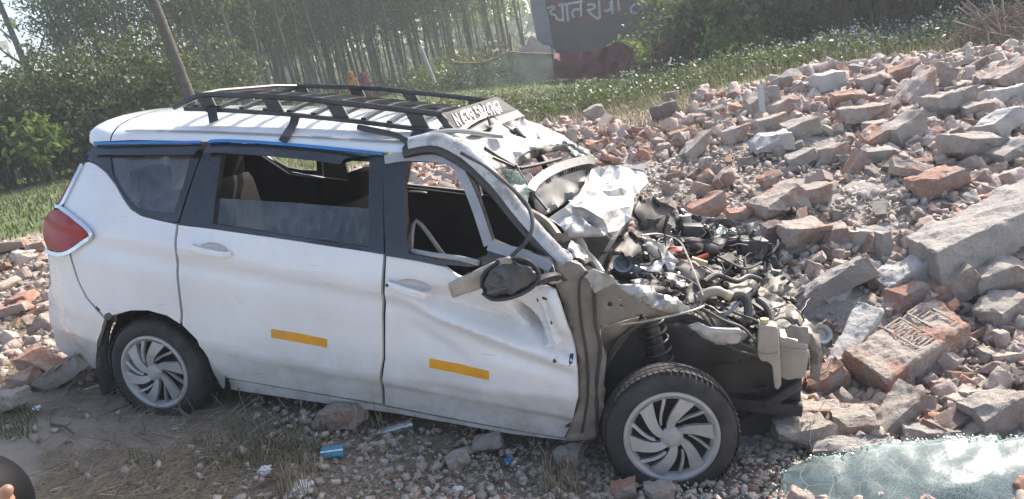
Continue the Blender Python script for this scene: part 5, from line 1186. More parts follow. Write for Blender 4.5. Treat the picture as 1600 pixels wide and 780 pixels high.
# -- painted wall, pillar, sand heap
M['wall_paint'] = None
t = NT("painted_brick_wall"); tc = t.coord("Object"); br_ = t.n("TexBrick"); br_.inputs["Scale"].default_value = 1; br_.inputs["Brick Width"].default_value = .24; br_.inputs["Row Height"].default_value = .085; br_.inputs["Mortar Size"].default_value = .008
mp = t.n("Mapping"); mp.inputs["Rotation"].default_value = (rad(90), 0, 0); t.l(tc, mp.inputs[0]); t.l(mp.outputs[0], br_.inputs["Vector"])
sx = t.n("SeparateXYZ"); t.l(tc, sx.inputs[0]); zz = t.math('ADD', sx.outputs[2], t.math('MULTIPLY', t.noise(1.5, 4), .25))
base = t.mix(t.gray(zz, 1.62, 1.74), (.072, .066, .064), (.15, .045, .035)); base = t.mix(t.gray(t.noise(3, 7, .7), .45, .75), base, (.10, .095, .095))
colr = t.mix(br_.outputs["Fac"], base, (.12, .115, .11))
M['wall_paint'] = t.done(t.bsdf(colr, .85, 0, t.bump(br_.outputs["Fac"], .4, .01)))
WY = 29.0; w0 = on(855, 85, WY); wl = empty("painted_wall", w0, (0, 0, rad(-4))); tag(wl, "dark brick wall with large white Hindi lettering at the top, behind the net fence", "wall")
MB().box((4.5, .15, 1.6), (8.6, .24, 3.5)).build("wall_face", M['wall_paint'], wl)
MB().box((0, .05, 1.7), (.55, .5, 3.9)).build("pillar", simple('grey_plastered_pillar', (.19, .20, .205), .85, 0, .2, 3, .3), wl, bevel=.02)
# the brushed words, stroke by stroke (u, v as seen on the wall)
def onwall(u, v, off=.0):
    d = ray(u, v); n = Vector((math.sin(rad(-4)) * -1, math.cos(rad(-4)), 0)); n = Matrix.Rotation(rad(-4), 3, 'Z') @ Vector((0, 1, 0)); p0 = w0 + Matrix.Rotation(rad(-4), 3, 'Z') @ Vector((0, .03 - off, 0))
    t_ = (p0 - EYE).dot(n) / d.dot(n); return EYE + d * t_
strokes = [[(855, 13), (864, 10), (866, 13), (860, 18), (862, 22), (868, 24), (870, 30)], [(868, 28), (876, 32), (880, 28)], [(873, 9), (878, 8), (880, 34)], [(885, 6), (888, 34)], [(873, 9), (905, 3), (910, 1)], [(907, 2), (908, 26)], [(907, 15), (898, 15), (894, 20), (897, 28)],
           [(918, 8), (926, 7), (930, 11), (924, 15), (918, 16), (924, 22), (932, 28), (938, 28)], [(936, 0), (937, 28)], [(944, 16), (950, 17), (955, 10), (953, 3)], [(956, -2), (957, 22)], [(965, -3), (968, 18)], [(985, 14), (990, 8), (998, 5), (1007, 2)], [(985, 14), (988, 20), (996, 21)]]
lm = MB()
for st in strokes:
    P3 = smooth_poly([tuple(onwall(u, v, .012)) for u, v in st], False, 4) if len(st) > 2 else [tuple(onwall(u, v, .012)) for u, v in st]
    lm.ribbon(P3, .085, .008, (0, -1, 0))
o = lm.build("painted_lettering", simple('flaking_white_paint', (.40, .41, .43), .8, 0, .45, 14, .2), wl); o["kind"] = "stuff"; o.matrix_parent_inverse = wl.matrix_basis.inverted() if False else (Matrix.Translation(w0) @ Matrix.Rotation(rad(-4), 4, 'Z')).inverted()
# sand heap by the pillar
def heap(name, c, rx, ry, h, mat, label, cat, seed, fr=1.4, amp=.15, n=30):
    vs = []; fs = []
    for i in range(n + 1):
        for j in range(n + 1):
            x, y = (i / n * 2 - 1), (j / n * 2 - 1); r = min(1, math.hypot(x, y)); z = h * (1 - r) ** 1.15
            z += amp * h * mnoise.fractal(Vector((x * 3 * fr, y * 3 * fr, seed)), 1, 2, 5) * (1 - r) - .05
            wx, wy_ = c.x + x * rx, c.y + y * ry; vs.append((wx - c.x, wy_ - c.y, H(wx, wy_) + z - c.z))
    for i in range(n):
        for j in range(n): a = i * (n + 1) + j; fs.append((a, a + n + 1, a + n + 2, a + 1))
    o = MB().add(vs, fs).build(name, mat, None, True); o.location = c; tag(o, label, cat); return o
M['sand'] = simple('pinkish_sand', (.36, .28, .23), .95, 0, .2, 5, .5, 0)
heap("sand_heap", on(838, 95, 28.2), 1.75, 1.1, 1.5, M['sand'], "pinkish sand heap beside the grey pillar, behind the net fence", "sand heap", 4)
# net fence and red cloth
t = NT("green_shade_net"); w1 = t.n("TexWave", wave_type='BANDS'); w1.inputs["Scale"].default_value = 30; t.l(t.coord(), w1.inputs[0])
tr = t.n("BsdfTransparent"); df = t.bsdf(t.ramp(t.noise(1.2, 5), [(.3, (.03, .07, .05)), (.55, (.06, .095, .065)), (.75, (.12, .11, .07))]), .8); tl = t.n("BsdfTranslucent"); tl.inputs[0].default_value = (.13, .17, .14, 1)
m1 = t.n("MixShader"); m1.inputs[0].default_value = .3; t.l(df.outputs[0], m1.inputs[1]); t.l(tl.outputs[0], m1.inputs[2]); m2 = t.n("MixShader"); t.l(t.gray(t.noise(90, 2), .40, .70), m2.inputs[0]); m2.inputs[0].default_value = .8; t.l(m1.outputs[0], m2.inputs[2]); t.l(tr.outputs[0], m2.inputs[1])
mm = t.n("MixShader"); t.l(t.math('ADD', t.math('MULTIPLY', t.noise(60, 2), .5), .42), mm.inputs[0]); t.l(tr.outputs[0], mm.inputs[1]); t.l(m1.outputs[0], mm.inputs[2]); M['net'] = t.done(mm)
def cloth(name, mat, parent, tops, bots, y, fold=.10, seed=0, n=46, m=10):
    vs = []; us = np.linspace(tops[0][0], tops[-1][0], n)
    for i, u in enumerate(us):
        vt = interp(u, [p[0] for p in tops], [p[1] for p in tops]); vb = interp(u, [p[0] for p in bots], [p[1] for p in bots])
        for j in range(m):
            v = lerp(vt, vb, j / (m - 1)); yy = interp(u, [us[0], us[-1]], [y[0], y[1]]) + fold * mnoise.noise(Vector((u * .06, j * .25, seed))) * 2
            vs.append(wy(u, v, yy))
    return MB().add(vs, [(i * m + j, i * m + j + 1, (i + 1) * m + j + 1, (i + 1) * m + j) for i in range(n - 1) for j in range(m - 1)]).build(name, mat, parent, True)
nf = empty("net_fence", (0, 0, 0)); tag(nf, "green shade net fence sagging between thin poles in front of the sand heap", "fence")
nt_ = [(708, 97), (730, 98), (756, 97), (780, 88), (796, 81), (820, 83), (865, 84)]
cloth("shade_net", M['net'], nf, nt_, [(712, 142), (780, 138), (865, 128)], (26, 25.5))
MB().tube(smooth_poly([tuple(wy(u, v, lerp(26, 25.5, (u - 708) / 157) - .03)) for u, v in nt_], False, 4), .035, 6, flat=.5).build("net_hem", simple('brown_hem', (.28, .17, .11), .8), nf, True)
for (u0, v0, u1, v1, y) in ((757, 70, 772, 140, 26), (796, 52, 806, 135, 25.8), (862, 70, 868, 130, 25.5)): MB().tube([wy(u0, v0, y), wy(u1, v1, y)], .025, 6).build("fence_post", M['bark_dark'], nf, True)
MB().tube([wy(757, 73, 26), wy(790, 73, 25.9)], .02, 6).build("fence_rail", M['twig'], nf, True)
M['red_cloth'] = simple('dusty_red_cloth', (.115, .018, .026), .85, 0, .3, 2, .2, .3, dustc=(.15, .06, .06))
rc = empty("red_cloth_screen"); tag(rc, "dark red cloth screen hung right of the green net fence", "cloth screen")
cloth("red_cloth", M['red_cloth'], rc, [(866, 84), (900, 82), (935, 79), (955, 70), (962, 64), (985, 72), (990, 76)], [(868, 122), (930, 124), (990, 120)], (25.4, 22), .34, 3)
for (u0, v0, u1, v1) in ((985, 120, 990, 70), (962, 120, 982, 96)): MB().tube([wy(u0, v0, 21.7), wy(u1, v1, 21.7)], .02, 6).build("cloth_post", M['twig'], rc, True)
rc2 = empty("red_cloth_screen"); tag(rc2, "dull red cloth partly hidden by the leafy trees, right of the larger cloth screen", "cloth screen")
cloth("red_cloth", M['red_cloth'], rc2, [(1018, 72), (1045, 60), (1070, 56), (1092, 66)], [(1018, 108), (1060, 108), (1092, 102)], (21.8, 20.5), .14, 9, 30)
pp = MB(); pp.tube([wy(656, 70, 24.5), wy(680, 130, 24.5)], .055, 7, .06); tag(pp.build("leaning_post", simple('pale_grey_post', (.38, .37, .34), .8, 0, .15, 6, .2), None, True), "bare pale post leaning in front of the plantation, left of the net fence", "post")
# ------------------------------------------------------------------ the rubble
def hull_chunk(dims, seed, rough=.18, n=16):
    """a broken lump: a skewed box with a few pieces struck off by flat breaks"""
    rs = random.Random(seed * 31 + 5); x, y, z = [d / 2 for d in dims]; P_ = []
    for sx in (-1, 1):
        for sy in (-1, 1):
            for sz in (-1, 1): P_.append(Vector((sx * x * rs.uniform(.80, 1.05), sy * y * rs.uniform(.80, 1.05), sz * z * rs.uniform(.80, 1.05))))
    ncut = rs.choice((1, 2, 2, 3)) + (1 if rough > .11 else 0) + (1 if rough > .17 else 0)
    def hull(pts):
        bm = bmesh.new(); [bm.verts.new(p) for p in pts]; r = bmesh.ops.convex_hull(bm, input=bm.verts)
        bmesh.ops.delete(bm, geom=list({g for g in r['geom_interior'] + r['geom_unused'] if isinstance(g, bmesh.types.BMVert)}), context='VERTS'); return bm
    bm = hull(P_)
    for _ in range(ncut):
        nrm = Vector((rs.gauss(0, 1) / x, rs.gauss(0, 1) / y, rs.gauss(0, .9) / z)).normalized(); ext = max(v.co.dot(nrm) for v in bm.verts)
        bmesh.ops.bisect_plane(bm, geom=bm.verts[:] + bm.edges[:] + bm.faces[:], plane_co=nrm * ext * rs.uniform(.50, .85), plane_no=nrm, clear_outer=True)
        pts = [v.co.copy() for v in bm.verts]; bm.free(); bm = hull(pts)
    return bm
def rough_up(bm, cuts, amp, freq, seed, smooth_first=False):
    bmesh.ops.triangulate(bm, faces=bm.faces)
    for _ in range(cuts):
        L = sorted(e.calc_length() for e in bm.edges); m = L[len(L) // 2] * .8
        bmesh.ops.subdivide_edges(bm, edges=[e for e in bm.edges if e.calc_length() > m], cuts=1, use_grid_fill=True); bmesh.ops.triangulate(bm, faces=[f for f in bm.faces if len(f.verts) > 3])
    bm.normal_update(); o = Vector((seed * 3.1, seed * 1.7, seed))
    for v in bm.verts:
        n = mnoise.fractal(v.co * freq + o, .8, 2.1, 5); c_ = mnoise.cell(v.co * freq * 1.3 + o); v.co += v.normal * (amp * (n - .35 * max(0, c_ - .55)))
        w = mnoise.noise(v.co * freq * .5 + o); v.co += v.normal * (-amp * 1.2 * max(0, abs(w) - .35))
    return bm
def bm_mesh(bm, name, mat, smooth=True, angle=32):
    me = D.meshes.new(name); bm.to_mesh(me); bm.free()
    if smooth:
        me.polygons.foreach_set("use_smooth", [True] * len(me.polygons))
        try: me.set_sharp_from_angle(angle=rad(angle))
        except Exception: pass
    me.materials.append(mat); return me
VIEW_Y = Vector((0, 1, 0))
def stone(name, box, mat, label, cat="stone", depth=.75, a=0, yaw=None, rough=.16, cuts=2, sink=.04, seed=None, group="large lumps of the rubble heap", lift=0):
    """a lump as wide and high as the photograph shows it, standing on the ground there"""
    u0, v0, u1, v1 = box; seed = seed or int(u0 * 7 + v0 * 13); rs = random.Random(seed)
    g = gp((u0 + u1) / 2, v1 - (v1 - v0) * .12); d = (g - EYE).dot(_F); w = (u1 - u0) * d / FOCAL_PX; hh = (v1 - v0) * d / FOCAL_PX
    if a: ca = abs(math.cos(a)); w, hh = w / max(.55, ca) * .92, hh * max(.5, 1 - .5 * abs(math.sin(a)))
    dp = max(min(w, hh * 1.6) * depth, .04); h = max(.62 * hh, hh - .22 * dp)
    bm = rough_up(hull_chunk((w, dp, h), seed, rough), cuts, .040 * (w + hh), 4.5 / (w + hh), seed % 97)
    o = link(name, bm_mesh(bm, name, mat)); 
    M_ = Matrix.Rotation(-a, 3, 'Y') @ Matrix.Rotation((rs.uniform(-.35, .35) if yaw is None else yaw), 3, 'Z') @ Matrix.Rotation(rs.uniform(-.10, .10), 3, 'X')
    o.matrix_world = Matrix.Translation(g + Vector((0, dp * .25, h * .5 - sink * h + lift + (.03 if g.y > 4.5 else 0)))) @ M_.to_4x4()
    return tag(o, label, cat, group)
A = rad
BIG = [
 ((1275, 113, 1322, 150), 'plaster', "pale pointed plaster lump on the crest of the heap, below the weeds", "lump", 0),
 ((1299, 145, 1368, 174), 'brick', "pair of red bricks still mortared together near the crest", "bricks", A(-4)),
 ((1348, 113, 1404, 150), 'masonry', "pinkish rounded lump right of the mortared red bricks", "lump", A(10)),
 ((1386, 97, 1446, 133), 'brick', "leaning stub of brickwork with red ends at the top of the heap", "bricks", A(15)),
 ((1402, 112, 1490, 168), 'masonry', "long pale block tilted up to the right at the top of the heap", "block", A(33)),
 ((1193, 124, 1224, 184), 'concrete', "upright grey block near the crest beside a thin plank", "block", A(88)),
 ((1194, 154, 1254, 187), 'masonry', "flat pale block with a red broken end, at the foot of the plank", "block", A(12)),
 ((1180, 182, 1236, 216), 'masonry', "grey block with a rounded right end in the upper heap", "block", A(8)),
 ((1228, 178, 1286, 224), 'concrete', "grey chunk with a pinkish top in the middle of the upper heap", "chunk", A(14)),
 ((1312, 164, 1402, 202), 'masonry', "long low boulder of mortar below the red bricks", "boulder", A(-2)),
 ((1388, 178, 1448, 232), 'concrete', "big rounded grey lump left of the ridged slab", "lump", A(20)),
 ((1450, 140, 1532, 188), 'concrete', "broad grey lump below the brushwood heap", "lump", A(5)),
 ((1532, 137, 1612, 170), 'plaster', "whitewashed block of brickwork at the right edge, under the brushwood", "block", A(-2)),
 ((1498, 164, 1556, 194), 'concrete', "grey lump between the whitewashed block and the layered slab", "lump", A(4)),
 ((1530, 168, 1606, 222), 'plaster', "pale layered slab at the right edge of the heap", "slab", A(20)),
 ((1488, 204, 1574, 262), 'concrete', "grey chunk with ridged top above the long slab", "chunk", A(-12)),
 ((1552, 224, 1612, 264), 'slab', "tan flat slab at the right edge above the long slab", "slab", A(14)),
 ((1552, 93, 1625, 142), 'masonry', "pinkish block wedged under the right end of the brushwood", "block", A(18)),
 ((1398, 249, 1456, 288), 'masonry', "flat grey-tan block in the middle of the right heap", "block", A(-18)),
 ((1430, 266, 1518, 314), 'brick', "dusty block of brickwork just above the left end of the long slab", "block", A(8)),
 ((1064, 214, 1120, 252), 'concrete', "grey plank-like slab lying at the left of the heap, above the grey gravel", "slab", A(28)),
 ((1180, 210, 1240, 246), 'plaster', "white topped block with a red underside", "block", A(0)),
 ((1094, 238, 1114, 280), 'concrete', "thin upright grey shard standing in the grey gravel", "shard", A(75)),
 ((1094, 268, 1118, 294), 'brick', "small orange brick end under the upright shard", "brick", A(30)),
 ((1120, 260, 1154, 300), 'masonry', "slanting brick with its hollowed face up, in the grey gravel", "brick", A(40)),
 ((1188, 276, 1216, 302), 'brick', "small orange brick lump in the gravel right of the slanting brick", "brick", A(15)),
 ((1078, 304, 1140, 350), 'brick', "large orange and pink brick lump behind the torn engine bay", "lump", A(15)),
 ((1186, 294, 1268, 354), 'masonry', "large pink faced lump in the middle of the heap", "lump", A(16)),
 ((1260, 292, 1304, 328), 'masonry', "dark pink block right of the large pink lump", "block", A(0)),
 ((1138, 329, 1184, 352), 'brick', "flat orange brick piece in front of the large pink lump", "brick", A(-5)),
 ((1190, 350, 1240, 396), 'dark_brick', "dark slate-coloured plate standing behind the car's nose", "plate", A(10)),
 ((1222, 346, 1302, 398), 'masonry', "broad pale pink stone right of the dark slate plate", "stone", A(-5)),
 ((1368, 373, 1404, 414), 'slab', "cream brick standing on end among small stones", "brick", A(86)),
 ((1353, 376, 1374, 404), 'brick', "small red brick piece beside the cream brick", "brick", A(60)),
 ((1238, 418, 1378, 478), 'slab', "big beige angular block behind the white slab fragment", "block", A(24)),
 ((1370, 410, 1490, 458), 'plaster', "white faced slab fragment with a pitted top", "slab", A(10)),
 ((1386, 448, 1456, 492), 'brick', "mortared brick with a bare red end, behind the stamped block", "brick", A(12)),
 ((1456, 441, 1518, 482), 'brick', "orange brick with a dusty top right of the mortared one", "brick", A(6)),
 ((1524, 396, 1622, 474), 'concrete', "big grey block at the right edge under the long slab", "block", A(12)),
 ((1488, 408, 1532, 482), 'concrete', "rough grey lump between the orange brick and the big grey block", "lump", A(30)),
 ((1536, 462, 1612, 516), 'concrete', "grey lump at the right edge beside the stamped block", "lump", A(10)),
 ((1272, 556, 1336, 624), 'brick', "orange brick lump under the lower left end of the stamped block", "lump", A(20)),
 ((1216, 652, 1328, 708), 'concrete', "long rough grey block in front of the car's broken nose", "block", A(-3)),
 ((1310, 644, 1374, 688), 'concrete', "blue-grey stone right of the long rough grey block", "stone", A(0)),
 ((1362, 612, 1462, 682), 'concrete', "round-backed grey stone below the stamped block", "stone", A(28)),
 ((1474, 637, 1532, 687), 'dark_brick', "dark brown cube-like brick near the fallen windscreen", "brick", A(20)),
 ((1524, 608, 1614, 690), 'concrete', "big round lump of pebbly concrete at the right edge", "lump", A(10)),
 ((1266, 688, 1404, 728), 'slab', "flat tan stone beside the top edge of the fallen windscreen", "stone", A(8)),
 ((1242, 628, 1322, 664), 'masonry', "knobbly tan lump behind the long rough grey block", "lump", A(-12)),
 ((1416, 662, 1502, 694), 'slab', "smooth beige stone just above the fallen windscreen", "stone", A(-4)),
 ((62, 560, 148, 608), 'concrete', "grey-brown split stone by the rear bumper", "stone", A(22)),
 ((38, 543, 90, 600), 'brick', "tilted whole brick left of the rear bumper", "brick", A(-40)),
 ((14, 582, 62, 612), 'brick', "orange brick piece in front of the tilted brick", "brick", A(8)),
 ((-20, 604, 40, 650), 'concrete', "mossy grey stone at the left edge", "stone", A(10)),
 ((-14, 483, 48, 502), 'brick', "thin red tile lying flat at the left edge", "tile", A(4)),
 ((-20, 380, 46, 402), 'brick', "long brick slab at the edge of the meadow, left", "brick", A(2)),
 ((40, 382, 74, 402), 'masonry', "short pale brick next to the long one at the edge of the meadow", "brick", A(0)),
 ((488, 630, 580, 676), 'masonry', "block of brickwork wedged under the sill", "block", A(-4)),
 ((866, 698, 916, 738), 'concrete', "grey stone just behind the front wheel", "stone", A(0)),
 ((738, 680, 792, 714), 'concrete', "pale stone under the front door", "stone", A(10)),
 ((696, 710, 738, 738), 'concrete', "small flat stone below the front door, left of the pale one", "stone", A(5)),
 ((914, 163, 948, 198), 'concrete', "grey stone on the low crest right of the roof", "stone", A(20)),
 ((1022, 158, 1062, 194), 'dark_brick', "stone with a black end at the left end of the main heap", "stone", A(10)),
 ((1038, 145, 1062, 160), 'concrete', "small flat grey stone on the dry grass", "stone", A(0)),
 ((1285, 360, 1330, 395), 'masonry', "rounded stone right of the broad pale pink one", "stone", A(0)),
 ((1345, 205, 1392, 240), 'brick', "pinkish lump below the long low boulder", "lump", A(0)),
 ((1275, 225, 1335, 262), 'masonry', "dusty pink angular lump left of the flat grey-tan block", "lump", A(12)),
 ((1330, 236, 1400, 262), 'slab', "flat pale slab below the dusty pink lumps", "slab", A(-4)),
 ((1318, 240, 1356, 278), 'brick', "brick standing aslant, its hollow face towards the car", "brick", A(50)),
 ((1232, 238, 1282, 268), 'concrete', "rounded grey stone in the middle of the heap", "stone", A(15)),
 ((1128, 196, 1178, 228), 'masonry', "grey-brown block at the left of the upper heap", "block", A(12)),
 ((955, 755, 1000, 785), 'brick', "orange brick lump in front of the front wheel at the bottom edge", "lump", A(5)),
 ((1010, 752, 1060, 786), 'concrete', "pale split stone touching the front wheel at the bottom edge", "stone", A(10)),
]
for k, (bx, mt, lab, cat, a) in enumerate(BIG):
    stone({"brick": "broken_brick", "bricks": "bonded_bricks", "block": "masonry_block", "slab": "slab_fragment", "tile": "clay_tile"}.get(cat, "rubble_" + cat), bx, M[mt], lab, cat, .8, a, cuts=4 if bx[2] - bx[0] > 70 else 3, rough=.10 if cat in ("brick", "slab", "bricks", "tile") else .15 if cat == "block" else .2)
pk = MB(); g = gp(1190, 190); pk.bar(g + Vector((-.02, -.1, -.1)), wy(1190, 132, g.y) + Vector((0, .05, 0)), .06, .03, (0, 1, 0)); tag(pk.build("plank", M['plaster'], None, bevel=.004), "thin pale plank standing against the upright grey block", "plank")

# corner-built blocks -------------------------------------------------------
def block(name, top, thick, mat, label, cat, amp=.012, cuts=5, seed=1, group=None, freq=6):
    bm = bmesh.new(); T = [Vector(p) for p in top]; n = (T[1] - T[0]).cross(T[3] - T[0]).normalized(); n = n if n.z > 0 else -n
    B = [p - n * thick for p in T]; v = [bm.verts.new(p) for p in T + B]
    for f in ((0, 1, 2, 3), (7, 6, 5, 4), (0, 4, 5, 1), (1, 5, 6, 2), (2, 6, 7, 3), (3, 7, 4, 0)): bm.faces.new([v[i] for i in f])
    bmesh.ops.recalc_face_normals(bm, faces=bm.faces)
    bmesh.ops.bevel(bm, geom=bm.edges[:], offset=.012, segments=1, affect='EDGES')
    rough_up(bm, cuts, amp, freq, seed); o = link(name, bm_mesh(bm, name, mat, True, 40)); tag(o, label, cat, group); return o, T, n
G0 = gp(1440, 418); zt = G0.z + .23
slab_top = [wz(1411, 368, zt - .02), wz(1460, 393, zt), wz(1735, 268, zt + .16), wz(1700, 232, zt + .16)]
block("concrete_slab", slab_top, .24, M['slab'], "long pale cement slab lying tilted at the right edge, the largest piece of the heap", "slab", .04, 6, 3, None, 4)
G1_ = gp(1384, 640); z1 = G1_.z + .17
ftop = [wz(1386, 594, z1), wz(1518, 502, z1 + .09), wz(1458, 466, z1 + .14), wz(1318, 548, z1 + .06)]
fb, T, n = block("stamped_block", ftop, .26, M['masonry'], "block of two bonded bricks with hollowed stamped faces and a broken orange end", "bricks", .032, 6, 8, None, 5)
fb.data.materials.append(M['brick'])
_e1 = (T[1] - T[0]); _e1 = _e1 / _e1.length_squared
for pl in fb.data.polygons:
    if (pl.center - T[0]).dot(_e1) + .16 * mnoise.noise(pl.center * 6) + .08 * mnoise.noise(pl.center * 17) < .27: pl.material_index = 1
ex_ = (T[1] - T[0]); ey_ = (T[3] - T[0])
def tp(a, b, h=0): return T[0] + ex_ * a + ey_ * b + n * (h + .004)
LET = {'M': [[(0, 0), (0, 1), (.5, .3), (1, 1), (1, 0)]], 'I': [[(.5, 0), (.5, 1)]], 'T': [[(0, 1), (1, 1)], [(.5, 1), (.5, 0)]], 'R': [[(0, 0), (0, 1), (.9, .9), (.9, .55), (0, .5), (1, 0)]], 'A': [[(0, 0), (.5, 1), (1, 0)], [(.2, .4), (.8, .4)]]}
for (a0, a1, word) in ((.46, .60, "MITRM"), (.74, .88, "MIT")):
    fr = MB(); q = [tp(a0 - .025, .90, .004), tp(a1 + .025, .90, .004), tp(a1 + .025, .14, .004), tp(a0 - .025, .14, .004)]
    for i in range(4): fr.bar(q[i], q[(i + 1) % 4], .011, .007, n)
    fo = fr.build("hollow_rim", M['masonry'], fb); fo["kind"] = "stuff"
    lt = MB()
    for i, ch in enumerate(word):
        for st in LET[ch]:
            lt.ribbon([tp(lerp(a0 + .01, a1 - .01, py), lerp(.84, .20, (i + .12 + .76 * px) / 5), .003) for px, py in st], .009, .006, n)
    lo_ = lt.build("stamped_letters", M['masonry'], fb); lo_["kind"] = "stuff"
Gp = gp(1330, 585); zp = Gp.z + .14
block("plaster_slab", [wz(1288, 572, zp - .04), wz(1338, 556, zp - .02), wz(1382, 482, zp + .16), wz(1338, 466, zp + .18)], .09, M['plaster'], "tilted slab of whitewashed plaster leaning on the stamped block", "slab", .014, 5, 12, None, 7)

# some three hundred more stones, each on its own ---------------------------
inv = CAR_M.inverted()
def under_car(p, m=.0):
    q = inv @ Vector(p); return -3.75 - m < q.x < 1.0 + m and abs(q.y) < .92 + m
VAR = []
for k in range(26):
    rs = random.Random(k + 900); d = (1, rs.uniform(.55, .95), rs.uniform(.38, .75)) if k < 18 else (1, .48, .33)
    VAR.append(rough_up(hull_chunk(d, k + 50, .14 if k < 18 else .05, 14), 2, .07 if k < 18 else .022, 3.0, k))
VME = {}
for mt in ("rubble", "concrete", "brick", "slab", "masonry"):
    VME[mt] = [bm_mesh(b.copy(), "rubble_stone", M[mt], True, 18) for b in VAR]
placed = []
rs = random.Random(77); cnt = 0; tries = 0
words = {"rubble": "dusty", "concrete": "grey", "brick": "reddish", "slab": "beige", "masonry": "mortar-crusted"}
def where(u, v):
    if u < 160: return "beyond the car's tail"
    if v > 640 and u < 1200: return "on the ground beside the car"
    if v > 600: return "between the car's nose and the fallen windscreen"
    if u > 1380: return "around the long cement slab" if v > 230 else "below the brushwood"
    if v < 230: return "in the upper heap behind the bonnet" if u > 1000 else "in the low reddish heap beyond the roof"
    return "between the crumpled bonnet and the long slab" if v < 330 else "between the car's nose and the stamped block"
def where_old(u, v):
    if u < 160: return "in the debris beyond the tail of the car"
    if v > 640 and u < 1200: return "on the ground along the near side of the car"
    if v > 600: return "in the lower right between the car's nose and the fallen windscreen"
    if u > 1380: return "in the right part of the heap, around the long cement slab" if v > 230 else "in the upper right part of the heap, below the brushwood"
    if v < 230: return "in the upper heap behind the crumpled bonnet" if u > 1000 else "in the low red brick heap beyond the roof"
    return "in the middle of the heap, between the car's nose and the long slab"
while cnt < 330 and tries < 9000:
    tries += 1
    if cnt < 290: u, v = rs.uniform(820, 1598), rs.uniform(105, 690)
    else: u, v = rs.uniform(0, 95), rs.uniform(400, 590)
    g = gp(u, v)
    if rubble_w(g.x, g.y) < .6 or under_car(g, .15): continue
    d = (g - EYE).dot(_F); px = rs.uniform(15, 24) * (1 + 1.0 * rs.random() ** 2.2) * interp(d, [3, 12], [1.25, .95]); px *= .6 if u < 160 else 1; s = px * d / FOCAL_PX
    if any((g - q).length < (s + r_) * .36 for q, r_ in placed): continue
    mt = rs.choice(("rubble", "rubble", "concrete", "concrete", "masonry", "masonry", "brick", "slab"))
    if u < 1000 and v < 270 and rs.random() < .55: mt = "brick"
    k = rs.randrange(18) if rs.random() < .58 else rs.randrange(18, 26); mt = rs.choice(('brick', 'brick', 'masonry', 'rubble')) if k >= 18 else mt; o = D.objects.new("rubble_stone" if k < 18 else "broken_brick", VME[mt][k]); COL.objects.link(o)
    o.rotation_euler = (rs.uniform(-.6, .6), rs.uniform(-.6, .6), rs.uniform(0, 6.28)); o.scale = (s, s, s * rs.uniform(.8, 1.2)); o.location = g + Vector((0, 0, s * .16))
    pw = where(u, v); kindw = "stone" if k < 18 else "brick piece"
    tag(o, f"{words[mt]} {'small' if px < 20 else 'fist-sized' if px < 28 else 'larger'} {kindw} {pw}"[:110], "stone" if k < 18 else "brick", "loose stones " + pw); placed.append((g, s)); cnt += 1
# crushed rubble that nobody could count ------------------------------------
CH = []
for k in range(14):
    b = hull_chunk((1, RS.uniform(.5, .9), RS.uniform(.3, .7)), 300 + k, .08, 11); bmesh.ops.triangulate(b, faces=b.faces); b.verts.index_update()
    CH.append((np.array([v.co[:] for v in b.verts]), np.array([[v.index for v in f.verts] for f in b.faces]))); b.free()
CH2 = []
for k in range(14):
    b = VAR[k].copy() if k < 8 else VAR[18 + (k - 8)].copy()
    bmesh.ops.triangulate(b, faces=b.faces); b.verts.index_update(); CH2.append((np.array([v.co[:] for v in b.verts]), np.array([[v.index for v in f.verts] for f in b.faces]))); b.free()
print('lump tris', [len(c[1]) for c in CH2])
def scatter(name, xs, ys, sizes, lift, tints, mat, seed, flat=1.0, CH=None):
    CH = CH or globals()['CH']
    rs = np.random.RandomState(seed); n = len(xs); zs = height(xs, ys); VV = []; FF = []; TT = []; base = 0
    kind = rs.randint(0, len(CH), n)
    for k, (V, F) in enumerate(CH):
        ix = np.where(kind == k)[0]; m = len(ix)
        if not m: continue
        q = rs.normal(size=(m, 4)); q[:, 1:3] *= .55; q /= np.linalg.norm(q, axis=1)[:, None]; w, x, y, z = q.T
        Rm = np.stack([np.stack([1 - 2 * (y * y + z * z), 2 * (x * y - z * w), 2 * (x * z + y * w)], -1), np.stack([2 * (x * y + z * w), 1 - 2 * (x * x + z * z), 2 * (y * z - x * w)], -1), np.stack([2 * (x * z - y * w), 2 * (y * z + x * w), 1 - 2 * (x * x + y * y)], -1)], 1)
        P_ = np.einsum('nij,vj->nvi', Rm, V) * sizes[ix][:, None, None] * np.array([1, 1, flat]); P_ += np.stack([xs[ix], ys[ix], zs[ix] + sizes[ix] * lift], -1)[:, None]
        VV.append(P_.reshape(-1, 3)); FF.append((F[None] + (np.arange(m) * len(V))[:, None, None]).reshape(-1, 3) + base); TT.append(np.repeat(tints[ix], len(V))); base += m * len(V)
    return tag(link(name, mesh_np(name, np.concatenate(VV), np.concatenate(FF), mat, False, {"tint": np.concatenate(TT)})), kind='stuff')
def region(n, seed, pw, near):
    rs = np.random.RandomState(seed); th = rs.uniform(-.75, .80, n); d = near + (13.5 - near) * rs.rand(n) ** pw; x, y = d * np.tan(th) , d
    k = rs.rand(n) < rubble_w(x, y) ** .7; return x[k], y[k], rs
x, y, rs_ = region(64000, 61, 1.3, 2.0)
grey = np.array([mnoise.noise(Vector((a * .45, b * .45, 2))) for a, b in zip(x, y)])
tn = np.clip(rs_.uniform(0, .9, len(x)) + .0, 0, 1); redz = (x < 2.4) & (y > 7.5); tn = np.where(redz & (rs_.rand(len(x)) < .6), rs_.uniform(.45, 1, len(x)), tn)
gz = (np.abs(x - 2.3) < 1.1) & (y > 5.2) & (y < 8.2); tn = np.where(gz & (rs_.rand(len(x)) < .8), rs_.uniform(0, .3, len(x)), tn)
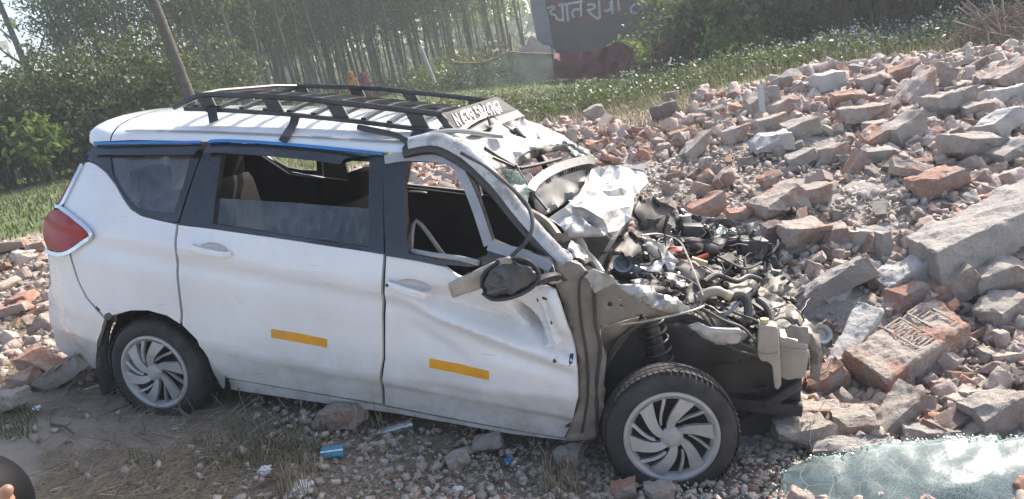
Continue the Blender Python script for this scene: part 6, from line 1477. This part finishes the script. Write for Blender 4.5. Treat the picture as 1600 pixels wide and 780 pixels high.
cl = np.array([.5 + mnoise.fractal(Vector((a * 1.1, b * 1.1, 7)), 1, 2, 3) for a, b in zip(x, y)]); sz = .012 + .085 * rs_.rand(len(x)) ** 3.6 * np.clip(cl * 1.6, .25, 1.5) + .0025 * y; sz = np.where(gz, np.minimum(sz, .075), sz); sz = np.where((x < .9) & (y < 4.2), sz * .55, sz); lf = (x < -2.4); sz = np.where(lf, sz * .75, sz); tn = np.where(lf, rs_.uniform(.25, .84, len(x)), tn); kp = ~((x < .7) & (y < 4.2) & (rs_.rand(len(x)) < .8)); x, y, sz, tn = x[kp], y[kp], sz[kp], tn[kp]
scatter("crushed_rubble", x, y, sz, .12, tn, M['rubble_bits'], 62)
# mid-sized lumps, past the three hundred that show largest
x, y, rs_ = region(8200, 63, 1.15, 2.2); k = np.array([not under_car((a, b, 0), .1) for a, b in zip(x, y)]) & ~((np.abs(x - 2.3) < 1.0) & (y > 5.4) & (y < 8)); k2 = ~((x[k] < .9) & (y[k] < 4.1)) & ~((x[k] < -2.2) & (rs_.rand(int(k.sum())) < .72)); x, y = x[k][k2], y[k][k2]
tn = rs_.uniform(0, .95, len(x)); redz = (x < 2.4) & (y > 7.5); tn = np.where(redz, rs_.uniform(.4, 1, len(x)), tn)
scatter("rubble_lumps", x, y, .04 + .12 * rs_.rand(len(x)) ** 3 + .0095 * y, .15, tn, M['rubble_bits'], 64, 1.0, CH2)
# brushwood heap at the top right
bw = on(1578, 112, 11.4); root = empty("brushwood_heap", bw); tag(root, "brown heap of dry brushwood on top of the rubble at the right edge", "brushwood")
rs = random.Random(91); mb = MB()
for k in range(420):
    a = rs.uniform(0, 6.28); R_ = .80 * rs.random() ** .6; hgt = .50 * (1 - (R_ / .85) ** 1.6); c = Vector((R_ * math.cos(a) * 1.15, R_ * math.sin(a) * .7, hgt * rs.uniform(.5, 1)))
    d = Vector((rs.uniform(-1, 1), rs.uniform(-.6, .6), rs.uniform(-.5, .25))).normalized() * rs.uniform(.12, .32); s = Vector((rs.uniform(-.1, .1), rs.uniform(-.1, .1), rs.uniform(0, .12)))
    mb.tube([c - d, c + s, c + d], rs.uniform(.004, .010), 4, .003, cap=False)
for k in range(14):
    a = rs.uniform(-2.6, -.6); c = Vector((rs.uniform(-.6, .2), -.4, .25)); d = Vector((rs.uniform(-.4, .4), -.3, rs.uniform(-.5, -.1)))
    mb.tube([c - d * .8 + Vector((0, .2, .1)), c, c + d * .6, c + d + Vector((rs.uniform(-.2, .2), 0, -.05))], .014, 5, .005)
o = mb.build("dry_twigs", simple('reddish_dry_twigs', (.21, .145, .105), .85, 0, .4, 5, .1), root); o["kind"] = "stuff"
M['white_bag'] = simple('white_plastic_bag', (.62, .62, .60), .4, 0, .15, 20, .2, .4)
# ------------------------------------------------------------------ foreground litter, fallen windscreen, people
def twigs(name, pts, lmin, lmax, r, mat, seed, up=.25, bend=.25):
    rs = np.random.RandomState(seed); V = []; F = []; T = []; b = 0
    for p in pts:
        L = rs.uniform(lmin, lmax); a = rs.uniform(0, 6.28); e = abs(rs.normal(0, up)); d = np.array([math.cos(a) * math.cos(e), math.sin(a) * math.cos(e), math.sin(e)]) * L; s = np.array([-math.sin(a), math.cos(a), .3]) * L * rs.uniform(-bend, bend); rr = r * rs.uniform(.6, 1.5)
        P_ = [p - d * .5 * (e < .3), p + s * .6 + d * (.5 - .5 * (e < .3)), p + d * (1 - .5 * (e < .3))]; tv = rs.beta(2, 2.4)
        for i, q in enumerate(P_):
            w = rr * (1 - .3 * i); side = np.array([-math.sin(a), math.cos(a), 0])
            for o_ in (side * w + [0, 0, -w * .4], -side * w + [0, 0, -w * .4], np.array([0, 0, w])): V.append(q + o_); T.append(tv)
        for i in range(2):
            for k in range(3): F.append((b + i * 3 + k, b + i * 3 + (k + 1) % 3, b + i * 3 + 3 + (k + 1) % 3, b + i * 3 + 3 + k))
        b += 9
    return tag(link(name, mesh_np(name, np.array(V), np.array(F), mat, False, {"tint": np.array(T)})), kind='stuff')
def spots(n, seed, boxes):
    rs = np.random.RandomState(seed); out = []
    for (u0, v0, u1, v1, k) in boxes:
        for _ in range(int(n * k)):
            p = gp(rs.uniform(u0, u1), rs.uniform(v0, v1)); out.append(np.array(p))
    return out
twigs("straw_litter", spots(2300, 3, [(0, 400, 85, 600, 1.1), (60, 700, 470, 790, 1.0), (150, 640, 420, 720, .25), (0, 400, 90, 560, .35), (420, 690, 760, 790, .6), (820, 700, 960, 790, .3), (1180, 640, 1300, 780, .16)]), .03, .13, .0017, M['straw'], 4, .25)
twigs("dead_twigs", spots(220, 5, [(100, 600, 460, 700, .5), (20, 590, 200, 660, .35), (60, 690, 470, 790, .5), (300, 640, 620, 720, .5), (1150, 640, 1300, 770, .45), (640, 690, 960, 780, .25)]), .08, .28, .0028, M['twig'], 6, .3)
twigs("standing_stalks", spots(60, 7, [(560, 640, 760, 740, .5), (300, 630, 480, 700, .5), (850, 700, 910, 775, .4), (1200, 560, 1300, 640, .5)]), .08, .22, .003, M['straw'], 8, 1.0, .35)
def tuft(boxes, n, seed, hmin, hmax, mat, name):
    P_ = np.array(spots(n, seed, boxes)); tag(link(name, blades(name, P_, hmin, hmax, .0032, mat, seed + 1, .9)), kind='stuff')
tuft([(-20, 640, 60, 690, .8), (330, 660, 520, 735, 1.1), (300, 690, 460, 740, .5), (200, 715, 260, 750, .1), (500, 640, 620, 690, .3)], 420, 9, .02, .075, M['grass'], "green_tuft_grass")
tuft([(440, 740, 500, 785, 1), (850, 730, 905, 780, 1)], 170, 12, .05, .14, M['straw'], "dry_tuft_grass")
# gravelly ground in front of the car: crushed mortar
rs_ = np.random.RandomState(70); P_ = np.array(spots(1500, 71, [(470, 690, 960, 800, 1.2), (880, 690, 1250, 800, .8), (300, 700, 480, 800, .15), (0, 620, 300, 780, .06), (400, 620, 900, 690, .6)]))
scatter("mortar_gravel", P_[:, 0], P_[:, 1], .006 + .05 * rs_.rand(len(P_)) ** 5.5, .12, np.where(rs_.rand(len(P_)) < .93, rs_.uniform(0, .34, len(P_)), rs_.uniform(.8, 1, len(P_))), M['rubble_bits'], 72)

# the windscreen, torn out whole and thrown on the stones at the right
wpts = [(1221, 748), (1231, 737), (1270, 718), (1318, 716), (1350, 704), (1388, 692), (1440, 690), (1500, 688), (1554, 686), (1561, 693), (1600, 690), (1680, 702), (1720, 760), (1700, 850), (1450, 860), (1214, 850), (1216, 790)]
O = [(a + RS.uniform(-2.5, 2.5), b + RS.uniform(-2, 2)) for a, b in dense(wpts, 8)]; vs, fs = triangulate(O, [], 10); P3 = []
for u, v in vs:
    g = gp(u, min(v, 830)) if v <= 830 else gp(u, v); z = -.50 + .07 * math.exp(-(((u - 1450) / 170) ** 2 + ((v - 740) / 70) ** 2)) ; p = wz(u, v, z + .04 * (760 - v) / 70)
    q = p * 5; nn = abs(mnoise.noise(q)) + .5 * abs(mnoise.noise(q * 2.2)); fold_ = abs(((u - 1360) * .35 + (v - 700)) / 60 % 2 - 1); P3.append(p + Vector((0, 0, .018 * nn + .012 * fold_ + .03 * mnoise.noise(p * 2.2))))
me = D.meshes.new("fallen_windscreen"); me.from_pydata([tuple(p) for p in P3], [], fs); me.polygons.foreach_set("use_smooth", [True] * len(me.polygons)); me.set_sharp_from_angle(angle=rad(22))
wsc = link("fallen_windscreen", me, None, M['crazed']); md = wsc.modifiers.new("thickness", 'SOLIDIFY'); md.thickness = .006; md.offset = 0
tag(wsc, "shattered greenish windscreen sheet lying folded on the stones at bottom right", "windscreen")
def on_ws(u, v):
    k = min(range(len(vs)), key=lambda i: (vs[i][0] - u) ** 2 + (vs[i][1] - v) ** 2); z = P3[k].z; return wz(u, v, z - .004)
edge_ = [P3[min(range(len(vs)), key=lambda i: (vs[i][0] - a) ** 2 + (vs[i][1] - b) ** 2)] for a, b in O]
rsx = random.Random(4); gb = MB()
for p in edge_:
    for _ in range(3):
        q = p + Vector((rsx.gauss(0, .012), rsx.gauss(0, .012), rsx.uniform(-.004, .006))); gb.box(q, (rsx.uniform(.004, .012), rsx.uniform(.004, .012), .004), Matrix.Rotation(rsx.uniform(0, 3), 3, Vector((rsx.random(), rsx.random(), 1)).normalized()))
M['glass_crumb'] = simple('greenish_glass_crumbs', (.42, .56, .52), .2, 0, .25, 40, .1)
ge_ = gb.build("glass_crumbs", M['glass_crumb'], wsc); ge_["kind"] = "stuff"
gs = MB()
for _ in range(420):
    p = gp(rsx.uniform(1000, 1330), rsx.uniform(690, 785)) if rsx.random() < .6 else gp(rsx.uniform(560, 1000), rsx.uniform(690, 780)); gs.box(p + Vector((0, 0, .008)), (rsx.uniform(.004, .012), rsx.uniform(.004, .010), .005), Matrix.Rotation(rsx.uniform(0, 3), 3, Vector((rsx.random(), rsx.random(), 1)).normalized()))
tag(gs.build("scattered_glass", M['glass_crumb']), kind='stuff')

# litter
def crumple(name, u, v, s, mat, label, cat, seed, flat=.6):
    bm = bmesh.new(); bmesh.ops.create_icosphere(bm, subdivisions=3, radius=s)
    for w in bm.verts:
        q = w.co.normalized() * 2.3 + Vector((seed, seed * 2, 0)); w.co *= .75 + .7 * abs(mnoise.noise(q)) + .35 * mnoise.noise(q * 2.5); w.co.z *= flat
    o = link(name, bm_mesh(bm, name, mat, True, 25)); o.location = gp(u, v) + Vector((0, 0, s * flat * .5)); return tag(o, label, cat)
crumple("plastic_bag", 415, 742, .035, M['white_bag'], "crumpled white plastic scrap right of the green grass tuft", "plastic scrap", 2)
crumple("plastic_bag", 470, 768, .06, M['white_bag'], "torn whitish plastic bag at the bottom edge", "plastic bag", 5, .5)
crumple("plastic_bag", 717, 772, .028, M['white_bag'], "small white plastic scrap at the bottom edge in the middle", "plastic scrap", 7)
crumple("paper_scrap", 58, 641, .028, simple('bluish_white_paper', (.66, .68, .75), .6), "bluish white paper scrap beside the green tuft at left", "paper", 9, .5)
crumple("blue_rag", 795, 722, .028, simple('blue_plastic', (.06, .17, .34), .4), "crumpled blue plastic under the front door", "plastic scrap", 11, .6)
crumple("clear_wrapper", 815, 722, .02, M['bottle'], "clear wrapper beside the crumpled blue plastic", "wrapper", 12, .6)
g = gp(522, 716); bx = MB(); Rm = Matrix.Rotation(rad(-8), 3, 'Z') @ Matrix.Rotation(rad(35), 3, 'X'); bx.box(g + Vector((0, 0, .025)), (.118, .06, .022), Rm); pk_ = bx.build("blue_packet", simple('turquoise_packet', (.035, .22, .34), .35, 0, .2, 20, .1, .2), None, bevel=.006); tag(pk_, "turquoise blue packet lying on the gravel below the rear door", "packet")
MB().box(g + Rm @ Vector((0, .0, .012)) + Vector((0, 0, .0255)), (.116, .008, .003), Rm).build("packet_band", M['letter'], pk_)
g = gp(618, 680); bt = MB(); T_ = Matrix.Translation(g + Vector((.0, .0, .03))) @ Matrix.Rotation(rad(100), 4, 'Z'); prof = [(0, -.10), (.028, -.10), (.031, -.095)]
for k in range(7): prof += [(.031, -.09 + k * .02), (.028, -.082 + k * .02)]
prof += [(.031, .055), (.026, .075), (.012, .095), (.012, .105)]
bt.lathe(prof, 20, T_); bo = bt.build("plastic_bottle", M['bottle'], None, True); tag(bo, "clear ribbed plastic bottle lying in the shade under the sill", "bottle")
cp_ = MB(); cp_.lathe([(0, .118), (.014, .118), (.014, .102), (0, .102)], 14, T_); cp_.build("bottle_cap", M['white_bag'], bo, True)
for (u0, v0, u1, v1, lab) in ((392, 770, 440, 752, "pale dry branch lying in the straw at the bottom"), (262, 640, 300, 662, "short stick on the dirt by the rear wheel"), (82, 668, 118, 684, "dark bent stick on the bare dirt at left")):
    a, b = gp(u0, v0), gp(u1, v1); MB_ = MB(); MB_.tube([a + Vector((0, 0, .012)), (a + b) / 2 + Vector((.01, .01, .022)), b + Vector((0, 0, .012))], .010, 6, .006); tag(MB_.build("stick", M['twig'], None, True), lab, "stick")

# ---- people
def skin_body(name, joints, bones, mat, parent=None, sub=2):
    me = D.meshes.new(name); me.from_pydata([j[:3] for j in joints], bones, []); o = link(name, me, parent, mat)
    sk = o.modifiers.new("skin", 'SKIN'); sk.use_smooth_shade = True
    lay = me.skin_vertices[0] if me.skin_vertices else None
    if lay is None:
        bpy.context.view_layer.objects.active = o; bpy.ops.mesh.customdata_skin_add(); lay = me.skin_vertices[0]
    for i, j in enumerate(joints): r = j[3]; lay.data[i].radius = (r if not isinstance(r, tuple) else r)[0:2] if isinstance(r, tuple) else (r, r)
    lay.data[0].use_root = True
    sm = o.modifiers.new("smooth", 'SUBSURF'); sm.levels = sub; sm.render_levels = sub
    return o
M['skin'] = simple('brown_skin', (.26, .145, .095), .5, 0, .12, 20, .05)
def shell(name, rings, mat, parent, n=18, fold=.0, seed=0):
    """cloth as rings (cx, cy, z, rx, ry) with hanging folds"""
    vs = []
    for i, (cx, cy, z, rx, ry) in enumerate(rings):
        for k in range(n):
            a = 2 * math.pi * k / n; f = 1 + fold * math.sin(a * 5 + i * .4 + seed) * i / len(rings); vs.append((cx + rx * f * math.cos(a), cy + ry * f * math.sin(a), z))
    return MB().add(vs, [(i * n + k, i * n + (k + 1) % n, (i + 1) * n + (k + 1) % n, (i + 1) * n + k) for i in range(len(rings) - 1) for k in range(n)] + [tuple(range(n))]).build(name, mat, parent, True)
def seated_woman(loc, rz, cloth_mat, label, lean=0, head_dx=0):
    r = empty("person", loc, (0, 0, rz)); tag(r, label, "person")
    hx = head_dx
    J = [(0, 0, .80, (.15, .12)), (0, -.02 - lean * .3, 1.02, (.14, .10)), (hx * .5, -.03 - lean * .8, 1.22, (.16, .10)), (hx * .8, -.04 - lean, 1.32, .05), (hx, -.06 - lean * 1.1, 1.44, (.085, .10)), (hx, -.07 - lean * 1.15, 1.53, (.07, .08)),
         (-.10, -.38, .82, .09), (-.10, -.42, .42, .055), (-.10, -.46, .06, .04), (-.10, -.56, .03, .035), (.10, -.38, .82, .09), (.10, -.42, .42, .055), (.10, -.46, .06, .04), (.10, -.56, .03, .035),
         (hx - .19, -.05 - lean * .8, 1.20, .05), (hx - .24, -.18 - lean, .98, .042), (-.20, -.42 - lean, .94, .03), (-.19, -.50 - lean, .95, .026), (hx + .19, -.05 - lean * .8, 1.20, .05), (hx + .24, -.18 - lean, .98, .042), (.20, -.42 - lean, .94, .03), (.19, -.50 - lean, .95, .026)]
    Bn = [(0, 1), (1, 2), (2, 3), (3, 4), (4, 5), (0, 6), (6, 7), (7, 8), (8, 9), (0, 10), (10, 11), (11, 12), (12, 13), (2, 14), (14, 15), (15, 16), (16, 17), (2, 18), (18, 19), (19, 20), (20, 21)]
    skin_body("body", J, Bn, M['skin'], r)
    y0 = -.05 - lean
    shell("head_scarf", [(hx, y0 - .02, 1.59, .05, .06), (hx, y0 - .02, 1.565, .11, .12), (hx, y0 - .015, 1.50, .128, .14), (hx, y0, 1.42, .128, .135), (hx, y0 + .02, 1.34, .12, .12), (hx * .7, y0 + .03, 1.26, .19, .15), (hx * .5, -.02 - lean * .6, 1.10, .22, .18), (0, -.02 - lean * .3, .92, .22, .19)], cloth_mat, r, 20, .12, loc[0])
    shell("skirt", [(0, -.1, .98, .17, .16), (0, -.18, .84, .22, .34), (0, -.26, .62, .24, .34), (0, -.30, .35, .23, .26), (0, -.34, .16, .22, .2)], cloth_mat, r, 20, .12, loc[1])
    f = MB(); f.prism([Vector((hx + .055 * math.cos(a), y0 - .155, 1.475 + .075 * math.sin(a))) for a in np.linspace(0, 6.28, 13)[:-1]], (0, .05, 0)); fo = f.build("face", M['skin'], r, True, bevel=.012)
    for sx in (-.024, .024): e = MB(); e.box((hx + sx, y0 - .158, 1.49), (.022, .01, .010)); e.build("eye", M['black'], fo)
    nz = MB(); nz.box((hx, y0 - .165, 1.468), (.016, .025, .035), None, .5); nz.build("nose", M['skin'], fo); mo = MB(); mo.box((hx, y0 - .157, 1.437), (.036, .008, .008)); mo.build("mouth", M['red'], fo)
    return r
M['orange_cloth'] = simple('orange_scarf', (.62, .22, .03), .8, 0, .2, 5, .2); M['maroon_cloth'] = simple('maroon_scarf', (.26, .025, .075), .8, 0, .25, 5, .2)
def at_px(u, v_head, y, htop): p = wy(u, v_head, y); return Vector((p.x, y, p.z - htop))
l1 = at_px(547, 111, 31.5, 1.60); l2 = at_px(565, 117, 32.0, 1.50)
seated_woman(l1, rad(-8), M['orange_cloth'], "woman in an orange head scarf sitting on a scooter, seen over the roof rack")
seated_woman(l2, rad(14), M['maroon_cloth'], "woman in a maroon shawl leaning forward behind the woman in orange", .12, .05)
# the scooter under them
sc_ = empty("motor_scooter", l1 + Vector((.25, .1, -.02)), (0, 0, rad(-60))); tag(sc_, "small dark motor scooter carrying the two women by the plantation", "scooter")
def wheel_(x):
    mb = MB(); mb.lathe([(.12, -.04), (.17, -.05), (.22, -.03), (.235, 0), (.22, .03), (.17, .05), (.12, .04)], 24); w = mb.build("wheel", M['rubber'], sc_, True); w.location = (x, 0, .235); mb = MB(); mb.lathe([(0, -.03), (.13, -.03), (.13, .03), (0, .03)], 18); mb.build("rim", M['hubcap'], w, True)
wheel_(.62); wheel_(-.58)
sp = simple('dark_maroon_paint', (.09, .02, .03), .3, .1, .1, 6, .02, .2, .4)
MB().prism([(x, -.12, z) for x, z in smooth_poly([(-.85, .55), (-.5, .74), (.0, .72), (.08, .40), (.38, .32), (.46, .80), (.50, .84), (.54, .30), (.30, .22), (-.25, .24), (-.40, .45)], True, 3)], (0, .24, 0)).build("bodywork", sp, sc_, True, bevel=.03)
MB().prism([(x, -.11, z) for x, z in smooth_poly([(-.72, .74), (-.1, .75), (-.02, .80), (-.6, .83)], True, 3)], (0, .22, 0)).build("saddle", M['seat'], sc_, True, bevel=.03)
hb = MB(); hb.tube([(.46, -.34, 1.0), (.50, -.12, .98), (.50, .12, .98), (.46, .34, 1.0)], .016, 7); hb.tube([(.50, 0, .98), (.60, 0, .4)], .025, 7); ho_ = hb.build("handlebar", M['black'], sc_, True)
for s in (-1, 1):
    mb = MB(); mb.tube([(.50, s * .22, .99), (.50, s * .30, 1.18)], .006, 5); mb.lathe([(0, 0), (.05, 0), (.055, .012), (0, .018)], 14, Matrix.Translation((.50, s * .32, 1.21)) @ Matrix.Rotation(rad(90), 4, 'Z')); mb.build("mirror", M['blue_steel'], ho_, True)
mb = MB(); mb.lathe([(0, 0), (.07, .01), (.085, .03), (.08, .08)], 18, Matrix.Translation((.56, 0, .86)) @ Matrix.Rotation(rad(90), 4, 'Z')); mb.build("headlight", M['chrome'], sc_, True)

# the bystander at the lower left corner: a white sleeve, a hand and a black helmet
HY = 1.30
t = NT('black_helmet_shell'); M['helmet'] = t.done(t.bsdf((.004, .004, .005), .6, 0, None, **{'Specular IOR Level': .12}))
hc_ = wy(-46, 800, HY); R_h = (wy(44, 800, HY) - hc_).length
def helm(k): return [(R_h * k * math.cos(a), R_h * 1.05 * k * math.sin(a)) for a in np.linspace(-.5, math.pi / 2, 16)]
HT = Matrix.Translation(hc_) @ Matrix.Rotation(rad(50), 4, 'X') @ Matrix.Rotation(rad(15), 4, 'Z')
hm = MB(); hm.lathe(helm(1), 44, HT); hm.lathe([(helm(1)[0])] + helm(.9), 44, HT); helmet = hm.build("crash_helmet", M["helmet"], None, True)
tag(helmet, "black crash helmet held by the bystander at the lower left corner, cut by the frame", "helmet")
p0 = helm(1)[0]; rim_ = MB(); rim_.lathe([(p0[0] * .93, p0[1] - .006), (p0[0] + .004, p0[1] - .010), (p0[0] + .006, p0[1] + .012)], 44, HT); rim_.build("helmet_rim", M['rubber'], helmet, True)
by = empty("person", Vector((hc_.x - .42, HY - .05, H(hc_.x - .42, HY))), (0, 0, rad(-70))); tag(by, "bystander's hand and white cuff at the lower left corner", "person")
bi = (Matrix.Translation(by.location) @ Matrix.Rotation(rad(-70), 4, 'Z')).inverted()
hand = bi @ (wy(-4, 796, HY - .16)); fing = bi @ wy(12, 764, HY - .15); elb = bi @ wy(-150, 800, HY - .2)
J = [(0, 0, .95, (.15, .11)), (0, 0, 1.20, (.15, .10)), (0, 0, 1.40, (.17, .10)), (0, 0, 1.50, .055), (0, -.01, 1.60, (.08, .095)), (0, -.01, 1.70, (.075, .09)), (-.10, 0, .90, .085), (-.11, .01, .48, .06), (-.11, .03, .08, .045), (-.11, -.14, .04, .04), (.10, 0, .90, .085), (.11, .01, .48, .06), (.11, .03, .08, .045), (.11, -.14, .04, .04),
     (-.22, 0, 1.38, .055), (-.27, 0, 1.08, .045), (-.25, -.10, .84, .03), (.20, 0, 1.38, .055), (*elb, .046), (*(hand * .82 + elb * .18), .030), (*hand, (.040, .022))]
Bn = [(0, 1), (1, 2), (2, 3), (3, 4), (4, 5), (0, 6), (6, 7), (7, 8), (8, 9), (0, 10), (10, 11), (11, 12), (12, 13), (2, 14), (14, 15), (15, 16), (2, 17), (17, 18), (18, 19), (19, 20)]
dv = (fing - hand); sd = dv.cross(Vector((0, 0, 1))).normalized(); nb = len(J)
for k, (off_, L) in enumerate(((-.030, .80), (-.010, 1.0), (.010, .95), (.030, .75))):
    fw = (bi.to_3x3() @ Vector((-.1, .8, -.6))).normalized(); b0 = hand + Vector((0, 0, off_ * .9)) + fw * .03; m = b0 + fw * .02 * L; e = m + fw * .015 * L - Vector((0, 0, .006)); b = len(J)
    J += [(*b0, .0105), (*m, .0095), (*e, .008)]; Bn += [(20, b), (b, b + 1), (b + 1, b + 2)]
b = len(J); t1 = hand + dv * .65; t2 = hand + dv * 1.25; J += [(*t1, .012), (*t2, .010)]; Bn += [(20, b), (b, b + 1)]
skin_body("body", J, Bn, M['skin'], by)
M['white_cloth'] = simple('white_shirt', (.72, .72, .70), .85, 0, .05, 8, .15)
sh_ = bi @ wy(-150, 800, HY - .2); sl_ = MB(); sl_.tube([Vector((.20, 0, 1.42)), elb.lerp(Vector((.20, 0, 1.38)), .4), elb, elb.lerp(hand, .55), elb.lerp(hand, .88)], [.075, .07, .066, .058, .052], 16); sl_.build("shirt_sleeve", M['white_cloth'], by, True)
shell("shirt", [(0, 0, 1.50, .07, .07), (0, 0, 1.46, .17, .10), (0, 0, 1.38, .21, .125), (0, 0, 1.15, .19, .13), (0, 0, .88, .20, .15)], M['white_cloth'], by, 20, .06, 2)
shell("trousers", [(-.10, 0, .98, .10, .12), (-.11, 0, .6, .09, .10), (-.11, .02, .12, .08, .09)], M['dark'], by, 14); shell("trousers", [(.10, 0, .98, .10, .12), (.11, 0, .6, .09, .10), (.11, .02, .12, .08, .09)], M['dark'], by, 14)
# ------------------------------------------------------------------ the hazy air
hz = NT("hazy_air"); hz.t.nodes.remove(hz.out); hz.out = hz.n("OutputMaterial"); pv = hz.n("VolumePrincipled"); pv.inputs["Color"].default_value = (.86, .92, 1, 1); pv.inputs["Density"].default_value = .0023; pv.inputs["Anisotropy"].default_value = .35
hz.l(pv.outputs[0], hz.out.inputs["Volume"])
o = MB().box((0, 105, 6.5), (560, 330, 17)).build("haze", hz.m); tag(o, kind='stuff'); SC.cycles.volume_bounces = 1; SC.cycles.volume_step_rate = 4
